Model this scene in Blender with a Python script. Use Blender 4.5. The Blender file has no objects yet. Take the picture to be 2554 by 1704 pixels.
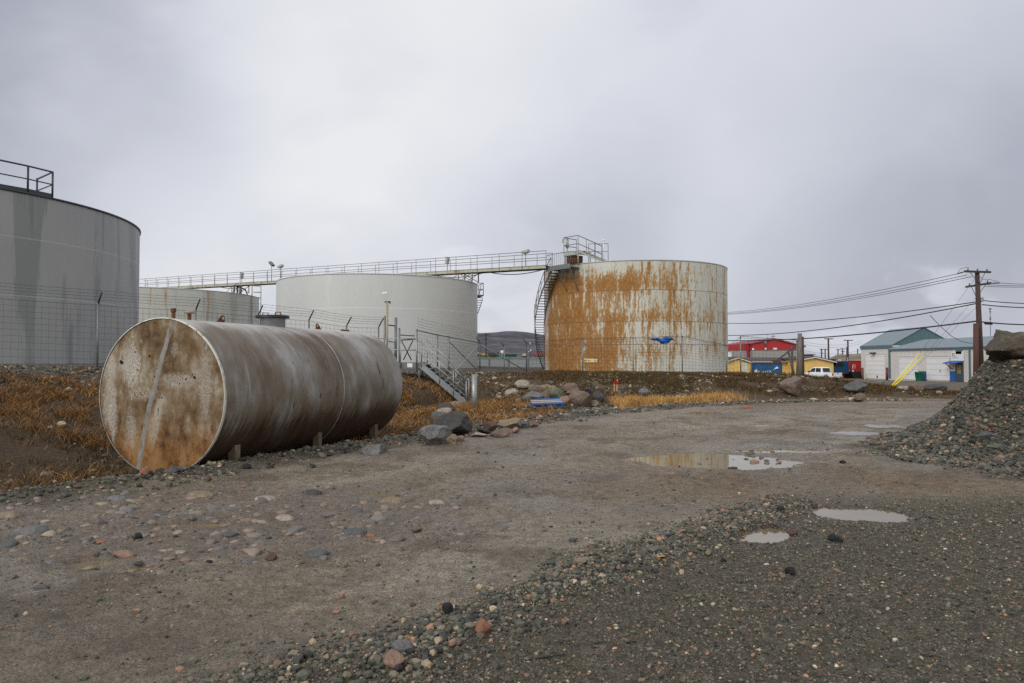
import bpy, bmesh, math, random
import numpy as np
from mathutils import Vector, Matrix
R = math.radians
SC = bpy.context.scene
COL = SC.collection
rng = np.random.default_rng(7)
random.seed(7)

# ------------------------------------------------------------------ camera model (photo pixels 2554 x 1704)
FPX, CU, CV, EYE = 1800.0, 1277.0, 852.0, 1.6
PITCH = math.atan(48.0 / FPX)

def at(u, v, Y):
    x = (u - CU) / FPX; y = (CV - v) / FPX
    d = Vector((x, math.cos(PITCH) - y * math.sin(PITCH), math.sin(PITCH) + y * math.cos(PITCH)))
    t = Y / d.y
    return Vector((d.x * t, Y, EYE + d.z * t))

# ------------------------------------------------------------------ noise
def _hash(ix, iy, seed):
    h = (ix.astype(np.int64) * 374761393 + iy.astype(np.int64) * 668265263 + seed * 974711) & 0xFFFFFFFF
    h = ((h ^ (h >> 13)) * 1274126177) & 0xFFFFFFFF
    h = h ^ (h >> 16)
    return (h & 0xFFFFFF) / float(0xFFFFFF)

def vnoise(x, y, seed=0):
    x = np.asarray(x, float); y = np.asarray(y, float)
    ix = np.floor(x); iy = np.floor(y)
    fx = x - ix; fy = y - iy
    fx = fx * fx * (3 - 2 * fx); fy = fy * fy * (3 - 2 * fy)
    a = _hash(ix, iy, seed); b = _hash(ix + 1, iy, seed)
    c = _hash(ix, iy + 1, seed); d = _hash(ix + 1, iy + 1, seed)
    return (a * (1 - fx) + b * fx) * (1 - fy) + (c * (1 - fx) + d * fx) * fy

def fbm(x, y, seed=0, octv=4):
    s = 0; a = .5; t = 0
    for i in range(octv):
        s = s + a * vnoise(x, y, seed + i * 17); t += a
        x = x * 2.03 + 11.3; y = y * 2.03 - 7.1; a *= .5
    return s / t

def vnoise3(P, seed=0):
    i = np.floor(P); f = P - i; f = f * f * (3 - 2 * f); s = 0
    for a in (0, 1):
        for b in (0, 1):
            for c in (0, 1):
                h = _hash(i[:, 0] + a + (i[:, 2] + c) * 57, i[:, 1] + b - (i[:, 2] + c) * 131, seed)
                s = s + h * (f[:, 0] if a else 1 - f[:, 0]) * (f[:, 1] if b else 1 - f[:, 1]) * (f[:, 2] if c else 1 - f[:, 2])
    return s
def fbm3(P, seed=0, octv=4):
    s = 0; t = 0; a = .5
    for i in range(octv): s = s + a * vnoise3(P * 2.03 ** i + 9.7 * i, seed + i * 13); t += a; a *= .55
    return s / t

def sst(a, b, x):
    t = np.clip((np.asarray(x, float) - a) / (b - a), 0, 1)
    return t * t * (3 - 2 * t)

def sdist(poly, x, y):
    """signed distance to a polyline, positive on its left side"""
    x = np.asarray(x, float); y = np.asarray(y, float)
    best = np.full(x.shape, 1e18); sg = np.ones(x.shape)
    for (ax, ay), (bx, by) in zip(poly[:-1], poly[1:]):
        dx, dy = bx - ax, by - ay
        L2 = dx * dx + dy * dy
        t = np.clip(((x - ax) * dx + (y - ay) * dy) / L2, 0, 1)
        qx = x - ax - t * dx; qy = y - ay - t * dy
        d2 = qx * qx + qy * qy
        cr = dx * (y - ay) - dy * (x - ax)
        m = d2 < best
        best = np.where(m, d2, best); sg = np.where(m, np.where(cr >= 0, 1, -1), sg)
    return np.sqrt(best) * sg

# ------------------------------------------------------------------ terrain
EDGE = [(-40, -10), (-12, 4.6), (-8.3, 6.5), (-5.9, 8.2), (-4.6, 10.2), (-3.1, 13.1), (-1.5, 15.2), (.3, 18.6), (2.6, 22), (5.6, 25), (9, 27.2),
        (13, 28.6), (18, 29.6), (24, 31), (32, 33), (60, 40)]
FENCE = [(-40, -5), (-13.2, 23), (-5.5, 31), (-3.6, 34.3), (-1.87, 42), (.92, 46), (4.5, 46), (7.7, 46), (10.4, 44.3), (16.75, 42), (20, 43), (26, 46), (60, 60)]
PUDDLES = [  # x, y, rx, ry, rot, depth, tint
    (3.25, 11.75, 1.25, .85, 0.0, .10, 'main'), (4.75, 13.0, .95, .32, .15, .06, 'tail'), (3.68, 7.62, .50, .36, -.25, .08, 'pale'),
    (2.36, 6.75, .24, .40, -.6, .06, 'grey'), (7.75, 16.2, .6, .45, .1, .085, 'a'), (9.3, 17.9, .5, .55, .2, .085, 'b'),
    (4.4, 17.6, .42, .5, 0, .075, 'c'), (.85, 14.1, .5, .3, .2, .045, 'mud'), (-3.35, 7.12, .62, .14, .25, .055, 'mud'),
    (-2.58, 7.95, .22, .17, .1, .05, 'mud'), (-3.42, 5.83, .17, .10, .1, .05, 'mud'), (-2.9, 5.64, .14, .09, .2, .05, 'mud'), (-1.62, 8.8, .2, .16, .1, .05, 'mud'),
    (-.85, 7.22, .17, .07, .1, .045, 'mud'), (-1.2, 6.52, .09, .07, .1, .04, 'mud'), (6.2, 22.5, .9, .4, .1, .075, 'd'), (9.5, 23.5, 1.1, .4, .1, .075, 'e'), (6.4, 18.2, .6, .3, .1, .07, 'f'),
]
WATERZ = -.022

PC = (15.3, 12.4)
def pile_h(x, y):
    rr = np.hypot(x - PC[0], y - PC[1]) + .55 * sst(13.2, 16.5, y) + .30 * (fbm(x * .7, y * .7, 5, 3) - .5)
    h = np.interp(rr, [0, 5.5, 6.0, 6.3, 6.5, 6.7, 6.9, 7.15, 7.45, 7.8, 8.15, 8.6], [1.74, 1.73, 1.70, 1.58, 1.32, 1.03, .80, .57, .33, .13, .02, 0])
    return h * (1 + .06 * (fbm(x * .6, y * .6, 9, 3) - .5))

def terrain(x, y, fine=False):
    x = np.asarray(x, float); y = np.asarray(y, float)
    s = sdist(EDGE, x, y); sf = sdist(FENCE, x, y)
    inb = (s > 0)
    w = np.where(sf >= 0, 1.0, np.clip(s, 0, None) / (np.clip(s, 0, None) + np.abs(sf) + 1e-6))
    w = np.where(inb, w, 0)
    zpad = np.interp(x, [-20, -13, -5.5, -2, 1, 14, 16, 17.5, 19, 21, 25, 60], [1.45, 1.36, 1.05, .95, .84, .80, .62, .40, .15, 0., -.12, -.3])
    lo = np.interp(x, [-13, -6, -4, -2.4, -1, 1, 5, 14, 18], [.10, .14, .36, .64, .56, .32, .16, .14, .12])
    hi = np.interp(x, [-13, -6, -2, 1, 5, 14, 18], [.97, .92, .92, .75, .52, .50, .50])
    p = np.clip((w - lo) / (hi - lo), 0, 1); p = p * p * (3 - 2 * p)
    z = p * zpad
    # ditch beside the road on the tank side
    dep = np.interp(x, [-12, -6, -2.2, -1, 2], [.34, .26, .16, .10, .03])
    z = z - np.where(inb, dep * sst(.05, 1.0, s) * (1 - sst(.06, .30, p)), 0)
    # beyond the compound the ground drops to the street and the town
    far = np.interp(y, [30, 50, 80, 100, 200, 3000], [-.05, -.38, -.66, -1.0, -1.3, -1.3])
    b = sst(17.0, 23.5, x + np.clip((y - 44) * .12, 0, 6)) * sst(.5, 6, sf) * (inb)
    b = np.maximum(b, sst(88, 104, y))
    z = z * (1 - b) + far * b
    # rolling unevenness of the bank
    z = z + np.where(inb, (fbm(x * .8, y * .8, 3, 3) - .5) * .26 * sst(.1, 1.2, s) * (1 - b) * (1 - sst(.0, 5., sf) * .85), 0)
    # gravel ridge along the edge of the road
    z = z + .085 * np.exp(-((s - .12) / .28) ** 2) * (.45 + 1.0 * fbm(x * 1.3, y * 1.3, 21, 3)) * np.interp(x, [-9, -6, 2, 9, 12], [.6, 1, .8, .5, .2])
    # the road itself: shallow ruts and swells
    road = 1 - sst(-.2, .5, s)
    z = z + road * ((fbm(x * .35, y * .35, 31, 3) - .5) * .05)
    # windrow of stones between the road and the gravel yard
    z = z + .035 * np.exp(-(wind(x, y) / .30) ** 2)
    for (cx, cy, rx, ry, ro, dp, t) in PUDDLES:
        dx = x - cx; dy = y - cy
        c, q = math.cos(ro), math.sin(ro)
        near = (np.abs(dx) < 3 * max(rx, ry)) & (np.abs(dy) < 3 * max(rx, ry))
        if not near.any(): continue
        e = np.sqrt(((dx * c + dy * q) / rx) ** 2 + ((-dx * q + dy * c) / ry) ** 2)
        f_ = 1.1 / max(.25, min(rx, ry))
        e = e * (.72 + .60 * fbm(dx * f_ + cx * 3, dy * f_ * 1.3 + cy, 77, 4))
        m = 1 - sst(.45, 1.35, e)
        z = z * (1 - m) + (-dp) * m
    if fine:
        g = gravelness(x, y)
        cob = sst(2.0, .2, np.hypot((x + 3.0) / 3.2, (y - 7.2) / 1.9) * 2) if False else np.clip(1 - np.hypot((x + 3.0) / 3.6, (y - 7.3) / 2.0), 0, 1)
        z = z + road * ((fbm(x * 3.1, y * 3.1, 41, 4) - .5) * (.034 + .045 * cob) + (fbm(x * 12, y * 12, 45, 3) - .5) * .020 + (fbm(x * 30, y * 30, 43, 3) - .5) * (.020 + .012 * g))
        z = z + (1 - road) * ((fbm(x * 4, y * 4, 51, 4) - .5) * .07 + (fbm(x * 17, y * 17, 53, 3) - .5) * .03) * (y < 70)
        # tyre ruts following the road
        rut = np.sin((s + 3.3 + .5 * (fbm(x * .3, y * .3, 61, 2) - .5)) * 3.6)
        z = z + road * (1 - g) * (rut * .010 + .030 * (fbm(s * 2.6, (x + y) * .22, 63, 3) - .5)) * sst(-.4, -1.3, s)
    return z

WIND = [(-2.2, 2.8), (-1.25, 3.62), (-.62, 4.1), (-.07, 4.9), (.72, 5.85), (1.65, 6.8), (2.55, 7.75), (3.1, 8.4)]
def wind(x, y):
    return sdist(WIND, x, y)

def gravelness(x, y):
    """1 in the loose gravel yard on the near right and round the heap, 0 on the mud of the road"""
    d = -wind(x, y) + (fbm(x * 1.2, y * 1.2, 71, 3) - .5) * .5
    g = sst(-.12, .25, d) * sst(9.2, 7.6, y)
    rr = np.hypot(x - PC[0], y - PC[1]) + .9 * sst(13, 16, y) + (fbm(x * .9, y * .9, 73, 3) - .5) * 2.2
    g2 = sst(9.2, 8.2, rr)
    return np.maximum(g, g2)

def gz(x, y):
    return float(terrain(np.array([x]), np.array([y]))[0])

def hit(u, v):
    """where the ray through a photo pixel meets the ground"""
    ys = np.exp(np.linspace(math.log(2.5), math.log(160), 2600))
    p = at(u, v, 1.0)
    xs = p.x * ys; zs = EYE + (p.z - EYE) * ys
    below = zs <= terrain(xs, ys)
    i = int(np.argmax(below)) if below.any() else len(ys) - 1
    return Vector((xs[i], ys[i], float(terrain(xs[i:i + 1], ys[i:i + 1])[0])))

# ------------------------------------------------------------------ objects
WM = {}
def link(o, parent=None):
    COL.objects.link(o)
    if parent is not None:
        o.parent = parent
        WM[o.name] = WM.get(parent.name, Matrix.Identity(4)).copy()
    return o

def tag(o, label=None, cat=None, group=None, kind=None):
    if label: o['label'] = label
    if cat: o['category'] = cat
    if group: o['group'] = group
    if kind: o['kind'] = kind
    return o

def thing(name, label, cat, loc=(0, 0, 0), rotz=0.0, group=None):
    o = bpy.data.objects.new(name, None)
    o.empty_display_size = .3
    COL.objects.link(o)
    o.location = loc; o.rotation_euler = (0, 0, rotz)
    WM[o.name] = Matrix.Translation(Vector(loc)) @ Matrix.Rotation(rotz, 4, 'Z')
    return tag(o, label, cat, group)

def dup(root, loc, rotz=0.0, label=None, group=None, scale=None):
    r = root.copy(); COL.objects.link(r); r.location = loc; r.rotation_euler = (0, 0, rotz)
    if scale: r.scale = scale
    if label: r['label'] = label
    if group: r['group'] = group
    for ch in list(root.children):
        c = ch.copy(); COL.objects.link(c); c.parent = r
        for g in list(ch.children):
            d = g.copy(); COL.objects.link(d); d.parent = c
    return r

class MB:
    def __init__(self):
        self.v = []; self.f = []; self.mi = []; self.sm = []; self.cur = 0; self.s = False
    def add(self, vs, fs, smooth=None):
        b = len(self.v)
        self.v += [tuple(p) for p in vs]
        for f in fs:
            self.f.append(tuple(b + i for i in f)); self.mi.append(self.cur); self.sm.append(self.s if smooth is None else smooth)
        return self
    def box(self, c, size, rot=None):
        hx, hy, hz = size[0] / 2, size[1] / 2, size[2] / 2
        vs = [Vector((sx * hx, sy * hy, sz * hz)) for sx in (-1, 1) for sy in (-1, 1) for sz in (-1, 1)]
        if rot is not None:
            m = rot if isinstance(rot, Matrix) else Matrix.Rotation(rot, 3, 'Z')
            vs = [m @ p for p in vs]
        c = Vector(c)
        return self.add([p + c for p in vs], [(0, 1, 3, 2), (4, 6, 7, 5), (0, 4, 5, 1), (2, 3, 7, 6), (0, 2, 6, 4), (1, 5, 7, 3)], False)
    def span(self, a, b):
        a, b = Vector(a), Vector(b)
        return self.box((a + b) / 2, [abs(b[i] - a[i]) for i in range(3)])
    def beam(self, a, b, w, h):
        """rectangular bar from a to b, w across, h upright"""
        a, b = Vector(a), Vector(b); d = (b - a); L = d.length
        if L < 1e-6: return self
        d.normalize()
        up = Vector((0, 0, 1)) if abs(d.z) < .98 else Vector((0, 1, 0))
        r = d.cross(up).normalized(); u = r.cross(d)
        m = Matrix((d, r, u)).transposed()
        return self.box((a + b) / 2, (L, w, h), m)
    def tube(self, pts, r, n=8, caps=True, smooth=True):
        pts = [Vector(p) for p in pts]
        rs = r if isinstance(r, (list, tuple)) else [r] * len(pts)
        vs = []; fs = []
        pv = None
        for i, p in enumerate(pts):
            if i == 0: d = pts[1] - p
            elif i == len(pts) - 1: d = p - pts[i - 1]
            else: d = (pts[i + 1] - p).normalized() + (p - pts[i - 1]).normalized()
            d.normalize()
            if pv is None:
                up = Vector((0, 0, 1)) if abs(d.z) < .9 else Vector((0, 1, 0))
                a = d.cross(up).normalized()
            else:
                a = (pv - d * pv.dot(d)).normalized()
            pv = a
            b = d.cross(a)
            for k in range(n):
                t = 2 * math.pi * k / n
                vs.append(p + (a * math.cos(t) + b * math.sin(t)) * rs[i])
        for i in range(len(pts) - 1):
            for k in range(n):
                k2 = (k + 1) % n
                fs.append((i * n + k, i * n + k2, (i + 1) * n + k2, (i + 1) * n + k))
        self.add(vs, fs, smooth and n > 4)
        if caps:
            b = len(self.v) - len(vs)
            self.f.append(tuple(b + k for k in range(n))[::-1]); self.mi.append(self.cur); self.sm.append(False)
            e = b + (len(pts) - 1) * n
            self.f.append(tuple(e + k for k in range(n))); self.mi.append(self.cur); self.sm.append(False)
        return self
    def lathe(self, c, prof, n=32, smooth=True):
        """prof: list of (r, z), spun about the vertical through c"""
        c = Vector(c); vs = []; fs = []
        for r, z in prof:
            for k in range(n):
                t = 2 * math.pi * k / n
                vs.append(c + Vector((r * math.cos(t), r * math.sin(t), z)))
        for i in range(len(prof) - 1):
            for k in range(n):
                k2 = (k + 1) % n
                fs.append((i * n + k, i * n + k2, (i + 1) * n + k2, (i + 1) * n + k))
        return self.add(vs, fs, smooth)
    def prism(self, pts, ext):
        pts = [Vector(p) for p in pts]; ext = Vector(ext); n = len(pts)
        vs = pts + [p + ext for p in pts]
        fs = [tuple(range(n))[::-1], tuple(range(n, 2 * n))] + [(i, (i + 1) % n, n + (i + 1) % n, n + i) for i in range(n)]
        return self.add(vs, fs, False)
    def quad(self, a, b, c, d):
        return self.add([a, b, c, d], [(0, 1, 2, 3)], False)
    def build(self, name, mat, parent=None, world=True, loc=None, bevel=0.0):
        me = bpy.data.meshes.new(name)
        vs = self.v
        if world and parent is not None:
            inv = WM[parent.name].inverted()
            vs = [tuple(inv @ Vector(p)) for p in vs]
        elif loc is not None:
            vs = [(p[0] - loc[0], p[1] - loc[1], p[2] - loc[2]) for p in vs]
        me.from_pydata(vs, [], self.f)
        mats = mat if isinstance(mat, (list, tuple)) else [mat]
        for m in mats: me.materials.append(m)
        me.polygons.foreach_set('material_index', self.mi)
        me.polygons.foreach_set('use_smooth', self.sm)
        bm = bmesh.new(); bm.from_mesh(me); bmesh.ops.recalc_face_normals(bm, faces=bm.faces)
        if bevel:
            bmesh.ops.bevel(bm, geom=[e for e in bm.edges], offset=bevel, segments=1, affect='EDGES', clamp_overlap=True)
        bm.to_mesh(me); bm.free()
        o = bpy.data.objects.new(name, me)
        link(o, parent)
        if loc is not None:
            o.location = loc; WM[o.name] = Matrix.Translation(Vector(loc))
        elif parent is None:
            WM[o.name] = Matrix.Identity(4)
        return o

def np_mesh(name, V, F, mat, smooth=False, col=None, parent=None, uv=None, loc=None):
    """mesh straight from arrays; F is (m,3) or (m,4); col per vertex"""
    me = bpy.data.meshes.new(name)
    V = np.ascontiguousarray(V, dtype=np.float32); F = np.ascontiguousarray(F, dtype=np.int32)
    k = F.shape[1]
    me.vertices.add(len(V)); me.vertices.foreach_set('co', V.ravel())
    me.loops.add(F.size); me.loops.foreach_set('vertex_index', F.ravel())
    me.polygons.add(len(F)); me.polygons.foreach_set('loop_start', np.arange(0, F.size, k, dtype=np.int32))
    me.polygons.foreach_set('use_smooth', np.full(len(F), smooth, dtype=bool))
    me.materials.append(mat)
    me.update(calc_edges=True)
    if col is not None:
        for nm, c in col.items():
            c = np.asarray(c, dtype=np.float32)
            if c.ndim == 1:
                a = me.attributes.new(nm, 'FLOAT', 'POINT'); a.data.foreach_set('value', c)
            else:
                if c.shape[1] == 3: c = np.hstack([c, np.ones((len(c), 1), np.float32)])
                a = me.attributes.new(nm, 'FLOAT_COLOR', 'POINT'); a.data.foreach_set('color', np.ascontiguousarray(c).ravel())
    if uv is not None:
        l = me.uv_layers.new(name='UVMap'); l.data.foreach_set('uv', np.ascontiguousarray(uv[F.ravel()], dtype=np.float32).ravel())
    me.validate()
    o = bpy.data.objects.new(name, me)
    link(o, parent)
    if loc is not None: o.location = loc
    if parent is None: WM[o.name] = Matrix.Translation(Vector(loc)) if loc is not None else Matrix.Identity(4)
    return o

def c8(r, g, b):
    return tuple((((c / 255 + .055) / 1.055) ** 2.4 if c > 10 else c / 255 / 12.92) for c in (r, g, b)) + (1.0,)

# ------------------------------------------------------------------ materials
class NT:
    def __init__(self, name):
        self.m = bpy.data.materials.new(name); self.m.use_nodes = True
        self.t = self.m.node_tree; self.t.nodes.clear()
        self.out = self.t.nodes.new('ShaderNodeOutputMaterial')
        self.b = self.t.nodes.new('ShaderNodeBsdfPrincipled')
        self.t.links.new(self.b.outputs[0], self.out.inputs[0])
    def n(self, typ, ins=None, **props):
        nd = self.t.nodes.new(typ)
        for k, v in props.items(): setattr(nd, k, v)
        for k, v in (ins or {}).items(): self.put(nd.inputs[k], v)
        return nd
    def put(self, sock, v):
        if isinstance(v, bpy.types.NodeSocket): self.t.links.new(v, sock)
        elif isinstance(v, (tuple, list)) and sock.type == 'RGBA' and len(v) == 3: sock.default_value = (*v, 1)
        else: sock.default_value = v
    def set(self, **kw):
        nm = {'col': 'Base Color', 'rough': 'Roughness', 'metal': 'Metallic', 'spec': 'Specular IOR Level', 'normal': 'Normal', 'alpha': 'Alpha', 'emit': 'Emission Color', 'emits': 'Emission Strength'}
        for k, v in kw.items(): self.put(self.b.inputs[nm[k]], v)
        return self
    def math(self, op, a, b=0.0, c=0.0, clamp=False):
        nd = self.n('ShaderNodeMath', operation=op, use_clamp=clamp)
        self.put(nd.inputs[0], a); self.put(nd.inputs[1], b); self.put(nd.inputs[2], c)
        return nd.outputs[0]
    def mix(self, f, a, b, blend='MIX'):
        nd = self.n('ShaderNodeMix', data_type='RGBA', blend_type=blend)
        self.put(nd.inputs[0], f); self.put(nd.inputs[6], a); self.put(nd.inputs[7], b)
        return nd.outputs[2]
    def ss(self, x, a, b, lo=0.0, hi=1.0):
        nd = self.n('ShaderNodeMapRange', interpolation_type='SMOOTHSTEP')
        for i, v in enumerate((x, a, b, lo, hi)): self.put(nd.inputs[i], v)
        return nd.outputs[0]
    def ramp(self, f, stops, interp='LINEAR'):
        nd = self.n('ShaderNodeValToRGB'); cr = nd.color_ramp; cr.interpolation = interp
        while len(cr.elements) > 1: cr.elements.remove(cr.elements[-1])
        cr.elements[0].position = stops[0][0]; cr.elements[0].color = self._c(stops[0][1])
        for p, c in stops[1:]:
            e = cr.elements.new(p); e.color = self._c(c)
        self.put(nd.inputs[0], f)
        return nd.outputs[0]
    @staticmethod
    def _c(c):
        if isinstance(c, (int, float)): return (c, c, c, 1)
        return tuple(c) if len(c) == 4 else (*c, 1)
    def obj(self): return self.n('ShaderNodeTexCoord').outputs['Object']
    def uv(self): return self.n('ShaderNodeTexCoord').outputs['UV']
    def attr(self, nm, out='Color'): return self.n('ShaderNodeAttribute', attribute_name=nm).outputs[out]
    def map(self, vec, scale=(1, 1, 1), loc=(0, 0, 0)):
        return self.n('ShaderNodeMapping', {'Vector': vec, 'Scale': scale, 'Location': loc}).outputs[0]
    def noise(self, vec, scale, detail=4.0, rough=.55, dist=0.0, out=0):
        return self.n('ShaderNodeTexNoise', {'Vector': vec, 'Scale': scale, 'Detail': detail, 'Roughness': rough, 'Distortion': dist}).outputs[out]
    def voro(self, vec, scale, out='Distance', feature='F1', rnd=1.0):
        return self.n('ShaderNodeTexVoronoi', {'Vector': vec, 'Scale': scale, 'Randomness': rnd}, feature=feature).outputs[out]
    def bump(self, h, strength=.3, dist=.02, normal=None):
        nd = self.n('ShaderNodeBump', {'Height': h, 'Strength': strength, 'Distance': dist})
        if normal is not None: self.put(nd.inputs['Normal'], normal)
        return nd.outputs[0]
    def sep(self, v):
        return self.n('ShaderNodeSeparateXYZ', {0: v}).outputs

def plain(name, col, rough=.6, metal=0.0, var=.25, scale=6.0, stain=None, spec=.5, bump=0.0):
    """paint or metal with uneven tone and a little dirt"""
    k = NT(name); o = k.obj()
    a = k.noise(o, scale, 5, .6); b = k.noise(o, scale * 9, 3, .6)
    f = k.math('ADD', k.math('MULTIPLY', a, .7), k.math('MULTIPLY', b, .3))
    lo = tuple(c * (1 - var) for c in col[:3]); hi = tuple(min(1, c * (1 + var * .6)) for c in col[:3])
    c = k.ramp(f, [(.3, lo), (.7, hi)])
    if stain is not None:
        c = k.mix(k.ss(k.noise(k.map(o, (1.2, 1.2, .35)), scale * 1.3, 6, .65), .52, .68), c, stain)
    k.set(col=c, rough=k.ramp(b, [(.3, max(0, rough - .1)), (.7, min(1, rough + .12))]), metal=metal, spec=spec)
    if bump: k.set(normal=k.bump(f, bump, .01))
    return k.m
# ------------------------------------------------------------------ camera, sky, sun
cd = bpy.data.cameras.new('camera'); cam = bpy.data.objects.new('camera', cd); COL.objects.link(cam)
cd.sensor_width = 36.0; cd.lens = FPX / 2554 * 36.0; cd.clip_start = .05; cd.clip_end = 6000
cam.location = (0, 0, EYE); cam.rotation_euler = (math.pi / 2 + PITCH, 0, 0)
SC.camera = cam
SC.cycles.use_denoising = False
SC.view_settings.view_transform = 'Standard'; SC.view_settings.look = 'None'
SC.view_settings.exposure = 0.06; SC.view_settings.gamma = 1.0; SC.view_settings.use_curve_mapping = False
SUN_EL, SUN_AZ = R(38), R(222)      # azimuth clockwise from +Y; behind the camera, to its left

w = bpy.data.worlds.new('World'); SC.world = w; w.use_nodes = True
wt = w.node_tree; wt.nodes.clear()
class WT(NT):
    def __init__(self): self.t = wt
k = WT()
wo = k.n('ShaderNodeOutputWorld'); bg = k.n('ShaderNodeBackground'); wt.links.new(bg.outputs[0], wo.inputs[0])
sky = k.n('ShaderNodeTexSky', sky_type='NISHITA', sun_disc=False, sun_elevation=SUN_EL, sun_rotation=SUN_AZ, air_density=1.2, dust_density=3.0)
tc = k.n('ShaderNodeTexCoord').outputs['Generated']
sx, sy, sz = k.sep(tc)
zz = k.math('ADD', k.math('MAXIMUM', sz, 0.0), .62)
pl = k.n('ShaderNodeCombineXYZ', {0: k.math('DIVIDE', sx, zz), 1: k.math('DIVIDE', sy, zz), 2: 0.0}).outputs[0]
pl2 = k.map(pl, (1, 1, 1), (3.1, 1.7, 0))
na = k.noise(pl2, 1.9, 5, .5, .35)
nb = k.noise(k.map(pl2, (1, 1.25, 1), (5, 2, 0)), 4.6, 4, .5, .2)
nn = k.math('ADD', k.math('MULTIPLY', na, .66), k.math('MULTIPLY', nb, .34))
def lobe(u, v, half, amp):
    d = (at(u, v, 10) - Vector((0, 0, EYE))).normalized()
    dt = k.n('ShaderNodeVectorMath', {0: tc, 1: tuple(d)}, operation='DOT_PRODUCT').outputs['Value']
    dt = k.math('ADD', dt, k.math('MULTIPLY', k.math('SUBTRACT', nb, .5), .05))
    return k.math('MULTIPLY', k.ss(dt, math.cos(R(half)), 1.0), amp)
acc = k.math('MULTIPLY', k.math('SUBTRACT', nn, .5), .86)
for a in ((1080, 60, 20, .30), (560, 400, 15, .14), (0, 0, 20, -.30), (1380, 470, 13, -.13), (2400, 720, 20, -.21), (2554, 200, 18, -.10),
          (2250, 900, 6, .16), (1290, 800, 6, .12), (1000, 600, 9, -.04), (1780, 120, 12, .02)):
    acc = k.math('ADD', acc, lobe(*a))
val = k.math('ADD', acc, .60)
cl = k.ramp(val, [(.0, c8(142, 146, 158)), (.25, c8(174, 177, 190)), (.5, c8(208, 211, 221)), (.72, c8(224, 226, 234)), (1.0, c8(240, 240, 243))])
# brighter cloud behind the camera and overhead
cl = k.mix(k.ss(sy, .35, -.2), cl, k.mix(.55, cl, c8(222, 216, 206)))
back = k.ss(sy, .25, -.8, 1.0, 1.5)
cl = k.n('ShaderNodeVectorMath', {0: cl, 'Scale': k.math('MULTIPLY', back, 9.6)}, operation='SCALE').outputs[0]
skc = k.mix(.93, sky.outputs[0], cl)
wt.links.new(skc, bg.inputs[0]); bg.inputs[1].default_value = .1

sd = bpy.data.lights.new('sun', 'SUN'); sd.energy = 1.5; sd.angle = R(28); sd.color = (1.0, .965, .92)
so = bpy.data.objects.new('sun', sd); COL.objects.link(so)
sdir = Vector((math.sin(SUN_AZ) * math.cos(SUN_EL), math.cos(SUN_AZ) * math.cos(SUN_EL), math.sin(SUN_EL)))
so.rotation_euler = (-sdir).to_track_quat('-Z', 'Y').to_euler()
so.location = (0, 0, 60)

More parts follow.
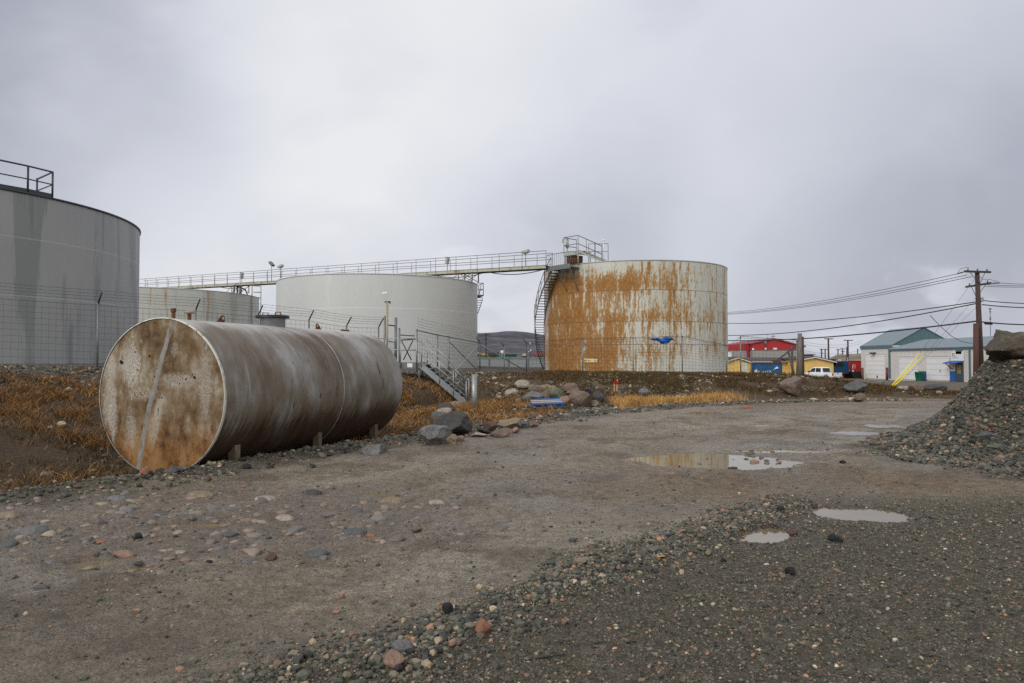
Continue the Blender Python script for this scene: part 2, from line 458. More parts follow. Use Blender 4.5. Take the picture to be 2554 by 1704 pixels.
# ------------------------------------------------------------------ ground sheet
def ground_cols(x, y):
    s = sdist(EDGE, x, y); sf = sdist(FENCE, x, y)
    w = np.where(sf >= 0, 1.0, np.clip(s, 0, None) / (np.clip(s, 0, None) + np.abs(sf) + 1e-6)); w = np.where(s > 0, w, 0)
    n1 = fbm(x * .5, y * .5, 101, 4); n2 = fbm(x * 1.7, y * 1.7, 103, 4); n3 = fbm(x * 6, y * 6, 105, 3)
    def L(*c): return np.array(c8(*c)[:3])
    mud = L(136, 125, 109); mud2 = L(151, 142, 128); mudd = L(108, 96, 80); brown = L(122, 101, 77)
    t = sst(.35, .65, n1)[..., None]; c = mud * (1 - t) + mud2 * t
    t = (.7 * sst(.5, .7, n2))[..., None]; c = c * (1 - t) + mudd * t
    t = (.8 * np.exp(-((x - 4.2) / 2.6) ** 2 - ((y - 9.4) / 1.3) ** 2))[..., None]; c = c * (1 - t) + brown * t
    t = (.6 * sst(20, 27, y) * (s < 0))[..., None]; c = c * (1 - t) + L(124, 108, 92) * t
    cob = np.clip(1 - np.hypot((x + 3.0) / 3.6, (y - 7.4) / 2.2), 0, 1)
    t = (.8 * sst(0, .5, cob))[..., None]; c = c * (1 - t) + L(128, 116, 103) * t
    c = c * (.86 + .28 * n3)[..., None] * (.80 + .40 * fbm(s * 2.6, (x + y) * .22, 63, 3))[..., None]
    grav = gravelness(x, y)
    gm = grav
    # loose stone margin along the far edge of the road
    mar = sst(-.9, .1, s + (n2 - .5) * 1.0) * sst(2.6, .8, s + (n2 - .5) * 2) * np.interp(x, [-9, -4, 0, 10, 14], [.8, 1, 1, 1, .3])
    gm = np.maximum(gm, mar)
    gc = L(119, 111, 96) * (1 - n2[..., None] * .25)
    c = c * (1 - gm[..., None]) + gc * gm[..., None]
    # bank: dark soil, brown heather ground, tan track, crushed stone near the crest
    soil = sst(.25, 1.0, s - mar * 0) * (w > 0)
    sc = L(66, 54, 42) * (.75 + .5 * n2[..., None])
    tw = sst(2, 5, x)[..., None]; sc = sc * (1 - tw) + (L(84, 68, 48) * (.65 + .7 * n2[..., None])) * tw
    sm = soil * sst(.06, .16, w + (n2 - .5) * .12) * (1 - mar * .6)
    c = c * (1 - sm[..., None]) + sc * sm[..., None]
    crest = sst(.68, .80, w + (n2 - .5) * .16) * np.interp(x, [-12, -5, 0, 4], [1, .9, .55, .30])
    c = c * (1 - crest[..., None]) + (L(92, 91, 90) * (.75 + .4 * n3[..., None])) * crest[..., None]
    # pale track climbing past the stairs
    tr = np.exp(-((y - (31.0 + .10 * (x + 2) + (x > 4) * -.35 * (x - 4))) / 1.3) ** 2) * sst(-2.6, -.5, x) * sst(11, 8, x)
    t = (.8 * np.clip(tr, 0, 1))[..., None]; c = c * (1 - t) + L(132, 121, 106) * t
    # street in front of the sheds, open ground beyond
    st = sst(19, 24, x + np.clip((y - 44) * .15, 0, 8)) * sst(36, 44, y)
    c = c * (1 - st[..., None]) + L(128, 118, 108) * st[..., None]
    fr = sst(110, 160, y)
    c = c * (1 - fr[..., None]) + (L(92, 88, 80) * (.6 + .8 * fbm(x * .02, y * .03, 111, 4)[..., None])) * fr[..., None]
    gw = np.clip(np.maximum(gm, crest * .9), 0, 1)
    wet = (1 - gm) * (s < 0) * sst(.38, .66, fbm(x * .8, y * .8, 121, 4)) + .0
    wet = np.maximum(wet, .9 * sst(.1, .5, cob) * sst(.35, .6, n2) * (s < 0))
    for (cx, cy, rx, ry, ro, dp, tg) in PUDDLES:
        e = np.hypot((x - cx) / (rx + .25), (y - cy) / (ry + .22)); wet = np.maximum(wet, (1 - sst(.7, 1.5, e)))
    veg = sm * (1 - crest)
    return c, gw, wet, veg

def build_ground():
    a = np.concatenate([np.linspace(-44, 44, 1060), np.linspace(44, 316, 90)[1:-1]])
    a = np.radians(a)
    r = np.concatenate([np.exp(np.linspace(math.log(.5), math.log(2.6), 40))[:-1], np.exp(np.linspace(math.log(2.6), math.log(50), 860)), np.exp(np.linspace(math.log(50), math.log(3000), 170))[1:]])
    A, RR = np.meshgrid(a, r)
    X = RR * np.sin(A); Y = RR * np.cos(A)
    Z = terrain(X.ravel(), Y.ravel(), True).reshape(X.shape)
    nr, na_ = X.shape
    V = np.stack([X.ravel(), Y.ravel(), Z.ravel()], 1)
    i = np.arange(nr - 1)[:, None] * na_; j = np.arange(na_)[None, :]; j2 = (j + 1) % na_
    F = np.stack([i + j, i + na_ + j, i + na_ + j2, i + j2], -1).reshape(-1, 4)
    # centre patch
    cen = len(V); V = np.vstack([V, [[0, 0, float(terrain(np.array([0.]), np.array([0.]))[0])]]])
    c, gw, wet, veg = ground_cols(V[:, 0], V[:, 1])
    k = NT('ground_mud_and_gravel'); o = k.obj()
    base = k.attr('gcol'); gwa = k.attr('gravel', 'Fac'); wa = k.attr('wet', 'Fac'); va = k.attr('veg', 'Fac')
    n1 = k.noise(o, 9, 6, .65); n2 = k.noise(o, 55, 5, .7); n3 = k.noise(o, 190, 3, .7)
    v1 = k.voro(o, 34, 'Color'); v1d = k.voro(o, 34); v2 = k.voro(o, 85, 'Color'); v2d = k.voro(o, 85)
    tone = k.ss(k.math('ADD', k.math('MULTIPLY', n2, .5), k.math('MULTIPLY', n3, .5)), .36, .64, .36, 1.58)
    tone = k.math('MULTIPLY', tone, k.ss(n1, .32, .68, .74, 1.24))
    ton = k.n('ShaderNodeCombineColor', {0: tone, 1: tone, 2: tone}).outputs[0]
    c1 = k.mix(1.0, base, ton, 'MULTIPLY')
    stone = k.ramp(k.sep(v2)[0], [(0, c8(40, 39, 34)), (.3, c8(76, 74, 64)), (.55, c8(114, 106, 90)), (.75, c8(92, 92, 80)), (.88, c8(134, 112, 94)), (1, c8(168, 158, 140))])
    stone2 = k.ramp(k.sep(v1)[1], [(0, c8(48, 47, 42)), (.35, c8(90, 88, 76)), (.7, c8(104, 95, 82)), (.86, c8(128, 102, 84)), (1, c8(156, 148, 132))])
    st = k.mix(k.ss(k.sep(v1)[2], .55, .6), stone, stone2)
    c2 = k.mix(k.math('MULTIPLY', gwa, .55), c1, k.mix(.5, st, k.mix(1.0, st, ton, 'MULTIPLY')))
    # scattered grit on the mud
    gr = k.math('MULTIPLY', k.ss(k.sep(v2)[1], .86, .9), k.math('SUBTRACT', 1.0, k.ss(v2d, .25, .5)))
    c2 = k.mix(k.math('MULTIPLY', gr, .55), c2, stone)
    # plant litter on the bank
    lit = k.ramp(k.noise(o, 26, 5, .75, 1.2), [(.3, c8(36, 29, 22)), (.5, c8(74, 58, 36)), (.64, c8(104, 84, 50)), (.72, c8(92, 94, 58))])
    c2 = k.mix(k.math('MULTIPLY', va, .65), c2, lit)
    wv = k.math('MULTIPLY', wa, k.ss(n1, .25, .6, .55, 1.0))
    c2 = k.mix(k.math('MULTIPLY', wv, .28), c2, k.mix(1.0, c2, (.5, .48, .46), 'MULTIPLY'))
    rough = k.math('SUBTRACT', .85, k.math('MULTIPLY', wv, k.ss(n2, .3, .65, .68, .40)))
    h = k.math('ADD', k.math('MULTIPLY', n2, .6), k.math('MULTIPLY', n3, .35))
    h = k.math('ADD', h, k.math('MULTIPLY', k.math('MULTIPLY', k.math('SUBTRACT', 1.0, v2d), .8), k.math('MAXIMUM', gwa, k.math('MULTIPLY', gr, .8))))
    h = k.math('ADD', h, k.math('MULTIPLY', n1, .7))
    k.set(col=c2, rough=rough, spec=.4, normal=k.bump(h, 1.0, .045))
    top = np_mesh('ground', V, F, k.m, True, {'gcol': c, 'gravel': gw, 'wet': wet, 'veg': veg})
    me = top.data
    tri = np.stack([np.arange(na_), np.full(na_, cen), (np.arange(na_) + 1) % na_], 1)
    bm = bmesh.new(); bm.from_mesh(me); bm.verts.ensure_lookup_table()
    for a_, b_, c_ in tri:
        f = bm.faces.new((bm.verts[int(a_)], bm.verts[int(c_)], bm.verts[int(b_)])); f.smooth = True
    bm.to_mesh(me); bm.free()
    bmn = me.polygons[10].normal.z
    if bmn < 0: me.flip_normals()
    tag(top, kind='structure')
    return top
build_ground()

# ------------------------------------------------------------------ standing water
kw = NT('puddle_water'); o = kw.obj()
kw.set(col=kw.ramp(kw.noise(o, 3, 3), [(.3, c8(112, 96, 70)), (.7, c8(124, 108, 82))]), rough=.025, spec=.9, normal=kw.bump(kw.noise(kw.map(o, (1, 1.6, 1)), 9, 3), .012, .02))
WATER = kw.m
WZ = {}
for i, (cx, cy, rx, ry, ro, dp, tg) in enumerate(PUDDLES):
    n = 72; t = np.linspace(0, 2 * math.pi, n, endpoint=False)
    q = 1.62 + .2 * (fbm(np.cos(t) * 2 + i, np.sin(t) * 2, 131, 3) - .5)
    px = rx * q * np.cos(t); py = ry * q * np.sin(t)
    c, s_ = math.cos(ro), math.sin(ro)
    X = cx + px * c - py * s_; Y = cy + px * s_ + py * c
    z = WATERZ - .0 - (.012 if tg in ('tail', 'mud', 'grey') else 0) - (.01 if tg in 'def' else 0)
    bm = bmesh.new()
    vs = [bm.verts.new((X[j] - cx, Y[j] - cy, 0)) for j in range(n)]
    bm.faces.new(vs); me = bpy.data.meshes.new('puddle_water'); bm.to_mesh(me); bm.free(); me.materials.append(WATER)
    pw = bpy.data.objects.new('puddle_water', me); COL.objects.link(pw); pw.location = (cx, cy, z)
    tag(pw, kind='structure')

# ------------------------------------------------------------------ stones and plants in arrays
def ico(sub):
    bm = bmesh.new(); bmesh.ops.create_icosphere(bm, subdivisions=sub, radius=1.0)
    bm.verts.ensure_lookup_table()
    V = np.array([v.co[:] for v in bm.verts]); F = np.array([[v.index for v in f.verts] for f in bm.faces]); bm.free()
    return V, F
ICO1, ICO2, ICO3, ICO4 = ico(1), ico(2), ico(3), ico(4)
STONECOL = np.array([c8(*c)[:3] for c in ((62, 66, 64), (78, 84, 80), (96, 98, 92), (110, 106, 96), (54, 54, 56), (128, 104, 92), (140, 132, 118), (74, 82, 74), (88, 80, 78), (40, 42, 44), (150, 118, 100), (172, 166, 152))])
STONECOL = STONECOL * np.array([1.10, 1.02, .86])
STONEW = np.array([16, 18, 14, 10, 9, 6, 5, 12, 8, 6, 2.5, 1.6]); STONEW = STONEW / STONEW.sum()

def stones(name, x, y, z, size, mat, base=ICO1, flat=(.55, .85), smooth=False, tint=1.0, cols=None, sink=.3, kind='stuff', label=None):
    n = len(x); bv, bf = base; m = len(bv)
    ax = rng.uniform(.75, 1.3, n); ay = rng.uniform(.7, 1.1, n); az = rng.uniform(flat[0], flat[1], n)
    V = bv[None] * (1 + rng.uniform(-.26, .26, (n, m, 1)))
    V = V * np.stack([ax, ay, az], 1)[:, None, :]
    th = rng.uniform(0, 2 * math.pi, n); tl = rng.normal(0, .28, n)
    c, s = np.cos(tl)[:, None], np.sin(tl)[:, None]
    Y1 = V[..., 1] * c - V[..., 2] * s; Z1 = V[..., 1] * s + V[..., 2] * c
    c, s = np.cos(th)[:, None], np.sin(th)[:, None]
    X2 = V[..., 0] * c - Y1 * s; Y2 = V[..., 0] * s + Y1 * c
    P = np.stack([X2, Y2, Z1], -1) * (size * .5)[:, None, None]
    P = P + np.stack([x, y, z + size * .5 * az * (1 - 2 * sink)], 1)[:, None, :]
    F = (bf[None] + (np.arange(n) * m)[:, None, None]).reshape(-1, 3)
    if cols is None:
        cols = STONECOL[rng.choice(len(STONECOL), n, p=STONEW)]
    cc = cols * rng.uniform(.7, 1.25, (n, 1)) * tint
    C = np.repeat(cc, m, 0)
    o = np_mesh(name, P.reshape(-1, 3), F, mat, smooth, {'scol': C})
    tag(o, label, None, None, kind)
    return o

ks = NT('loose_stone'); o = ks.obj()
nz = ks.noise(o, 70, 4, .65)
ks.set(col=ks.mix(1.0, ks.attr('scol'), ks.ramp(nz, [(.3, .72), (.7, 1.2)]), 'MULTIPLY'), rough=ks.ramp(nz, [(.3, .42), (.7, .72)]), spec=.45, normal=ks.bump(nz, .4, .006))
STONE = ks.m

def scatter(n, x0, x1, y0, y1, wfun, seed):
    """rejection-sampled ground points, density by wfun, thinned with distance to what the eye can part"""
    g = np.random.default_rng(seed); xs = []; ys = []; got = 0
    for _ in range(60):
        x = g.uniform(x0, x1, n * 2); y = g.uniform(y0, y1, n * 2)
        k_ = g.uniform(0, 1, n * 2) < wfun(x, y)
        xs.append(x[k_]); ys.append(y[k_]); got += k_.sum()
        if got >= n: break
    return np.concatenate(xs)[:n], np.concatenate(ys)[:n]

def inview(x, y, m=1.5):
    return (np.abs(x) < .78 * y + m)

# windrow pebbles between mud and yard
def wf(x, y):
    d = wind(x, y) + (fbm(x * 1.5, y * 1.5, 201, 3) - .5) * .35
    return np.exp(-((d + .12) / .26) ** 2) * inview(x, y) * (.35 + fbm(x * 1.1, y * 1.1, 203, 3)) * sst(8.6, 8.0, y)
x, y = scatter(11000, -2.6, 3.4, 2.9, 8.8, wf, 11)
sz_ = np.clip(np.random.default_rng(12).lognormal(math.log(.017), .55, len(x)), .007, .07)
stones('windrow_pebbles', x, y, terrain(x, y, True), sz_, STONE, ICO1, (.55, .9), False, label='mixed wet pebbles heaped in a low ridge at the edge of the muddy road')
# yard gravel
def yf(x, y):
    return gravelness(x, y) * inview(x, y, .8) * (np.hypot(x - PC[0], y - PC[1]) > 8.0) * np.clip(6.5 / y, 0, 1) * (.45 + .8 * fbm(x * 2, y * 2, 205, 3))
x, y = scatter(30000, -2, 9, 3, 12.5, yf, 13)
sz_ = np.clip(np.random.default_rng(14).lognormal(math.log(.0115), .48, len(x)), .005, .042)
stones('yard_gravel', x, y, terrain(x, y, True), sz_, STONE, ICO1, (.5, .85), False, 1.1, label='fine grey green crushed gravel pressed into the near yard')
# stray grit on the road
def rf(x, y):
    return (1 - gravelness(x, y)) * (sdist(EDGE, x, y) < .2) * inview(x, y, .5) * np.clip(5 / y, 0, 1) ** 1.2 * (.25 + .9 * sst(.4, .7, fbm(x * 1.2, y * 1.2, 207, 3)))
x, y = scatter(12000, -8, 12, 3, 24, rf, 15)
sz_ = np.clip(np.random.default_rng(16).lognormal(math.log(.011), .6, len(x)), .005, .06)
stones('road_grit', x, y, terrain(x, y, True), sz_, STONE, ICO1, (.45, .8), False, 1.0, sink=.35, label='scattered small dark stones on the brown mud road')
# stone margin along the far edge
def mf(x, y):
    s = sdist(EDGE, x, y) + (fbm(x * 1.2, y * 1.2, 211, 3) - .5) * .9
    return (np.exp(-((s - .25) / .45) ** 2) + .5 * np.exp(-((s - 1.2) / .8) ** 2) * (x > -3) * (x < 9)) * inview(x, y, .5) * (.5 + .7 * fbm(x * 1.4, y * 1.4, 213, 3)) * np.interp(y, [6, 14, 30], [1, .8, .35])
x, y = scatter(9000, -9.5, 16, 5.5, 32, mf, 17)
sz_ = np.clip(np.random.default_rng(18).lognormal(math.log(.042), .5, len(x)) * np.interp(y, [6, 25], [.9, 1.5]), .016, .2)
stones('margin_stones', x, y, terrain(x, y, True), sz_, STONE, ICO1, (.5, .85), False, .95, label='mixed crushed stones along the far edge of the road by the tank')
# pale stones showing through the brown bank
def bf_(x, y):
    s = sdist(EDGE, x, y); sf = sdist(FENCE, x, y)
    return (s > .3) * (sf < -.5) * inview(x, y, .5) * sst(.42, .66, fbm(x * .7, y * .7, 215, 3)) * np.where(x > 3, 1, .6)
x, y = scatter(6000, -15, 19, 8, 42, bf_, 19)
sz_ = np.clip(np.random.default_rng(20).lognormal(math.log(.085), .5, len(x)), .03, .3) * np.interp(y, [8, 25], [.55, 1.0])
bc = STONECOL[np.random.default_rng(21).choice([0, 2, 3, 6, 8, 11], len(x))]
stones('bank_stones', x, y, terrain(x, y, True), sz_, STONE, ICO1, (.5, .8), False, .9, bc, label='small pale stones showing through the brown grass bank')
# crushed stone on the crest by the big tank
def cf(x, y):
    s = sdist(EDGE, x, y); sf = sdist(FENCE, x, y); w_ = np.clip(s, 0, None) / (np.clip(s, 0, None) + np.abs(sf) + 1e-6)
    return (s > 0) * (sf < .6) * sst(.66, .80, w_ + (fbm(x * 1.3, y * 1.3, 217, 3) - .5) * .15) * inview(x, y, .5)
x, y = scatter(6500, -18, -2, 14, 36, cf, 23)
sz_ = np.clip(np.random.default_rng(24).lognormal(math.log(.06), .4, len(x)), .03, .16)
stones('crest_gravel', x, y, terrain(x, y, True), sz_, STONE, ICO1, (.5, .85), False, .85, label='dark crushed stone along the top of the bank below the big grey tank')

# ------------------------------------------------------------------ heap of gravel on the right
def build_pile():
    t = np.linspace(0, 1, 420); xs = 4.6 + 18 * t ** 1.0; ys = 3.4 + 18.6 * np.linspace(0, 1, 420)
    X, Y = np.meshgrid(xs, ys); h = pile_h(X, Y)
    ht = fbm(X * 5, Y * 5, 221, 4) - .5
    Z = terrain(X.ravel(), Y.ravel()).reshape(X.shape) + h + ht * .10 * sst(0, .3, h) - .05 * (1 - sst(0, .14, h))
    V = np.stack([X.ravel(), Y.ravel(), Z.ravel()], 1); n = 420
    i = np.arange(n - 1)[:, None] * n; j = np.arange(n - 1)[None]
    keep = ((h[:-1, :-1] + h[1:, 1:]) > .012)
    F = np.stack([i + j, i + j + 1, i + n + j + 1, i + n + j], -1)[keep]
    k = NT('gravel_heap'); o = k.obj()
    va = k.voro(o, 26, 'Color'); vd = k.voro(o, 26); vb = k.voro(o, 60, 'Color'); nz = k.noise(o, 40, 4, .7)
    st = k.ramp(k.sep(va)[0], [(0, c8(38, 37, 32)), (.35, c8(66, 65, 55)), (.6, c8(86, 82, 70)), (.85, c8(98, 93, 80)), (1, c8(122, 106, 92))])
    st = k.mix(1.0, st, k.ramp(nz, [(.3, .6), (.7, 1.25)]), 'MULTIPLY')
    k.set(col=st, rough=.7, spec=.35, normal=k.bump(k.math('ADD', k.math('SUBTRACT', 1.0, vd), k.math('MULTIPLY', nz, .6)), .9, .03))
    o = np_mesh('gravel_heap', V, F, k.m, True)
    if o.data.polygons[100].normal.z < 0: o.data.flip_normals()
    tag(o, 'steep heap of dark grey green crushed gravel beside the muddy road', 'gravel heap')
build_pile()
def pf(x, y):
    h = pile_h(x, y)
    vis = (y < 19) * (np.abs(x) < .74 * y + .3)
    return vis * np.where(h > .02, sst(.02, .15, h), 0) * (.6 + .5 * fbm(x * 1.5, y * 1.5, 223, 3))
x, y = scatter(36000, 4.6, 14, 6, 19, pf, 25)
g = np.random.default_rng(26)
hp = pile_h(x, y)
sz_ = np.clip(g.lognormal(math.log(.032), .58, len(x)) * np.interp(hp, [0, .6, 1.7], [1.2, .95, .85]), .014, .14)
ht = (fbm(x * 5, y * 5, 221, 4) - .5) * .10 * sst(0, .3, hp)
stones('heap_stones', x, y, terrain(x, y) + hp + ht, sz_, STONE, ICO1, (.45, .8), False, .72, sink=.35, label='angular crushed stones covering the gravel heap')
def pf2(x, y):
    rr = np.hypot(x - PC[0], y - PC[1]) + .9 * sst(13, 16, y)
    return np.exp(-((rr - 8.25 + (fbm(x * 1.2, y * 1.2, 225, 3) - .5) * 1.1) / .4) ** 2) * inview(x, y, .3)
x, y = scatter(4200, 3.8, 10, 5, 16, pf2, 27)
sz_ = np.clip(np.random.default_rng(28).lognormal(math.log(.036), .5, len(x)), .014, .13)
stones('heap_foot_stones', x, y, np.maximum(terrain(x, y, True), terrain(x, y) + pile_h(x, y)), sz_, STONE, ICO1, (.5, .8), False, .9, label='coarser stones rolled down to the foot of the gravel heap')

# ------------------------------------------------------------------ dry grass and heather
kg = NT('dry_grass'); kg.set(col=kg.attr('scol'), rough=.75, spec=.2)
GRASS = kg.m
def blades(name, x, y, z, length, width, lean, cols, label, up=1.0):
    n = len(x); g = np.random.default_rng(len(name) + n)
    th = g.uniform(0, 2 * math.pi, n); dx, dy = np.cos(th), np.sin(th)
    ph = g.uniform(0, 2 * math.pi, n); wx, wy = np.cos(ph) * width * .5, np.sin(ph) * width * .5
    P = np.zeros((n, 7, 3)); ts = (0, .38, .72, 1.0); idx = 0
    for q, t in enumerate(ts):
        b = lean * length * t * t; hz = length * up * (t - .35 * lean * t * t)
        px = x + dx * b; py = y + dy * b; pz = z - .015 + hz
        if q < 3:
            f = 1 - .3 * q
            P[:, idx] = np.stack([px - wx * f, py - wy * f, pz], 1); P[:, idx + 1] = np.stack([px + wx * f, py + wy * f, pz], 1); idx += 2
        else: P[:, idx] = np.stack([px, py, pz], 1)
    f0 = np.array([[0, 1, 3], [0, 3, 2], [2, 3, 5], [2, 5, 4], [4, 5, 6]])
    F = (f0[None] + (np.arange(n) * 7)[:, None, None]).reshape(-1, 3)
    C = np.repeat(cols, 7, 0)
    o = np_mesh(name, P.reshape(-1, 3), F, GRASS, True, {'scol': C})
    return tag(o, label, None, None, 'stuff')
def gcol(n, pal, seed, var=.3):
    g = np.random.default_rng(seed); p = np.array([c8(*c)[:3] for c in pal])
    a = p[g.integers(0, len(p), n)]; b = p[g.integers(0, len(p), n)]; t = g.uniform(0, 1, (n, 1))
    return (a * t + b * (1 - t)) * g.uniform(1 - var, 1 + var, (n, 1))
def wrel(x, y):
    s = sdist(EDGE, x, y); sf = sdist(FENCE, x, y)
    return s, sf, np.where(s > 0, np.where(sf > 0, 1, np.clip(s, 0, None) / (np.clip(s, 0, None) + np.abs(sf) + 1e-6)), 0)
ORANGE = ((62, 48, 34), (74, 56, 38), (78, 60, 42), (96, 74, 48), (120, 92, 60), (166, 116, 64), (142, 98, 54), (178, 142, 92), (114, 80, 48), (148, 120, 78), (88, 66, 44), (182, 122, 60))
def g1(x, y):
    s, sf, w_ = wrel(x, y); n = fbm(x * .9, y * .9, 231, 4)
    d = sst(.34, .47, w_ + (n - .5) * .30) * sst(.76, .66, w_ + (n - .5) * .16) + .9 * np.exp(-((s - 1.5) / .9) ** 2) * (x < -6.0) * (y < 12) * sst(.35, .5, n) + .07 * (w_ < .8)
    clump = sst(.46, .60, fbm(x * 1.5, y * 1.5, 233, 4)) * (.4 + fbm(x * 5, y * 5, 234, 2))
    return np.clip(d, 0, 1) * (.10 + clump) * (s > .25) * (sf < -.4) * (x < -4.0) * inview(x, y, 1)
x, y = scatter(42000, -19, -3.5, 7, 33, g1, 31)
L_ = np.random.default_rng(32).uniform(.08, .36, len(x))
blades('dry_grass', x, y, terrain(x, y, True), L_, .004 + .0004 * y, np.random.default_rng(33).uniform(.6, 1.7, len(x)), gcol(len(x), ORANGE, 34, .42), 'orange dry grass on the bank left of the rusty horizontal tank')
def g2(x, y):
    s, sf, w_ = wrel(x, y); n = fbm(x * .8, y * .8, 235, 4)
    d = sst(.40, .56, n + .06) * (x < 1.3 + (n - .5)) * sst(.62 + .22 * (x < -2.2), .44 + .2 * (x < -2.2), w_)
    d = d + np.exp(-((y - 19.4 - .6 * (x + .3)) / .7) ** 2) * (np.abs(x + .4) < 1.0) * .8
    return d * (.10 + sst(.46, .60, fbm(x * 1.3, y * 1.3, 237, 4)) * (.4 + fbm(x * 5, y * 5, 238, 2))) * (s > .7) * (x > -5.5) * sst(33, 27, y)
x, y = scatter(26000, -6, 2.0, 15, 33, g2, 35)
L_ = np.random.default_rng(36).uniform(.12, .42, len(x))
blades('dry_grass', x, y, terrain(x, y, True), L_, .013, np.random.default_rng(37).uniform(.5, 1.6, len(x)), gcol(len(x), ORANGE + ((204, 168, 112), (196, 150, 86)), 38, .4), 'orange dry grass round the foot of the galvanised stairs')
def g3(x, y):
    s, sf, w_ = wrel(x, y); n = fbm(x * .7, y * .7, 239, 4)
    return np.exp(-((s - 1.5 - (n - .5) * 1.2) / .55) ** 2) * (x > 3.6) * sst(9.6, 8.2, x) * (.15 + sst(.35, .6, n)) * (.2 + sst(.4, .6, fbm(x * 2.4, y * 2.4, 240, 3)))
x, y = scatter(9000, 3, 10.5, 23, 34, g3, 39)
L_ = np.random.default_rng(40).uniform(.2, .55, len(x))
blades('dry_grass', x, y, terrain(x, y, True), L_, .016, np.random.default_rng(41).uniform(.2, 1.1, len(x)), gcol(len(x), ((198, 152, 88), (178, 134, 76), (208, 174, 118), (150, 112, 66)), 42, .35), 'strip of straw yellow grass between the road and the heather bank')
HEATH = ((70, 54, 34), (88, 68, 42), (62, 56, 34), (104, 80, 46), (52, 42, 30), (84, 84, 50), (110, 78, 48))
def g4(x, y):
    s, sf, w_ = wrel(x, y); n = fbm(x * .9, y * .9, 241, 4)
    return sst(.18, .30, w_ + (n - .5) * .1) * sst(1.0, .86, w_) * (.06 + sst(.40, .56, n)) * (x > 1.2 + 1.5 * (n - .5)) * sst(23, 20, x) * (y < 46)
x, y = scatter(56000, 1, 24, 26, 46, g4, 43)
L_ = np.random.default_rng(44).uniform(.06, .30, len(x))
blades('heather', x, y, terrain(x, y, True), L_, .024, np.random.default_rng(45).uniform(.3, 1.2, len(x)), gcol(len(x), HEATH, 46, .4), 'brown heather and withered plants covering the bank before the rusty tank')
def g5(x, y):
    s, sf, w_ = wrel(x, y); n = fbm(x * 1.1, y * 1.1, 243, 4)
    return sst(.06, .14, w_) * sst(.95, .8, w_) * np.maximum(sst(.42, .6, n), .6 * (x > -5)) * (x < 2) * inview(x, y, .6)
x, y = scatter(24000, -18, 2, 8, 44, g5, 47)
L_ = np.random.default_rng(48).uniform(.06, .2, len(x))
blades('withered_ground_cover', x, y, terrain(x, y, True), L_, .012 + .0008 * y, np.random.default_rng(49).uniform(.4, 1.4, len(x)), gcol(len(x), HEATH + ((128, 92, 52),), 50, .4), 'low dark withered plants on the bank behind the horizontal tank')
# ================================================================== metal finishes
GALV = plain('galvanised_steel', c8(150, 155, 158), .42, .55, .22, 5)
GALVD = plain('dull_galvanised_steel', c8(120, 124, 126), .5, .45, .25, 6)
DARKST = plain('dark_painted_steel', c8(62, 66, 70), .5, .3, .25, 7)
RAILG = plain('weathered_grey_rail', c8(118, 120, 118), .55, .25, .3, 5, c8(96, 78, 58))
RUSTY = plain('rusty_iron', c8(104, 66, 40), .8, .1, .4, 9, c8(70, 46, 32))
PALEG = plain('pale_grey_paint', c8(172, 176, 170), .5, .1, .12, 2.5, c8(150, 142, 122))
WHITEP = plain('white_paint', c8(226, 228, 228), .5, 0, .06, 3)
BLACKR = plain('black_rubber', c8(26, 26, 28), .7, 0, .2, 8)
WIRE = plain('fence_wire', c8(84, 88, 92), .5, .5, .2, 5)
YELW = plain('yellow_plastic', c8(232, 214, 40), .4, 0, .08, 5)
CABLE = plain('black_cable', c8(30, 31, 34), .6, 0, .1, 2)

# ================================================================== storage tanks
def tank_paint(name, base, hi, courses, top, streaks=None, rust=None, plate=.0):
    """uv in metres: u round the shell, v up from the base"""
    k = NT(name); uv = k.uv(); u, v, _ = k.sep(uv)
    big = k.noise(k.map(uv, (.22, .16, 1)), 1.0, 3, .5)
    c = k.ramp(big, [(.32, base), (.68, hi)])
    stv = k.noise(k.map(uv, (1.9, .055, 1)), 1.0, 6, .68)
    fine = k.noise(k.map(uv, (9, .4, 1)), 1.0, 4, .6)
    c = k.mix(k.math('MULTIPLY', k.ss(fine, .42, .7), .16), c, tuple(x * .82 for x in base[:3]))
    if streaks:
        for col, sc, lo, hi_, amt, fade in streaks:
            s_ = k.noise(k.map(uv, (sc, .05, 1), (sc * 7, 0, 0)), 1.0, 5, .62)
            f = k.ss(s_, lo, hi_)
            if fade: f = k.math('MULTIPLY', f, k.ss(k.math('ADD', v, k.math('MULTIPLY', fine, 3.0)), top - fade, top))
            c = k.mix(k.math('MULTIPLY', f, amt), c, col)
    # horizontal and vertical weld seams
    h = None
    for z in courses:
        d = k.math('ABSOLUTE', k.math('SUBTRACT', v, z))
        l = k.ss(d, .012, .05, 1.0, 0.0); h = l if h is None else k.math('MAXIMUM', h, l)
    c = k.mix(k.math('MULTIPLY', h, .30), c, tuple(min(1, x * 1.5) for x in hi[:3]))
    nrm = k.bump(k.math('ADD', k.math('MULTIPLY', h, .5), k.math('MULTIPLY', k.noise(k.map(uv, (.35, .3, 1)), 1.0, 3, .5), .8)), .12, .08)
    k.set(col=c, rough=k.ramp(stv, [(.3, .42), (.7, .6)]), spec=.4, normal=nrm)
    return k

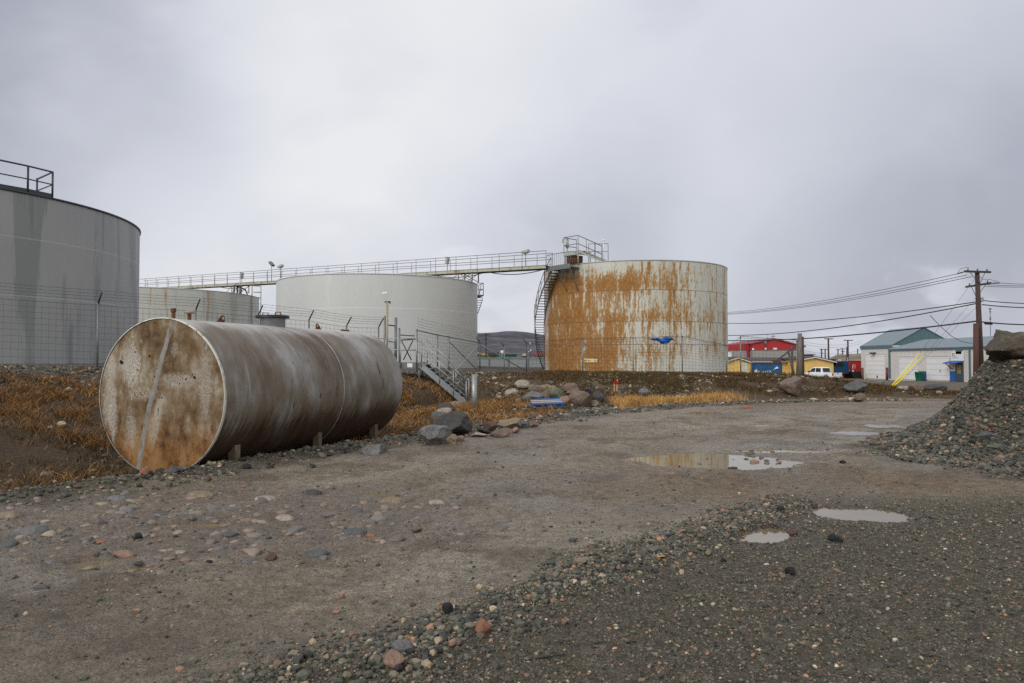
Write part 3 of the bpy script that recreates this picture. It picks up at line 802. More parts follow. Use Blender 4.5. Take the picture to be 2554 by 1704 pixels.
def shell_mesh(name, C, Rr, z0, z1, mat, parent, n=192, a0=0.0, nz=2, col=None):
    t = np.linspace(0, 2 * math.pi, n + 1) + a0; zs = np.linspace(z0, z1, nz)
    T, Z = np.meshgrid(t, zs)
    V = np.stack([Rr * np.cos(T).ravel(), Rr * np.sin(T).ravel(), Z.ravel() - parent.location.z], 1)
    UV = np.stack([((T - a0) * Rr).ravel(), (Z - z0).ravel()], 1)
    i = np.arange(nz - 1)[:, None] * (n + 1); j = np.arange(n)[None]
    F = np.stack([i + j, i + j + 1, i + n + 2 + j, i + n + 1 + j], -1).reshape(-1, 4)
    return np_mesh(name, V, F, mat, True, col(T.ravel(), Z.ravel()) if col else None, parent, UV)

def make_tank(label, C, Rr, z0, z1, mat, roofmat, rimmat, rise=.5, group='big upright storage tanks', a0=0.0, nz=2, col=None, rim=.075):
    t = thing('storage_tank', label, 'storage tank', (C[0], C[1], z0), 0, group)
    shell_mesh('shell', C, Rr, z0, z1, mat, t, 192, a0, nz, col)
    m = MB(); m.lathe((C[0], C[1], 0), [(Rr + .005, z1 - .09), (Rr + rim, z1 - .085), (Rr + rim, z1 + .0), (Rr - .03, z1 + .004)], 160); m.build('rim', rimmat, t)
    m = MB(); m.lathe((C[0], C[1], 0), [(Rr - .03, z1 + .002), (Rr * .6, z1 + rise * .45), (.05, z1 + rise)], 96); m.build('roof', roofmat, t)
    return t

GREYP = tank_paint('grey_tank_paint', c8(148, 150, 151), c8(160, 162, 162), (3.6, 6.25), 9.0,
                   [(c8(108, 112, 112), .55, .50, .56, .55, 0), (c8(98, 104, 104), 1.1, .58, .62, .40, 5.0), (c8(150, 152, 154), 1.4, .60, .66, .35, 0), (c8(116, 116, 106), 2.6, .60, .7, .4, 3.0)]).m
LIGHTP = tank_paint('light_grey_tank_paint', c8(194, 198, 197), c8(202, 205, 203), (2.4, 4.75), 7.4,
                    [(c8(214, 217, 215), .8, .62, .70, .35, 0), (c8(174, 178, 177), 1.6, .60, .72, .25, 0), (c8(150, 150, 138), 2.2, .66, .74, .25, 1.2)]).m
DULLP = tank_paint('weathered_tank_paint', c8(184, 186, 178), c8(194, 196, 190), (2.4, 4.8), 7.2,
                   [(c8(150, 152, 146), .7, .52, .6, .5, 0), (c8(160, 128, 70), .62, .60, .66, .75, 6.5), (c8(150, 112, 56), 1.2, .645, .69, .8, 5.5), (c8(120, 116, 92), 1.8, .62, .72, .4, 3), (c8(198, 200, 196), .9, .66, .74, .35, 0)]).m
ROOFP = plain('tank_roof_paint', c8(160, 163, 163), .6, 0, .15, .8)

# big dark grey tank on the left: fitted from its right tangent and rim
TL = make_tank('big dark grey tank with streaked sides and a black guard rail on top', (-32.4, 38.0), 11.3, .95, 9.33, GREYP, ROOFP, DARKST, .7, rim=.06)
# guard rail on its roof
m = MB()
def on_rim(u, zz, C, Rr):
    """point of the rim circle in the direction of photo column u (near side)"""
    dx = (u - CU) / FPX; d = Vector((dx, 1.0)); a = d.dot(d); b = -2 * d.dot(Vector(C)); c = Vector(C).dot(Vector(C)) - Rr * Rr
    q = (-b - math.sqrt(max(0, b * b - 4 * a * c))) / (2 * a)
    return Vector((dx * q, q, zz))
rail = bpy.data.objects.new('guard_rail', None); link(rail, TL); 
pts = [on_rim(u, 9.35, (-32.4, 38.0), 11.25) for u in (-160, -60, 62, 124)]
inn = pts[3] + Vector((-1.5, 1.15, 0))
for p in pts + [inn]: m.tube([p, p + Vector((0, 0, 1.22))], .05, 6)
for hz, r in ((1.22, .042), (.62, .03)): m.tube([p + Vector((0, 0, hz)) for p in pts] + [inn + Vector((0, 0, hz * .96))], r, 6)
m.beam(pts[0] + Vector((0, 0, .09)), pts[2] + Vector((0, 0, .09)), .05, .16); m.beam(pts[2] + Vector((0, 0, .09)), pts[3] + Vector((0, 0, .09)), .05, .16)
bpy.data.objects.remove(rail)
m.build('guard_rail', DARKST, TL)

TM = make_tank('clean light grey tank in the middle behind the galvanised stairs', (-11.5, 62.4), 8.5, .8, 8.18, LIGHTP, ROOFP, LIGHTP, .45, rim=.03)
TB = make_tank('dull whitish tank with brown rust runs, farthest back between two other tanks', (-38.3, 78.0), 10.3, .8, 8.62, DULLP, ROOFP, DULLP, .5, rim=.03)

# ---- rusty tank
CR = Vector((10.17, 60.0)); RR_ = 7.46
toC = (-CR).normalized(); rt = Vector((-toC.y, toC.x))
A0 = math.atan2(toC.y, toC.x) - math.pi            # seam of the uv at the far side; u = RR_*pi faces the camera
def rp(phi, r, z):
    """point on the rusty tank: phi degrees to the photo right of the line of sight"""
    d = toC * math.cos(R(phi)) + rt * math.sin(R(phi))
    return Vector((CR.x + d.x * r, CR.y + d.y * r, z))
def rust_bias(T, Z):
    d = (T - A0 - math.pi); d = (d + math.pi) % (2 * math.pi) - math.pi      # + = toward photo right
    X = np.sin(d); v = (Z - .75) / 8.25
    vis = np.cos(d) > -.2
    left = sst(.10, -.30, X) * sst(-1.02, -.86, X)
    b = .02 + .50 * left * sst(1.02, .80, v) - .12 * sst(.8, 1.0, v)
    b += .16 * sst(-.15, -.5, X) * sst(.7, .3, v)
    # lower part of each course flakes most
    for zc in (.10, .42, .71):
        b += .13 * np.exp(-((v - zc - .07) / .05) ** 2) * sst(.75, .2, X)
    b += .20 * np.exp(-((X - .18) / .16) ** 2) * np.exp(-((v - .30) / .10) ** 2)
    b += .16 * np.exp(-((X - .42) / .10) ** 2) * np.exp(-((v - .62) / .08) ** 2)
    b += .22 * np.exp(-((X - .36) / .05) ** 2) * sst(.45, .1, v)
    b += .18 * np.exp(-((X - .80) / .03) ** 2) * sst(.6, .2, v) + .18 * np.exp(-((X - .93) / .025) ** 2)
    b += .15 * np.exp(-((X - .35) / .45) ** 2) * np.exp(-((v - .50) / .07) ** 2)
    b -= .20 * sst(.10, .45, X) * sst(.18, .06, v) - .0
    b += .16 * np.exp(-((v - .86) / .09) ** 2) * sst(-.2, .0, X) * sst(.75, .5, X) * .6
    b -= .22 * np.exp(-((X + .12) / .13) ** 2) * np.exp(-((v - .53) / .09) ** 2)
    b -= .25 * np.exp(-((X + .93) / .035) ** 2) * sst(1, .9, v)
    b -= .12 * np.exp(-((X + .48) / .05) ** 2) * sst(.2, .5, v)
    b -= .10 * sst(.5, .9, X)
    b = np.where(b > 0, b * .42, b * .62) + .040
    b -= .082 * sst(.05, -.2, X)
    b += .05 * (fbm(X * 9, v * 2.2, 311, 3) - .5) + .10 * sst(.0, -.25, X) * sst(-1.0, -.93, X) * (fbm(X * 22 + 3, v * .5, 313, 2) - .5)
    return {'bias': b}
k = NT('rusted_tank_paint'); uv = k.uv(); u, v, _ = k.sep(uv)
bias = k.attr('bias', 'Fac')
nA = k.noise(k.map(uv, (.55, .22, 1)), 1.0, 6, .62)
nB = k.noise(k.map(uv, (4.2, .42, 1)), 1.0, 6, .72)
nC = k.noise(k.map(uv, (7.0, 3.2, 1)), 1.0, 5, .7)
nD = k.noise(k.map(uv, (13, 1.1, 1)), 1.0, 3, .6)
f = k.math('ADD', k.math('MULTIPLY', nA, .55), k.math('ADD', k.math('MULTIPLY', nB, .85), k.math('MULTIPLY', nC, .65)))
f = k.math('ADD', k.math('SUBTRACT', f, .525), bias)
strk = k.noise(k.map(uv, (3.4, .03, 1), (9, 0, 0)), 1.0, 4, .7); run = None
for z in (2.06, 3.76, 6.06, 8.1):
    d = k.math('SUBTRACT', z, v); l = k.math('MULTIPLY', k.ss(d, 0.0, .03), k.ss(d, 1.5, .05)); run = l if run is None else k.math('MAXIMUM', run, l)
f = k.math('ADD', f, k.math('MULTIPLY', run, k.ss(strk, .46, .66, -.05, .17)))
paint = k.ramp(k.noise(k.map(uv, (.3, .14, 1)), 1.0, 4, .6), [(.3, c8(178, 181, 170)), (.5, c8(192, 195, 187)), (.7, c8(204, 206, 201))])
paint = k.mix(k.math('MULTIPLY', k.ss(nD, .5, .75), .22), paint, c8(150, 150, 130))
stain = k.ss(f, .47, .66)
c = k.mix(k.math('MULTIPLY', stain, .92), paint, k.ramp(nB, [(.3, c8(172, 150, 104)), (.7, c8(152, 120, 70))]))
core = k.ss(f, .585, .70)
rc = k.ramp(k.math('ADD', k.math('MULTIPLY', nC, .6), k.math('MULTIPLY', nB, .4)), [(.34, c8(84, 52, 26)), (.44, c8(124, 82, 40)), (.54, c8(154, 108, 56)), (.64, c8(180, 140, 86))])
c = k.mix(k.math('MULTIPLY', core, .95), c, rc)
pit = k.math('MULTIPLY', k.ss(k.noise(k.map(uv, (11, 6, 1)), 1.0, 3, .6), .60, .68), k.ss(f, .50, .62))
c = k.mix(k.math('MULTIPLY', pit, .7), c, c8(84, 48, 24))
# pale scrape marks and whitish washes
wash = k.math('MULTIPLY', k.ss(k.noise(k.map(uv, (1.5, .16, 1), (4, 1, 0)), 1.0, 4, .6), .60, .72), k.ss(f, .62, .45))
c = k.mix(k.math('MULTIPLY', wash, .7), c, c8(206, 208, 206))
h = None
for z in (2.05, 3.75, 6.05):
    d = k.math('ABSOLUTE', k.math('SUBTRACT', k.math('ADD', v, k.math('MULTIPLY', k.noise(k.map(uv, (.8, 0, 1)), 1.0, 2), .03)), z + .015))
    l = k.ss(d, .012, .05, 1.0, 0.0); h = l if h is None else k.math('MAXIMUM', h, l)
c = k.mix(k.math('MULTIPLY', h, .55), c, c8(104, 74, 44))
k.set(col=c, rough=k.ramp(f, [(.5, .45), (.75, .85)]), spec=.35, normal=k.bump(k.math('ADD', k.math('MULTIPLY', core, .4), k.math('MULTIPLY', h, .6)), .3, .03))
TR = make_tank('heavily rusted pale tank with a curved stairway winding up its left side', CR, RR_, .75, 9.0, k.m, ROOFP, PALEG, .4, a0=A0, nz=120, col=rust_bias, rim=.025)

# ---- curved stairway on the rusty tank
ST_TOP, ST_A, ST_K = 8.62, -50.0, 7.4
def st_phi(z): return ST_A - (ST_TOP - z) * ST_K
stair = MB(); nt_ = 38
TREADM = plain('stair_tread_steel', c8(70, 72, 72), .6, .3, .3, 6, c8(92, 62, 42))
sroot = None
zs = [.95 + i * (ST_TOP - .95) / nt_ for i in range(nt_ + 1)]
for r in (RR_ + .06, RR_ + .80):
    m = MB()
    for i in range(nt_):
        m.beam(rp(st_phi(zs[i]), r, zs[i] - .06), rp(st_phi(zs[i + 1]), r, zs[i + 1] - .06), .03, .2 if r > RR_ + .5 else .16)
    m.build('stair_stringer', RAILG, TR)
m = MB()
for z in zs:
    a = st_phi(z); w_ = 1.0
    p = [rp(a - w_, RR_ + .07, z), rp(a - w_, RR_ + .79, z), rp(a + w_, RR_ + .79, z), rp(a + w_, RR_ + .07, z)]
    m.prism([q - Vector((0, 0, .02)) for q in p], (0, 0, .04))
tro = m.build('stair_treads', TREADM, TR)
m = MB()
for i, z in enumerate(zs):
    if i % 3 == 0 or i == nt_: m.tube([rp(st_phi(z), RR_ + .82, z - .1), rp(st_phi(z), RR_ + .82, z + 1.0)], .022, 5)
for hz in (1.0, .55): m.tube([rp(st_phi(z), RR_ + .82, z + hz) for z in zs], .026 if hz == 1.0 else .018, 6)
m.build('stair_handrail', RAILG, TR)
m = MB()
for z in (4.9, 6.3, 3.7, 2.3): m.box(rp(st_phi(z), RR_ + .86, z + .55), (.06, .5, .95 if z > 5 else .8), st_phi(z) * 0 + math.atan2(rp(st_phi(z), 1, 0).y - CR.y, rp(st_phi(z), 1, 0).x - CR.x)) if z in (4.9, 2.9) else None
m.box(rp(st_phi(5.25), RR_ + .87, 5.75), (.05, .42, 1.0), math.atan2(rp(st_phi(5.25), 1, 0).y - CR.y, rp(st_phi(5.25), 1, 0).x - CR.x))
m.build('stair_guard_plate', PALEG, TR)
# landing below the rim, bracket struts
def arcbox(mb, a0, a1, r0, r1, z0, z1, n=6):
    for i in range(n):
        p, q = a0 + (a1 - a0) * i / n, a0 + (a1 - a0) * (i + 1) / n
        mb.prism([rp(p, r0, z0), rp(p, r1, z0), rp(q, r1, z0), rp(q, r0, z0)], (0, 0, z1 - z0))
m = MB(); arcbox(m, -51, -33, RR_ + .06, RR_ + 1.15, 8.62, 8.70)
arcbox(m, -51, -33, RR_ + 1.12, RR_ + 1.16, 8.5, 8.86)
for a in (-34, -43):
    m.beam(rp(a, RR_ + 1.0, 8.6), rp(a, RR_ + .03, 6.9), .06, .06)
lo = m.build('landing', GALVD, TR)
m = MB(); L1 = list(np.linspace(-51, -33, 7))
for a in np.linspace(-51, -33, 14): m.tube([rp(a, RR_ + 1.12, 8.7), rp(a, RR_ + 1.12, 9.75)], .014, 5)
for hz in (1.06, .12): m.tube([rp(a, RR_ + 1.12, 8.7 + hz) for a in L1], .025, 6)
for hz in (1.06, .55): m.tube([rp(-33, RR_ + 1.12, 8.7 + hz), rp(-33, RR_ + .1, 8.7 + hz)], .022, 6)
link_rail = m.build('landing_rail', RAILG, TR)
# raised gauging platform over the rim and the short stair down to the roof
pc = rp(-37, RR_ - .35, 0); pd = (rp(-37, 1, 0) - Vector((CR.x, CR.y, 0))).normalized(); ps = Vector((-pd.y, pd.x, 0))
def pp(a, b, z): return Vector((pc.x, pc.y, 0)) + ps * a + pd * b + Vector((0, 0, z))
ZP = 9.92
m = MB(); rotp = math.atan2(ps.y, ps.x)
m.box(pp(0, 0, ZP - .03), (1.5, 1.5, .06), rotp)
m.box(pp(0, .74, ZP - .16), (1.5, .03, .30), rotp); m.box(pp(.74, 0, ZP - .16), (.03, 1.44, .30), rotp); m.box(pp(-.74, 0, ZP - .16), (.03, 1.44, .30), rotp)
for a in (-.7, .7):
    for b in (-.7, .7): m.tube([pp(a, b, ZP - .1), pp(a, b, 8.75 if b > 0 else 9.05)], .035, 6)
plo = m.build('gauging_platform', PALEG, TR)
m = MB()
for a in np.linspace(-.6, .6, 6): m.box(pp(a, .66, (ZP + 8.75) / 2 - .1), (.04, .03, ZP - 9.05), rotp)
m.box(pp(0, .3, 9.3), (1.2, .5, .5), rotp)
m.build('platform_grille', RUSTY, TR)
rd = rt.to_3d()                                   # roof stair runs to the photo right
base = pp(.74, .3, ZP)
rEnd = base + rd * 1.75 + Vector((0, .3, 0)); rEnd.z = 9.1
m = MB()
for off in (-.35, .35):
    o2 = pd * off; m.beam(base + o2 - Vector((0, 0, .08)), rEnd + o2, .04, .18)
for i in range(6):
    q = base.lerp(rEnd, (i + .5) / 6); m.box(q, (.25, .68, .03), math.atan2(rd.y, rd.x))
m.build('roof_stair', PALEG, TR)
m = MB(); corners = [pp(-.72, -.72, ZP), pp(-.72, .72, ZP), pp(.72, .72, ZP)]
for p in corners: m.tube([p, p + Vector((0, 0, 1.12))], .022, 6)
for hz in (1.12, .5):
    m.tube([p + Vector((0, 0, hz)) for p in corners] + [rEnd + pd * .36 + Vector((0, 0, hz + .02))], .032, 6)
for t in (.35, .7, 1.0):
    q = pp(.72, .72, ZP).lerp(rEnd + pd * .36, t); m.tube([q, q + Vector((0, 0, 1.13))], .02, 6)
e1 = rEnd + rd * .25; bk = pp(.2, -1.1, 9.3)
for hz in (1.35, .75):
    m.tube([bk + Vector((0, 0, hz)), e1 + Vector((0, 0, hz))], .024, 6)
for t in (0, .35, .7, 1.0):
    q = bk.lerp(e1, t); m.tube([Vector((q.x, q.y, 9.02)), Vector((q.x, q.y, q.z + 1.36))], .022, 6)
m.build('platform_rail', RAILG, TR)
m = MB(); q = pp(-.85, .2, 0)
m.tube([Vector((q.x, q.y, 9.2)), Vector((q.x, q.y, 11.0))], .05, 8); m.tube([Vector((q.x, q.y, 10.3)), Vector((q.x, q.y, 11.0))], .12, 8)
m.tube([Vector((q.x, q.y, 11.0)), Vector((q.x - .35, q.y, 11.03))], .03, 6); m.box((q.x - .34, q.y, 10.85), (.12, .12, .26))
m.tube([Vector((q.x, q.y, 11.0)), Vector((q.x, q.y, 11.14))], .03, 6)
m.build('level_gauge', PALEG, TR)
m = MB(); m.tube([e1 + Vector((-.35, 0, .2)), e1 + Vector((-.35, 0, 1.55))], .02, 6); m.lathe(e1 + Vector((-.35, 0, 1.6)), [(0, -.1), (.09, -.05), (.1, .03), (0, .09)], 10)
m.build('roof_vent', WHITEP, TR)
m = MB(); m.tube([rp(-72, RR_ + .12, 9.15), rp(-72, RR_ + .12, .9)], .03, 6); m.tube([rp(-64, RR_ + .05, 8.9), rp(-64, RR_ + .05, 6.6)], .02, 6); m.build('down_pipe', plain('red_pipe_paint', c8(150, 78, 62), .6, .1, .2), TR)
# lettering plate low on the shell
FONT = None
def text_mesh(name, s, size, mat, parent, origin, xdir, updir, ext=.004, align='LEFT', xs=1.0):
    cu = bpy.data.curves.new(name, 'FONT'); cu.body = s; cu.size = size; cu.extrude = ext; cu.align_x = align; cu.resolution_u = 2
    ob = bpy.data.objects.new('tmp_text', cu); COL.objects.link(ob)
    dg = bpy.context.evaluated_depsgraph_get(); me = bpy.data.meshes.new_from_object(ob.evaluated_get(dg))
    bpy.data.objects.remove(ob); bpy.data.curves.remove(cu)
    x = Vector(xdir).normalized(); up = Vector(updir).normalized(); nrm = x.cross(up)
    M = Matrix.Translation(Vector(origin)) @ Matrix((x * xs, up, nrm)).transposed().to_4x4()
    me.transform(WM[parent.name].inverted() @ M if parent is not None else M)
    me.materials.clear(); me.materials.append(mat); me.name = name
    return link(bpy.data.objects.new(name, me), parent)
BLACKP = plain('black_paint', c8(24, 22, 20), .6, 0, .1)
CREAM = plain('cream_sign_paint', c8(232, 206, 150), .55, 0, .08)
def plate(name, a0, a1, z0, z1, mat):
    m = MB(); arcbox(m, a0, a1, RR_ + .012, RR_ + .03, z0, z1, 5); return m.build(name, mat, TR)
def col2phi(u, z):
    lo_, hi_ = -89.0, 89.0
    for _ in range(40):
        mid = (lo_ + hi_) / 2; p = rp(mid, RR_, z)
        if CU + FPX * p.x / p.y < u: lo_ = mid
        else: hi_ = mid
    return lo_
ZS = 1.62
s1 = plate('sign_plate', col2phi(1457, ZS), col2phi(1483, ZS), ZS - .13, ZS + .13, CREAM)
a_ = col2phi(1458.2, ZS); p0 = rp(a_, RR_ + .045, ZS - .075); p1 = rp(col2phi(1482.5, ZS), RR_ + .045, ZS - .075)
text_mesh('lettering', 'JET-A-1', .20, BLACKP, s1, p0, p1 - p0, (0, 0, 1), .006, 'LEFT', .92)
s2 = plate('sign_plate', col2phi(1484.2, ZS), col2phi(1489.6, ZS), ZS - .12, ZS + .10, WHITEP)
p0 = rp(col2phi(1485.4, ZS), RR_ + .045, ZS - .09); p1 = rp(col2phi(1489, ZS), RR_ + .045, ZS - .09)
text_mesh('lettering', '4', .20, BLACKP, s2, p0, p1 - p0, (0, 0, 1), .006)

# ---- landing and stair on the right of the middle tank, ladder on the back tank
CM = Vector((-11.5, 62.4)); RM = 8.5; tm = (-CM).normalized(); rm = Vector((-tm.y, tm.x))
def mp(phi, r, z):
    d = tm * math.cos(R(phi)) + rm * math.sin(R(phi)); return Vector((CM.x + d.x * r, CM.y + d.y * r, z))
m = MB(); m.prism([mp(90, RM + .02, 7.35), mp(90, RM + .62, 7.35), mp(101, RM + .62, 7.35), mp(101, RM + .02, 7.35)], (0, 0, .12)); m.build('landing', GALVD, TM)
m = MB()
for p in (mp(90, RM + .6, 7.4), mp(101, RM + .6, 7.4), mp(90, RM + .05, 7.4)): m.tube([p, p + Vector((0, 0, 1.1))], .03, 6)
for hz in (1.1, .55): m.tube([mp(90, RM + .05, 7.4 + hz), mp(90, RM + .6, 7.4 + hz), mp(101, RM + .6, 7.4 + hz)], .028, 6)
m.tube([mp(92, RM + .25, 7.4), mp(93, RM + .5, 8.45)], .025, 6)
m.build('landing_rail', DARKST, TM)
m = MB()
for i in range(30):
    z = 7.2 - i * .2; a = 92 + i * 1.75
    m.prism([mp(a - .9, RM + .04, z), mp(a - .9, RM + .56, z), mp(a + .9, RM + .56, z), mp(a + .9, RM + .04, z)], (0, 0, .035))
m.build('stair_treads', DARKST, TM)
m = MB(); m.tube([mp(92 + i * 1.75, RM + .58, 7.15 - i * .2) for i in range(30)], .03, 6); m.build('stair_stringer', DARKST, TM)
CB = Vector((-38.3, 78.0)); tb = (-CB).normalized(); rb = Vector((-tb.y, tb.x))
def bp(phi, r, z):
    d = tb * math.cos(R(phi)) + rb * math.sin(R(phi)); return Vector((CB.x + d.x * r, CB.y + d.y * r, z))
m = MB()
for a in (79.5, 82.5): m.tube([bp(a, 10.5, .9), bp(a, 10.5, 10.0)], .03, 6)
for i in range(34): m.tube([bp(79.5, 10.5, 1.1 + i * .26), bp(82.5, 10.5, 1.1 + i * .26)], .016, 5)
for z in (8.7, 9.3, 10.0): m.tube([bp(79.5, 10.5, z), bp(79, 9.7, z), bp(83, 9.7, z), bp(82.5, 10.5, z)], .025, 6)
m.build('ladder', GALVD, TB)
m = MB(); m.tube([bp(60, 10.42, 1), bp(60, 10.42, 10.1)], .05, 6); m.build('down_pipe', plain('ochre_pipe_paint', c8(150, 134, 100), .6, .1, .25), TB)
m = MB()
for a, r, hh in ((55, 9.6, .9), (51, 9.6, .75), (47, 9.7, .8)): m.tube([bp(a, r, 8.6), bp(a, r, 8.7 + hh)], .09, 8)
m.tube([bp(46, 9.5, 9.4), bp(50, 9.8, 9.4), bp(56, 10.0, 9.2), bp(58, 10.1, 8.6)], .06, 8)
m.build('roof_valves', DARKST, TB)

# ================================================================== elevated walkway between the tanks
WA, WB = Vector((-44.5, 86.0, 10.15)), Vector((2.9, 55.9, 8.99))
wd = (WB - WA); wl = wd.length; wdn = wd.normalized(); wn = Vector((wdn.y, -wdn.x, 0)).normalized()     # wn points toward the camera
BR = thing('elevated_walkway', 'long pale steel walkway with hand rails running above the tanks to the rusty one', 'walkway', (WB.x, WB.y, .8))
GIRD = plain('walkway_girder_paint', c8(170, 172, 156), .55, .1, .12, 1.2, c8(140, 118, 88))
for s_, nm in ((.5, 'girder'), (-.5, 'girder')):
    m = MB(); m.beam(WA + wn * s_ + Vector((0, 0, -.13)), WB + wn * s_ + Vector((0, 0, -.13)), .02, .24)
    for hz in (-.25, -.005): m.beam(WA + wn * s_ + Vector((0, 0, hz)), WB + wn * s_ + Vector((0, 0, hz)), .10, .02)
    m.build(nm, GIRD, BR)
m = MB(); m.beam(WA + Vector((0, 0, -.05)), WB + Vector((0, 0, -.05)), .96, .03)
for i in range(27):
    q = WA.lerp(WB, i / 26); m.beam(q - wn * .48 - Vector((0, 0, .18)), q + wn * .48 - Vector((0, 0, .18)), .06, .1)
m.build('deck', DARKST, BR)
POSTM = MB(); 
for s_, hh in ((.53, 1.1), (-.53, 1.05)):
    m = MB()
    for hz in (hh, hh * .52): m.tube([WA + wn * s_ + Vector((0, 0, hz)), WB + wn * s_ + Vector((0, 0, hz))], .024, 6)
    gr_ = m.build('guard_rail', RAILG, BR)
    np_ = 26
    for i in range(np_ + 1):
        q = WA.lerp(WB, i / np_ if s_ > 0 else min(1, (i + .35) / np_)) + wn * s_
        pm = MB(); pm.tube([q + Vector((0, 0, -.2)), q + Vector((0, 0, hh))], .022, 5); pm.build('rail_post', RAILG, gr_)
def truss(u, zb, half=.8):
    # frame standing on a tank roof where the walkway crosses photo column u
    lo_, hi_ = 0.0, 1.0
    for _ in range(40):
        mid = (lo_ + hi_) / 2; q = WA.lerp(WB, mid)
        if CU + FPX * q.x / q.y < u: lo_ = mid
        else: hi_ = mid
    q = WA.lerp(WB, lo_); m = MB(); top = q.z - .27
    for a in (-half, half):
        for s_ in (-.45, .45): m.tube([Vector((q.x, q.y, zb)) + wdn * a + wn * s_, Vector((q.x, q.y, top)) + wdn * a + wn * s_], .05, 6)
    for s_ in (-.45, .45):
        for a in (-half, half): m.tube([Vector((q.x, q.y, zb)) + wdn * a + wn * s_, Vector((q.x, q.y, top)) - wdn * a + wn * s_], .032, 5)
    m.tube([Vector((q.x, q.y, zb)) - wdn * (half + 1.0) + wn * .45, Vector((q.x, q.y, top)) - wdn * half + wn * .45], .03, 5)
    m.build('support_frame', plain('support_steel', c8(128, 118, 104), .6, .3, .3, 6, c8(90, 62, 44)), BR)
truss(598, 8.75); truss(1168, 8.15, .7); truss(380, 8.75, .9)
def along(u):
    lo_, hi_ = 0.0, 1.0
    for _ in range(40):
        mid = (lo_ + hi_) / 2; q = WA.lerp(WB, mid)
        if CU + FPX * q.x / q.y < u: lo_ = mid
        else: hi_ = mid
    return WA.lerp(WB, lo_)
def floodlight(u, side, hh, tilt, lbl):
    q = along(u) + wn * side; t = thing('floodlight', lbl, 'floodlight', (q.x, q.y, q.z), math.atan2(wn.y, wn.x), 'floodlights on the walkway rail')
    m = MB(); m.tube([(0, 0, 0), (0, 0, hh)], .03, 6); m.build('stem', RAILG, t, False)
    m = MB(); mt = Matrix.Rotation(R(tilt), 3, 'X'); m.box((0, 0, hh + .15), (.34, .62, .2), mt); m.box(Vector((.0, 0, hh + .05)), (.30, .4, .1), mt); m.build('lamp_housing', PALEG if hh < 1.4 else GALVD, t, False)
floodlight(687, .56, 1.55, -40, 'floodlight tipped steeply on a tall stem, left of a pair on the walkway rail')
floodlight(709, .56, 1.25, 12, 'pale floodlight lying level on the walkway rail, right of a pair')
floodlight(591, -.5, .75, 85, 'upright ochre lamp housing behind the walkway rail above the back tank')
floodlight(1304, -.45, 1.15, 10, 'small white floodlight over the walkway near the rusty tank')
floodlight(1107, -.45, .85, 80, 'upright pale lamp housing behind the walkway rail above the light grey tank')
for a, b in ((.80, .90), (.9, 1.0), (.28, .36)):
    m = MB()
    P_ = [WA.lerp(WB, a + (b - a) * i / 12) + wn * .4 + Vector((0, 0, -.27 - .55 * (1 - (2 * i / 12 - 1) ** 2) * (b - a) * 6)) for i in range(13)]
    m.tube(P_, .035, 5); m.build('hanging_cable', CABLE, BR)

# ================================================================== rusted horizontal tank in front
HT_C = Vector((-5.39, 11.1, 1.055)); HR = 1.20; HL = 5.72; HA = math.atan2(.949, .315)
HT = thing('fuel_tank', 'old horizontal steel tank lying beside the road, mottled brown and grey with a rusty end', 'fuel tank', (HT_C.x, HT_C.y, HT_C.z), HA)
# local frame: x along the axis, y to the photo left / back, z up; the near end at x = 0
k = NT('old_tank_shell'); uv = k.uv(); o = k.obj(); u, v, _ = k.sep(uv); ox, oy, oz = k.sep(o)
n1 = k.noise(k.map(uv, (.8, .5, 1)), 1.0, 5, .6); n2 = k.noise(k.map(uv, (3.2, 1.1, 1)), 1.0, 6, .7); n3 = k.noise(k.map(uv, (48, 34, 1)), 1.0, 3, .75)
f = k.math('ADD', k.math('MULTIPLY', n1, .5), k.math('ADD', k.math('MULTIPLY', n2, .32), k.math('MULTIPLY', n3, .22)))
c = k.ramp(f, [(.43, c8(78, 66, 52)), (.47, c8(108, 94, 77)), (.52, c8(120, 111, 98)), (.565, c8(134, 131, 126)), (.62, c8(166, 167, 165))])
c = k.mix(k.math('MULTIPLY', k.ss(u, 3.2, 5.6), .55), c, k.ramp(f, [(.41, c8(100, 94, 82)), (.5, c8(130, 128, 121)), (.60, c8(164, 166, 164))]))
c = k.mix(k.math('MULTIPLY', k.ss(n3, .42, .58), .50), c, k.mix(1.0, c, (.62, .56, .50), 'MULTIPLY'))
# bleached top, scratches hanging round the flank, brown soaked belly
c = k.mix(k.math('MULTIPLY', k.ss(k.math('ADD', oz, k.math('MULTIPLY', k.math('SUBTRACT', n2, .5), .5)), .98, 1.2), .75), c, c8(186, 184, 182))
sc = k.noise(k.map(uv, (15, .55, 1)), 1.0, 3, .55)
slant = k.noise(k.n('ShaderNodeCombineXYZ', {0: k.math('ADD', k.math('MULTIPLY', u, 17), k.math('MULTIPLY', v, -3.2)), 1: k.math('MULTIPLY', v, .75), 2: 0}).outputs[0], 1.0, 3, .55)
band = k.math('MULTIPLY', k.ss(oz, .1, -.35), k.ss(oz, -1.15, -.5))
c = k.mix(k.math('MULTIPLY', k.math('MULTIPLY', k.ss(slant, .62, .70), band), .45), c, c8(168, 166, 164))
c = k.mix(k.math('MULTIPLY', k.math('MULTIPLY', k.ss(sc, .64, .70), k.ss(oz, -.4, .3)), .35), c, c8(176, 176, 176))
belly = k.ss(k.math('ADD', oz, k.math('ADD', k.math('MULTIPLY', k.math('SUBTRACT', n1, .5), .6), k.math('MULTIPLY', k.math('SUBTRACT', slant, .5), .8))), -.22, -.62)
c = k.mix(k.math('MULTIPLY', belly, .9), c, k.ramp(n2, [(.3, c8(48, 32, 24)), (.6, c8(78, 56, 42)), (.75, c8(104, 82, 64))]))
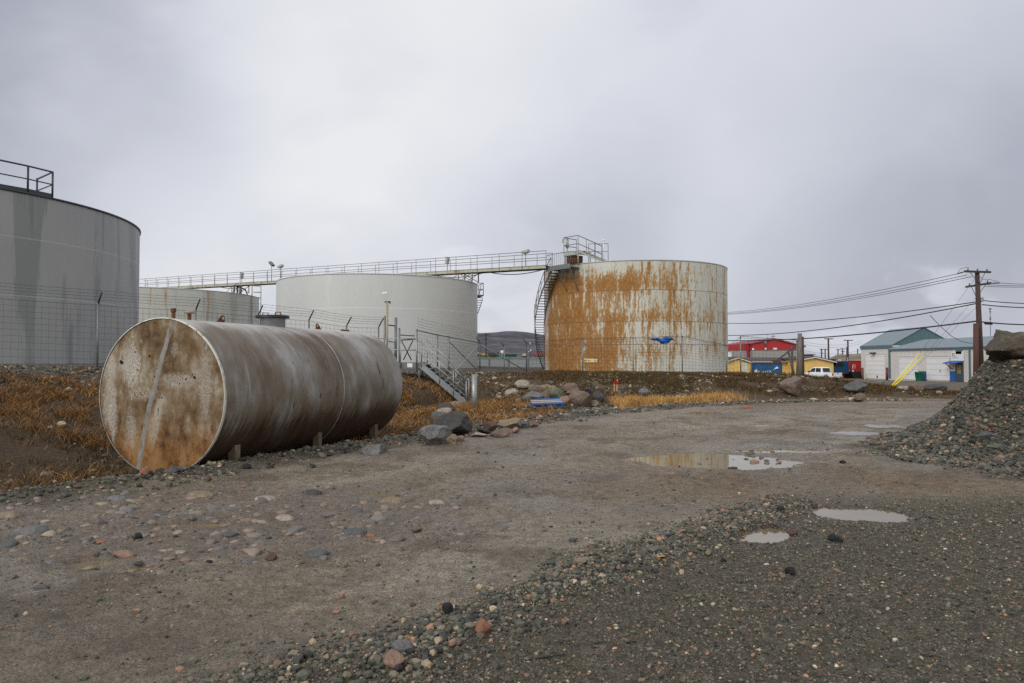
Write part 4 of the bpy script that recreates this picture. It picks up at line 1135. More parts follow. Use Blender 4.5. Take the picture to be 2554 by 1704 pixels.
dk = k.math('MULTIPLY', k.ss(k.noise(k.map(uv, (5, 2.2, 1), (3, 3, 0)), 1.0, 3, .5), .69, .72), .8)
c = k.mix(dk, c, c8(74, 52, 38))
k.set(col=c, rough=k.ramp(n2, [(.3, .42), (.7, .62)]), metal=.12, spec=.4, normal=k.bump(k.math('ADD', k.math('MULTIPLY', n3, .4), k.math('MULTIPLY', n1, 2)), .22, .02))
na_, nx_ = 128, 24
T, XX = np.meshgrid(np.linspace(0, 2 * math.pi, na_ + 1), np.linspace(0, HL, nx_))
dent = 1 + .006 * (fbm(XX * .9, T * 1.5, 301, 3) - .5)
V = np.stack([XX.ravel(), (HR * dent * np.sin(T)).ravel(), (HR * dent * np.cos(T)).ravel()], 1)
UV = np.stack([XX.ravel(), (T * HR).ravel()], 1)
i = np.arange(nx_ - 1)[:, None] * (na_ + 1); j = np.arange(na_)[None]
F = np.stack([i + j, i + j + 1, i + na_ + 2 + j, i + na_ + 1 + j], -1).reshape(-1, 4)
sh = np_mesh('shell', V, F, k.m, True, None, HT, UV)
if sh.data.polygons[5].normal.dot(sh.data.polygons[5].center - Vector((sh.data.polygons[5].center.x, 0, 0))) < 0: sh.data.flip_normals()
# weld bead and rim
WELD = plain('weld_bead', c8(166, 166, 164), .5, .3, .2, 9, c8(120, 108, 96))
def ring(x, r0, w_, hgt, name, mat, n=96):
    m = MB(); prof = [(r0 - .004, -w_ / 2), (r0 + hgt, -w_ / 2.6), (r0 + hgt, w_ / 2.6), (r0 - .004, w_ / 2)]
    vs = []; fs = []
    for (r, dx) in prof:
        for q in range(n):
            t = 2 * math.pi * q / n; vs.append((x + dx, r * math.sin(t), r * math.cos(t)))
    for a in range(3):
        for q in range(n): fs.append((a * n + q, a * n + (q + 1) % n, (a + 1) * n + (q + 1) % n, (a + 1) * n + q))
    m.add(vs, fs, True); return m.build(name, mat, HT, False)
ring(3.30, HR, .024, .006, 'weld_seam', WELD); ring(.0, HR, .05, .012, 'rim', plain('whitish_rim', c8(196, 196, 188), .55, .1, .2, 8, c8(130, 118, 100)))
# end plate, slightly dished
k = NT('rusted_end_plate'); o = k.obj(); ox, oy, oz = k.sep(o)
n1 = k.noise(o, 1.6, 6, .65); n2 = k.noise(k.map(o, (5, 5, 2.0)), 1.0, 6, .72); n3 = k.noise(o, 48, 3, .75)
f = k.math('ADD', k.math('MULTIPLY', n1, .45), k.math('ADD', k.math('MULTIPLY', n2, .35), k.math('MULTIPLY', n3, .25)))
c = k.ramp(f, [(.44, c8(74, 57, 38)), (.48, c8(106, 86, 60)), (.52, c8(124, 106, 82)), (.555, c8(142, 130, 112)), (.60, c8(172, 167, 157))])
c = k.mix(k.math('MULTIPLY', k.ss(n3, .44, .56), .66), c, k.mix(1.0, c, (.56, .48, .38), 'MULTIPLY'))
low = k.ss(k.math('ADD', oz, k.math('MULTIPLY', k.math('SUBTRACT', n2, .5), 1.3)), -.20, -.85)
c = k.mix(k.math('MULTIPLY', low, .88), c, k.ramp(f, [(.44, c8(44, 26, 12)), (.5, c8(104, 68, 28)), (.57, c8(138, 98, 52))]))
nf = k.noise(o, 16, 5, .7)
def spot(cy, cz, ry, rz, amp):
    a = k.math('DIVIDE', k.math('SUBTRACT', oy, cy), ry); b = k.math('DIVIDE', k.math('SUBTRACT', oz, cz), rz)
    d = k.math('SQRT', k.math('ADD', k.math('MULTIPLY', a, a), k.math('MULTIPLY', b, b)))
    d = k.math('ADD', d, k.math('ADD', k.math('MULTIPLY', k.math('SUBTRACT', n2, .5), 2.6), k.math('MULTIPLY', k.math('SUBTRACT', nf, .5), 2.0)))
    return k.math('MULTIPLY', k.ss(d, 1.15, .45), amp)
for args in ((.55, .55, .20, .42, .85), (-.85, .18, .14, .6, .5), (1.0, .15, .13, .65, .55), (-.42, .24, .42, .12, .5), (.35, .05, .30, .12, .45), (.92, -.35, .1, .4, .6), (.55, -.52, .13, .34, .5), (-.28, .75, .08, .14, .35)):
    c = k.mix(spot(*args), c, k.ramp(n3, [(.4, c8(128, 116, 98)), (.58, c8(192, 190, 183))]))
pv = k.math('ADD', k.math('MULTIPLY', k.ss(n2, .64, .67), k.ss(n1, .5, .6)), k.math('MULTIPLY', k.ss(k.noise(o, 11, 4, .6), .66, .69), k.math('MULTIPLY', k.ss(oz, -.2, -.7), .9)))
c = k.mix(k.math('MULTIPLY', pv, .75), c, c8(46, 30, 18))
k.set(col=c, rough=.75, spec=.3, normal=k.bump(f, .35, .012))
m = MB(); nr_, ns_ = 14, 96; vs = []; fs = []
for a in range(nr_ + 1):
    r = HR * .995 * a / nr_
    for q in range(ns_):
        t = 2 * math.pi * q / ns_; vs.append((-.012 - .02 * (1 - (r / HR) ** 2), r * math.sin(t), r * math.cos(t)))
for a in range(nr_):
    for q in range(ns_): fs.append((a * ns_ + q, a * ns_ + (q + 1) % ns_, (a + 1) * ns_ + (q + 1) % ns_, (a + 1) * ns_ + q))
m.add(vs, fs, True); m.build('end_plate', k.m, HT, False)
m = MB(); nfar = 64
vs = [(HL + .03 * (1 - r), HR * r * math.sin(2 * math.pi * q / nfar), HR * r * math.cos(2 * math.pi * q / nfar)) for r in (1, .5) for q in range(nfar)] + [(HL + .03, 0, 0)]
fs = [(q, (q + 1) % nfar, nfar + (q + 1) % nfar, nfar + q) for q in range(nfar)] + [(nfar + q, nfar + (q + 1) % nfar, 2 * nfar) for q in range(nfar)]
m.add(vs, fs, True); m.build('far_end_plate', RUSTY, HT, False)
# raised weld strip slanting down the end, and rust holes
m = MB(); PTS = [(-.22, 1.16), (-.10, .78), (.02, .38), (.14, 0.0), (.20, -.22), (.30, -.60), (.38, -1.0), (.41, -1.13)]
for (a, b) in zip(PTS[:-1], PTS[1:]): m.beam((-.040, a[0], a[1]), (-.040, b[0], b[1]), .022, .085)
for a in PTS: pass
m2 = MB(); vs = []
PTS = [(np.interp(q, range(8), [p_[0] for p_ in PTS]), np.interp(q, range(8), [p_[1] for p_ in PTS])) for q in np.linspace(0, 7, 40)]
for q, (y_, z_) in enumerate(PTS):
    xp = -.012 - .02 * (1 - (y_ * y_ + z_ * z_) / HR ** 2); a_ = .046 + .006 * math.sin(q * .5) + .005 * math.sin(q * 2.3); b_ = .046 + .007 * math.cos(q * .6) + .005 * math.sin(q * 1.9)
    vs += [(xp - .001, y_ - a_, z_), (xp - .007, y_ - a_ * .6, z_), (xp - .007, y_ + b_ * .6, z_), (xp - .001, y_ + b_, z_)]
fs = [(q * 4 + e, q * 4 + e + 1, q * 4 + e + 5, q * 4 + e + 4) for q in range(len(PTS) - 1) for e in range(3)]
m2.add(vs, fs, True); m2.build('weld_strip', plain('grey_weld_strip', c8(138, 136, 130), .65, .1, .4, 9, c8(112, 98, 78)), HT, False)
HOLE = plain('rust_hole', c8(16, 12, 10), .9)
g = random.Random(5)
HOLES = [(.76, .52, .035), (-.66, .30, .026), (-.50, .27, .016), (-.38, .20, .014), (.20, .62, .018), (.10, .30, .015), (.0, -.32 + .3, .012), (-.05, -.02, .015), (.44, .4, .012), (.52, .24, .01), (.34, .02, .012), (-.12, .52, .012), (-.62, .34, .012), (.5, .68, .012), (.05, .42, .016), (.48, .02, .012), (.37, .05, .01)]
for y_, z_, r_ in HOLES:
    m = MB(); n_ = 9; vs = [(-.034, y_ + r_ * g.uniform(.6, 1.2) * math.cos(2 * math.pi * q / n_), z_ + r_ * g.uniform(.6, 1.2) * math.sin(2 * math.pi * q / n_)) for q in range(n_)] + [(-.0345, y_, z_)]
    m.add(vs, [(q, (q + 1) % n_, n_) for q in range(n_)], False); m.build('rust_hole', HOLE, HT, False)
# rust gouges on the flank
GOUGE = plain('gouge_rust', c8(62, 30, 20), .8, 0, .4, 20)
def flank(x, a, dr=.003): return Vector((x, -(HR + dr) * math.sin(a), (HR + dr) * math.cos(a)))
for x_, a0_, a1_, w0 in ((4.75, 1.12, 1.36, .018), (4.86, 1.40, 1.62, .006), (1.72, 1.68, 1.80, .014), (3.05, 1.52, 1.57, .008)):
    m = MB(); n_ = 8; vs = []
    for q in range(n_ + 1):
        t = q / n_; ww = w0 * (.35 + .9 * t); a = a0_ + (a1_ - a0_) * t
        vs += [flank(x_ - ww / 2 - .01 * math.sin(3 * t), a), flank(x_ + ww / 2, a)]
    m.add(vs, [(2 * q, 2 * q + 1, 2 * q + 3, 2 * q + 2) for q in range(n_)], False); m.build('rust_gouge', GOUGE, HT, False)
def top_z(y=0): return math.sqrt(HR * HR - y * y)
# vent pipes, lugs, manhole, fittings
for x_, hh, cap in ((.23, .15, 1), (.57, .12, 2)):
    m = MB(); m.lathe((x_, 0, HR - .01), [(.030, 0), (.030, hh)], 14); vp = m.build('vent_pipe', RUSTY, HT, False)
    m = MB()
    if cap == 1: m.lathe((x_, 0, HR - .01 + hh), [(.031, -.035), (.042, -.03), (.042, -.012), (.036, -.008), (.042, 0), (.042, .022), (.03, .03), (0, .032)], 14)
    else: m.lathe((x_, 0, HR - .01 + hh), [(.03, -.01), (.07, -.005), (.085, .01), (.08, .03), (.06, .04), (0, .042)], 16)
    m.build('cap', RUSTY if cap == 1 else plain('pale_rust_cap', c8(160, 140, 118), .7, .1, .3, 12), vp, False)
for x_, s_ in ((1.30, 1), (4.22, -1)):
    m = MB(); prof = [(-.13, 0), (.09, 0), (.085, .125), (.02, .135)]
    m.prism([(x_ + s_ * a, -.008, HR - .01 + b) for a, b in prof], (0, .016, 0)); lg = m.build('lifting_lug', RUSTY, HT, False)
    m = MB(); m.tube([(x_ + s_ * .045, -.0095, HR + .075), (x_ + s_ * .045, .0095, HR + .075)], .026, 12); m.build('eye', plain('bright_eye', c8(190, 176, 150), .7), lg, False)
m = MB(); m.lathe((2.70, 0, 0), [(.235, HR - .06), (.235, HR + .15)], 40); mh = m.build('manhole', plain('manhole_neck', c8(120, 120, 120), .35, .6, .3, 5), HT, False)
m = MB(); m.lathe((2.70, 0, HR + .15), [(.225, 0), (.31, .0), (.31, .02), (.305, .022), (.31, .026), (.31, .046), (.295, .052), (0, .06)], 48); m.build('lid', plain('manhole_lid', c8(58, 60, 62), .45, .5, .3, 8), mh, False)
for y_ in (.17, -.16):
    m = MB(); m.tube([(2.70 - .02 + y_ * .2, y_ + .06, HR + .20), (2.70 - .02 + y_ * .2, y_ + .06, HR + .255), (2.70 - .02 + y_ * .2, y_ - .06, HR + .255), (2.70 - .02 + y_ * .2, y_ - .06, HR + .20)], .011, 6); m.build('handle', RUSTY, mh, False)
for x_ in (5.18, 5.36):
    m = MB(); m.lathe((x_, 0, HR - .01), [(.04, 0), (.05, .03), (.05, .05), (.0, .055)], 14); m.build('plug', RUSTY, HT, False)
# stub legs
LEGM = plain('weathered_leg', c8(104, 92, 76), .8, 0, .3, 6, c8(140, 120, 90))
for x_, s_, y_ in ((.62, .12, -.86), (2.95, .11, -.84), (5.15, .12, -.80), (.62, .12, .8), (2.95, .11, .8), (5.15, .12, .8)):
    m = MB(); zt = -math.sqrt(HR * HR - y_ * y_) + .06
    m.box((x_, y_, (zt - 1.45) / 2), (s_, s_ * 1.1, zt + 1.45)); m.build('leg', LEGM, HT, False)
    m = MB(); m.box((x_, y_ * .97, zt + .02), (.2, .26, .03), Matrix.Rotation(-math.copysign(.78, y_) * -1, 3, 'X'))
    m.build('leg_shoe', RUSTY, HT, False)
# ================================================================== wire fence round the compound
def fence(label, pts, tops, mesh_step=.2, arm=None, loc=None, fine=.0036, h_step=.2, group='fences round the tank compound', post_every=None, barbs=True, top_rail=False, bots=None):
    """pts: post positions (x, y), tops: post top heights; wires strung between them"""
    P = [Vector((x, y, gz(x, y))) for x, y in pts]
    t = thing('wire_fence', label, 'fence', loc or (P[0].x, P[0].y, P[0].z), 0, group)
    ar = Vector(arm) if arm else None
    for p, tz in zip(P, tops):
        m = MB(); m.tube([Vector((p.x, p.y, p.z - .3)), Vector((p.x, p.y, tz))], .035, 8); m.lathe((p.x, p.y, tz), [(.036, -.04), (.04, 0), (.0, .03)], 8)
        po = m.build('fence_post', GALVD, t)
        if ar is not None:
            m = MB(); a = Vector((p.x, p.y, tz - .02)); m.tube([a, a + ar], .028, 6); m.build('barb_arm', DARKST, po)
    m = MB(); hs = []
    for i in range(len(P) - 1):
        a, b = P[i], P[i + 1]; L = (b.xy - a.xy).length; n = max(2, int(L / mesh_step))
        for q in range(n):
            f = q / n; x, y = a.x + (b.x - a.x) * f, a.y + (b.y - a.y) * f
            zb = gz(x, y) + .03; zt = tops[i] + (tops[i + 1] - tops[i]) * f - .06
            m.tube([(x, y, zb), (x, y, zt)], fine, 4, False)
        H = tops[i] - .06 - a.z; nh = max(2, int(round(H / h_step)))
        for q in range(nh + 1):
            f = q / nh; f = f ** .85
            za = a.z + .05 + (tops[i] - .06 - a.z - .05) * f; zb = b.z + .05 + (tops[i + 1] - .06 - b.z - .05) * f
            m.tube([(a.x, a.y, za), ((a.x + b.x) / 2, (a.y + b.y) / 2, (za + zb) / 2 - .012), (b.x, b.y, zb)], fine * (1.7 if q == nh else 1), 4, False)
    m.build('wire_mesh', WIRE, t)
    if barbs:
        for q in range(4):
            pl = []
            for p, tz in zip(P, tops):
                b = Vector((p.x, p.y, tz + .02))
                pl.append(b + (ar * (.25 + .25 * q) if ar is not None else Vector((0, 0, .1 + .13 * q))))
            m = MB()
            for a, b in zip(pl[:-1], pl[1:]):
                m.tube([a, (a + b) / 2 - Vector((0, 0, .02)), b], .0045, 4, False)
                L = (b - a).length
                for s_ in range(int(L / .25)):
                    c_ = a.lerp(b, (s_ + .5) / int(max(1, L / .25))); m.beam(c_ + Vector((-.02, 0, -.025)), c_ + Vector((.02, .0, .025)), .004, .004)
            m.build('barbed_wire', WIRE, t)
    return t
def fpos(u, a, b):
    """point of the ground line a-b seen at photo column u"""
    k_ = (u - CU) / FPX; d = Vector(b) - Vector(a)
    s_ = (k_ * a[1] - a[0]) / (d.x - k_ * d.y)
    return (a[0] + d.x * s_, a[1] + d.y * s_)
def ztop(u, v, p): return at(u, v, p[1]).z
FA, FB = (-13.2, 23.0), (-5.5, 31.0)
lp = []; lt = []
for u, v in ((-420, 716), (-160, 728), (243, 757), (487, 772), (643, 786), (770, 797), (864, 812), (944, 815)):
    p = fpos(u, FA, FB); lp.append(p); lt.append(ztop(u, v, p))
NF = Vector((.42, -.40, 0)).normalized()
fence('wire fence with barbed strands on slanted arms along the bank before the big grey tank', lp, lt, .19, (NF.x * .34 - .0, NF.y * .34, .36))
# run behind the stair platform to the braced corner
mp_ = [(-4.35, 33.0), (-3.55, 34.4), (-3.15, 36.0), (-1.87, 42.0)]
mt_ = [ztop(1038, 821, mp_[0]), ztop(1090, 833, mp_[1]), ztop(1117, 838, mp_[2]), ztop(1197, 853, mp_[3])]
FM = fence('short braced run of wire fence with vertical barb posts behind the stair', mp_, mt_, .2)
m = MB()
for a, b in ((0, 1), (1, 2), (2, 3)):
    m.tube([Vector((*mp_[a], mt_[a] - .05)), Vector((*mp_[b], mt_[b] - .05))], .03, 6)
m.build('top_rail', GALVD, FM)
def zg(p): return gz(p[0], p[1])
for a, b in ((Vector((*mp_[2], mt_[2] - .25)), Vector((-2.0, 41.6, zg((-2.0, 41.6)) + .1))), (Vector((*mp_[3], mt_[3] - .15)), Vector((-2.9, 37.0, zg((-2.9, 37)) + .1)))):
    m = MB(); m.tube([a, b], .03, 6); m.build('brace', GALV, FM)
cp = [(-1.87, 42.0), (.92, 46.0)]; ct = [mt_[3], ztop(1313, 855, cp[1])]
FC = fence('short run of wire fence with a long slanting brace pipe left of the rusty tank', [cp[0], (-.47, 44.0), cp[1]], [ct[0], (ct[0] + ct[1]) / 2 - .25, ct[1]], .2, (-.22, -.12, .3))
m = MB(); m.tube([Vector((*cp[0], ct[0] - .15)), Vector((cp[1][0] - .1, cp[1][1], zg(cp[1]) + .12))], .032, 6); m.build('brace', GALV, FC)
rp_ = [cp[1], (4.5, 46.0), (7.72, 46.0), (10.45, 44.3)]; rtp = [ct[1], ztop(1452, 845, rp_[1]), ztop(1578, 843, rp_[2]), ztop(1701, 840, rp_[3])]
p5 = fpos(1812, (10.45, 44.3), (16.75, 42.0)); p6 = fpos(1847, (10.45, 44.3), (16.75, 42.0)); p7 = (16.6, 42.05)
FR = fence('wire fence on thin dark posts in front of the rusty tank', rp_ + [p5, p6, p7], rtp + [ztop(1812, 862, p5), ztop(1847, 840, p6), ztop(1990, 850, p7)], .2, (0, -.1, .02), fine=.005)
# weathered timber corner with struts
cpst = at(1995, 932, 42.0); ctop = at(1995, 832, 42.0).z
TW = plain('weathered_timber', c8(110, 106, 100), .85, 0, .4, 9, c8(70, 66, 62))
CP = thing('timber_corner_post', 'thick weathered timber corner post with a dark steel strut and leaning props', 'post', (cpst.x, cpst.y, gz(cpst.x, cpst.y)))
zb_ = gz(cpst.x, cpst.y)
m = MB(); m.tube([(cpst.x, cpst.y, zb_ - .3), (cpst.x + .02, cpst.y, ctop)], [.15, .12], 12); m.build('post', TW, CP)
m = MB(); a = at(1994, 856, 42.0); b = at(1923, 911, 42.6); c_ = at(1890, 932, 43.0); m.beam(a, b, .06, .08); m.beam(b, c_, .045, .05); m.build('strut', DARKST, CP)
for (u0, v0, u1, v1) in ((1965, 872, 1981, 930), (1975, 866, 1977, 931), (1991, 860, 1988, 931)):
    m = MB(); a = at(u0, v0, 42.4); b = at(u1, v1, 42.4); m.tube([b - Vector((0, 0, .2)), a], [.075, .055], 8); m.build('prop', TW, CP)
m = MB()
for q in range(6):
    a = at(1967, 871 + q * 6.5, 42.4); b = at(1992, 862 + q * 7, 42.1); m.tube([a, (a + b) / 2 - Vector((0, 0, .04)), b], .006, 4)
m.build('tie_wires', WIRE, CP)
# blue tarpaulin caught on the fence
tp = at(1650, 848, 45.0); g_ = np.linspace(0, 1, 28); h_ = np.linspace(-1, 1, 12)
GU, GV = np.meshgrid(g_, h_)
env = .28 * (np.exp(-((GU - .66) / .20) ** 2) + .42 * np.exp(-((GU - .3) / .3) ** 2)) * np.sqrt(np.clip(1 - (2 * GU - 1) ** 8, .02, 1))
env *= (1 + .35 * fbm(GU * 7, GU * 0 + 3, 401, 3) - .17)
TX = -.80 + 1.62 * GU; TZ = env * GV * .72 + .06 * np.sin(GU * 9) - .10 * (GU > .8) * (GU - .8) * 4 + .03 * np.sin(GU * 23)
TY = -.10 * np.cos(GV * 1.5) * (.5 + env * 2) - .07 * np.sin(GU * 17 + GV * 3.5) - .05 * np.sin(GV * 9 + GU * 6)
Vt = np.stack([TX.ravel(), TY.ravel(), TZ.ravel()], 1)
Vt2 = np.vstack([Vt, Vt + np.array([0, .10, 0])]); n_ = 28; nv = len(Vt)
i = np.arange(11)[:, None] * n_; j = np.arange(27)[None]; Fq = np.stack([i + j, i + j + 1, i + n_ + j + 1, i + n_ + j], -1).reshape(-1, 4)
Fb = Fq[:, ::-1] + nv
edge = [(a, a + 1) for a in range(27)] + [(11 * n_ + a + 1, 11 * n_ + a) for a in range(27)] + [((q + 1) * n_, q * n_) for q in range(11)] + [(q * n_ + 27, (q + 1) * n_ + 27) for q in range(11)]
Fe = np.array([[a, a + nv, b + nv, b] for a, b in edge])
TARP = plain('blue_tarpaulin', c8(22, 92, 178), .38, 0, .35, 7)
tag(np_mesh('tarpaulin', Vt2, np.vstack([Fq, Fb, Fe]), TARP, True, None, None, None, (tp.x, tp.y - .1, tp.z)), 'crumpled bright blue tarpaulin caught high on the wire fence', 'tarpaulin')

# ================================================================== galvanised access stair and gate
pl0 = at(1049, 904, 29.3)                     # nose of the platform
SX0, SY0, PZ = pl0.x, 29.3, pl0.z
foot = at(1163, 1010, 28.9); FZ = gz(foot.x, foot.y) + .0
AS = thing('access_stair', 'galvanised steel stair with hand rails climbing left to a railed platform', 'stair', (foot.x, foot.y, FZ))
ST0 = Vector((SX0, SY0, PZ)); ST1 = Vector((foot.x, foot.y, FZ + .02)); bk = Vector((.10, .95, 0))    # stair width runs away from the camera
m0 = at(985, 905, 29.3)
for s_ in (0, 1):
    m = MB(); o_ = bk * s_; m.beam(ST0 + o_ + Vector((0, 0, -.11)), ST1 + o_ + Vector((0, 0, .02)), .05, .22)
    for dz in (-.0, -.22): m.beam(ST0 + o_ + Vector((0, -.03, dz)), ST1 + o_ + Vector((0, -.03, dz + .13)), .07, .018)
    m.build('stringer', GALV, AS)
nst = 10
for q in range(nst):
    c_ = ST0.lerp(ST1, (q + .7) / nst) + bk * .5; m = MB(); m.box(c_ + Vector((.0, 0, .03)), (.24, .9, .035), math.atan2(bk.y, bk.x) - math.pi / 2); m.build('tread', GALVD, AS)
m = MB(); w_ = m0.x - 1.0
m.prism([Vector((w_, SY0, PZ - .05)), Vector((SX0, SY0, PZ - .05)), Vector((SX0, SY0, PZ - .05)) + bk * 1.35, Vector((w_, SY0, PZ - .05)) + bk * 1.35], (0, 0, .05))
m.beam(Vector((w_, SY0 - .01, PZ - .14)), Vector((SX0, SY0 - .01, PZ - .14)), .03, .22); m.beam(Vector((w_, SY0 + 1.25, PZ - .14)), Vector((SX0, SY0 + 1.25, PZ - .14)), .03, .2)
m.build('platform', GALVD, AS)
m = MB()
RH = at(1049, 845, 29.3).z - PZ
for u in (962, 999, 1039):
    p = at(u, 900, 29.25); m.tube([Vector((p.x, p.y - .02, PZ - .25)), Vector((p.x, p.y - .02, PZ + RH))], .026, 6)
for hz in (RH, RH * .52): m.tube([Vector((w_ + .4, SY0 - .03, PZ + hz)), Vector((at(1039, 900, 29.25).x, SY0 - .03, PZ + hz))], .024, 6)
pr = m.build('platform_rail', GALV, AS)
for s_ in (0, 1):
    m = MB(); o_ = bk * s_ + Vector((0, -.03 if s_ == 0 else .03, 0)); dA = Vector((at(1039, 900, 29.25).x, SY0, PZ)) if s_ == 0 else ST0
    e = ST1.lerp(ST0, .0)
    for hz in (.98, .50): m.tube([dA + o_ + Vector((0, 0, hz if s_ else (RH if hz > .9 else RH * .52))), e + o_ + Vector((.0, 0, hz))], .024, 6)
    for f in (.02, .42, .72, 1.0) if s_ == 0 else (.03, .35, .68, .97):
        q = ST0.lerp(ST1, f) + o_; m.tube([q - Vector((0, 0, .16)), q + Vector((0, 0, .97))], .022, 6)
    m.build('hand_rail', GALV, AS)
for (x_, y_) in ((SX0 - .06, SY0 + .06), (SX0 - .06, SY0 + 1.2), (w_ + .3, SY0 + .06)):
    m = MB(); m.tube([(x_, y_, PZ - .05), (x_, y_, gz(x_, y_) - .2)], .045, 6); m.build('leg', GALVD, AS)
sp_ = at(1022, 908, 29.24); m = MB(); m.box((sp_.x, SY0 - .035, PZ - .12), (.21, .012, .16)); m.build('number_plate', WHITEP, AS)
BO = hit(1183, 1019); m = MB(); m.tube([(0, 0, -.4), (0, 0, 1.16)], .098, 18); m.lathe((0, 0, 1.16), [(.098, 0), (.09, .012), (0, .02)], 18)
b_ = m.build('bollard', plain('mottled_galvanised_pipe', c8(150, 154, 154), .4, .45, .3, 14, c8(110, 112, 112)), None, True); b_.location = BO
tag(b_, 'stout galvanised steel pipe bollard at the foot of the stair', 'bollard')
# gate above the platform
GT = thing('gate', 'tall steel gate frame with mesh leaf at the top of the stair', 'gate', (at(960, 900, 31.2).x, 31.2, gz(at(960, 900, 31.2).x, 31.2)))
for (u, v, d, r) in ((959.5, 788, 31.2, .05), (987, 792, 31.6, .06), (996, 818, 31.0, .04)):
    p = at(u, 900, d); m = MB(); m.tube([(p.x, p.y, gz(p.x, p.y) - .2), (p.x, p.y, at(u, v, d).z)], r, 8); m.build('gate_post', GALVD, GT)
m = MB(); a, b = at(962, 810, 31.2), at(985, 813, 31.5); m.tube([a, b], .03, 6); m.build('lintel', DARKST, GT)
m = MB()
for (u0, v0, u1, v1) in ((966, 850, 986, 854), (966, 900, 986, 902), (985, 852, 985, 905)): m.tube([at(u0, v0, 31.4), at(u1, v1, 31.4)], .028, 6)
for q in range(6): m.tube([at(968 + q * 3, 851, 31.4), at(968 + q * 3, 901, 31.4)], .006, 4)
m.build('gate_leaf', GALVD, GT)
m = MB()
for (u0, v0, u1, v1) in ((1002, 851, 1026, 898), (1030, 849, 1006, 898)): m.tube([at(u0, v0, 30.8), at(u1, v1, 30.8)], .026, 6)
for (u0, v0, u1, v1) in ((999, 836, 1034, 838), (1000, 849, 1036, 846)): m.tube([at(u0, v0, 30.9), at(u1, v1, 30.9)], .026, 6)
m.build('cross_brace', DARKST, GT)
# floodlight mast
MP = at(965, 900, 30.4); MZ = gz(MP.x, MP.y); mtop = at(965, 752, 30.4).z
FLM = thing('floodlight_mast', 'thin ochre mast with a tilted white floodlight standing by the gate', 'light mast', (MP.x, MP.y, MZ))
m = MB(); m.tube([(MP.x, MP.y, MZ - .2), (MP.x, MP.y, mtop)], .05, 8); m.build('mast', plain('ochre_mast_paint', c8(158, 148, 118), .6, .1, .2, 5), FLM)
m = MB(); mt = Matrix.Rotation(R(-12), 3, 'Y') @ Matrix.Rotation(R(20), 3, 'X')
m.box((MP.x - .06, MP.y - .05, mtop + .2), (.20, .16, .34), mt); lh = m.build('lamp_housing', WHITEP, FLM)
m = MB(); m.tube([(MP.x - .1, MP.y, mtop - .02), (MP.x + .14, MP.y, mtop - .02)], .035, 6); m.tube([(MP.x + .12, MP.y, mtop), (MP.x + .12, MP.y, mtop - .1)], .025, 6); m.build('bracket', DARKST, FLM)

# ================================================================== boulders and loose rocks
def rock_mat(name, c, c2=None, speck=True):
    k = NT(name); o = k.obj()
    n1 = k.noise(o, 4, 6, .65, .3); n2 = k.noise(o, 22, 5, .7)
    b = k.ramp(n1, [(.3, tuple(x * .68 for x in c[:3])), (.55, c), (.75, c2 or tuple(min(1, x * 1.35) for x in c[:3]))])
    b = k.mix(1.0, b, k.ramp(n2, [(.3, .72), (.7, 1.22)]), 'MULTIPLY')
    if speck: b = k.mix(k.math('MULTIPLY', k.ss(k.noise(o, 13, 4, .6), .62, .68), .5), b, c8(40, 40, 38))
    k.set(col=b, rough=k.ramp(n2, [(.3, .5), (.7, .78)]), spec=.35, normal=k.bump(k.math('ADD', k.math('MULTIPLY', k.voro(k.map(o, (1, 1, 1)), 5.5), .6), k.math('ADD', n1, k.math('MULTIPLY', n2, .7))), .9, .05))
    return k.m
RM_ = {n: rock_mat('rock_' + n, c, d) for n, c, d in (
    ('grey', c8(112, 112, 112), None), ('dark', c8(72, 69, 68), None), ('brown', c8(116, 100, 88), None), ('tan', c8(136, 122, 102), c8(160, 148, 126)),
    ('pink', c8(144, 118, 104), c8(166, 140, 124)), ('pale', c8(158, 150, 136), c8(178, 172, 160)), ('slate', c8(90, 92, 92), None), ('red', c8(92, 70, 62), None),
    ('black', c8(36, 36, 38), None), ('green', c8(96, 98, 84), c8(132, 128, 104)), ('orange', c8(148, 104, 82), None))}
def rock(size, seed, cuts=7, rough=.16, base=ICO4, depth=.62):
    """a faceted, worn stone in local coordinates, resting on z = 0 within half size"""
    g = np.random.default_rng(seed); V, F = base; V = V.copy()
    for _ in range(cuts):
        n = g.normal(size=3); n /= np.linalg.norm(n); d = g.uniform(depth, .92)
        pr = V @ n; ov = np.clip(pr - d, 0, None); V = V - ov[:, None] * n[None] * .94
    nz = fbm3(V * 1.6 + seed, seed + 7, 4) - .5; nz2 = fbm3(V * 6 + seed, seed + 9, 3) - .5
    V = V * (1 + rough * 2.2 * nz + rough * .55 * nz2)[:, None]
    lo, hi = V.min(0), V.max(0)
    V = (V - (lo + hi) / 2) / (hi - lo) * np.array(size)
    return V, F
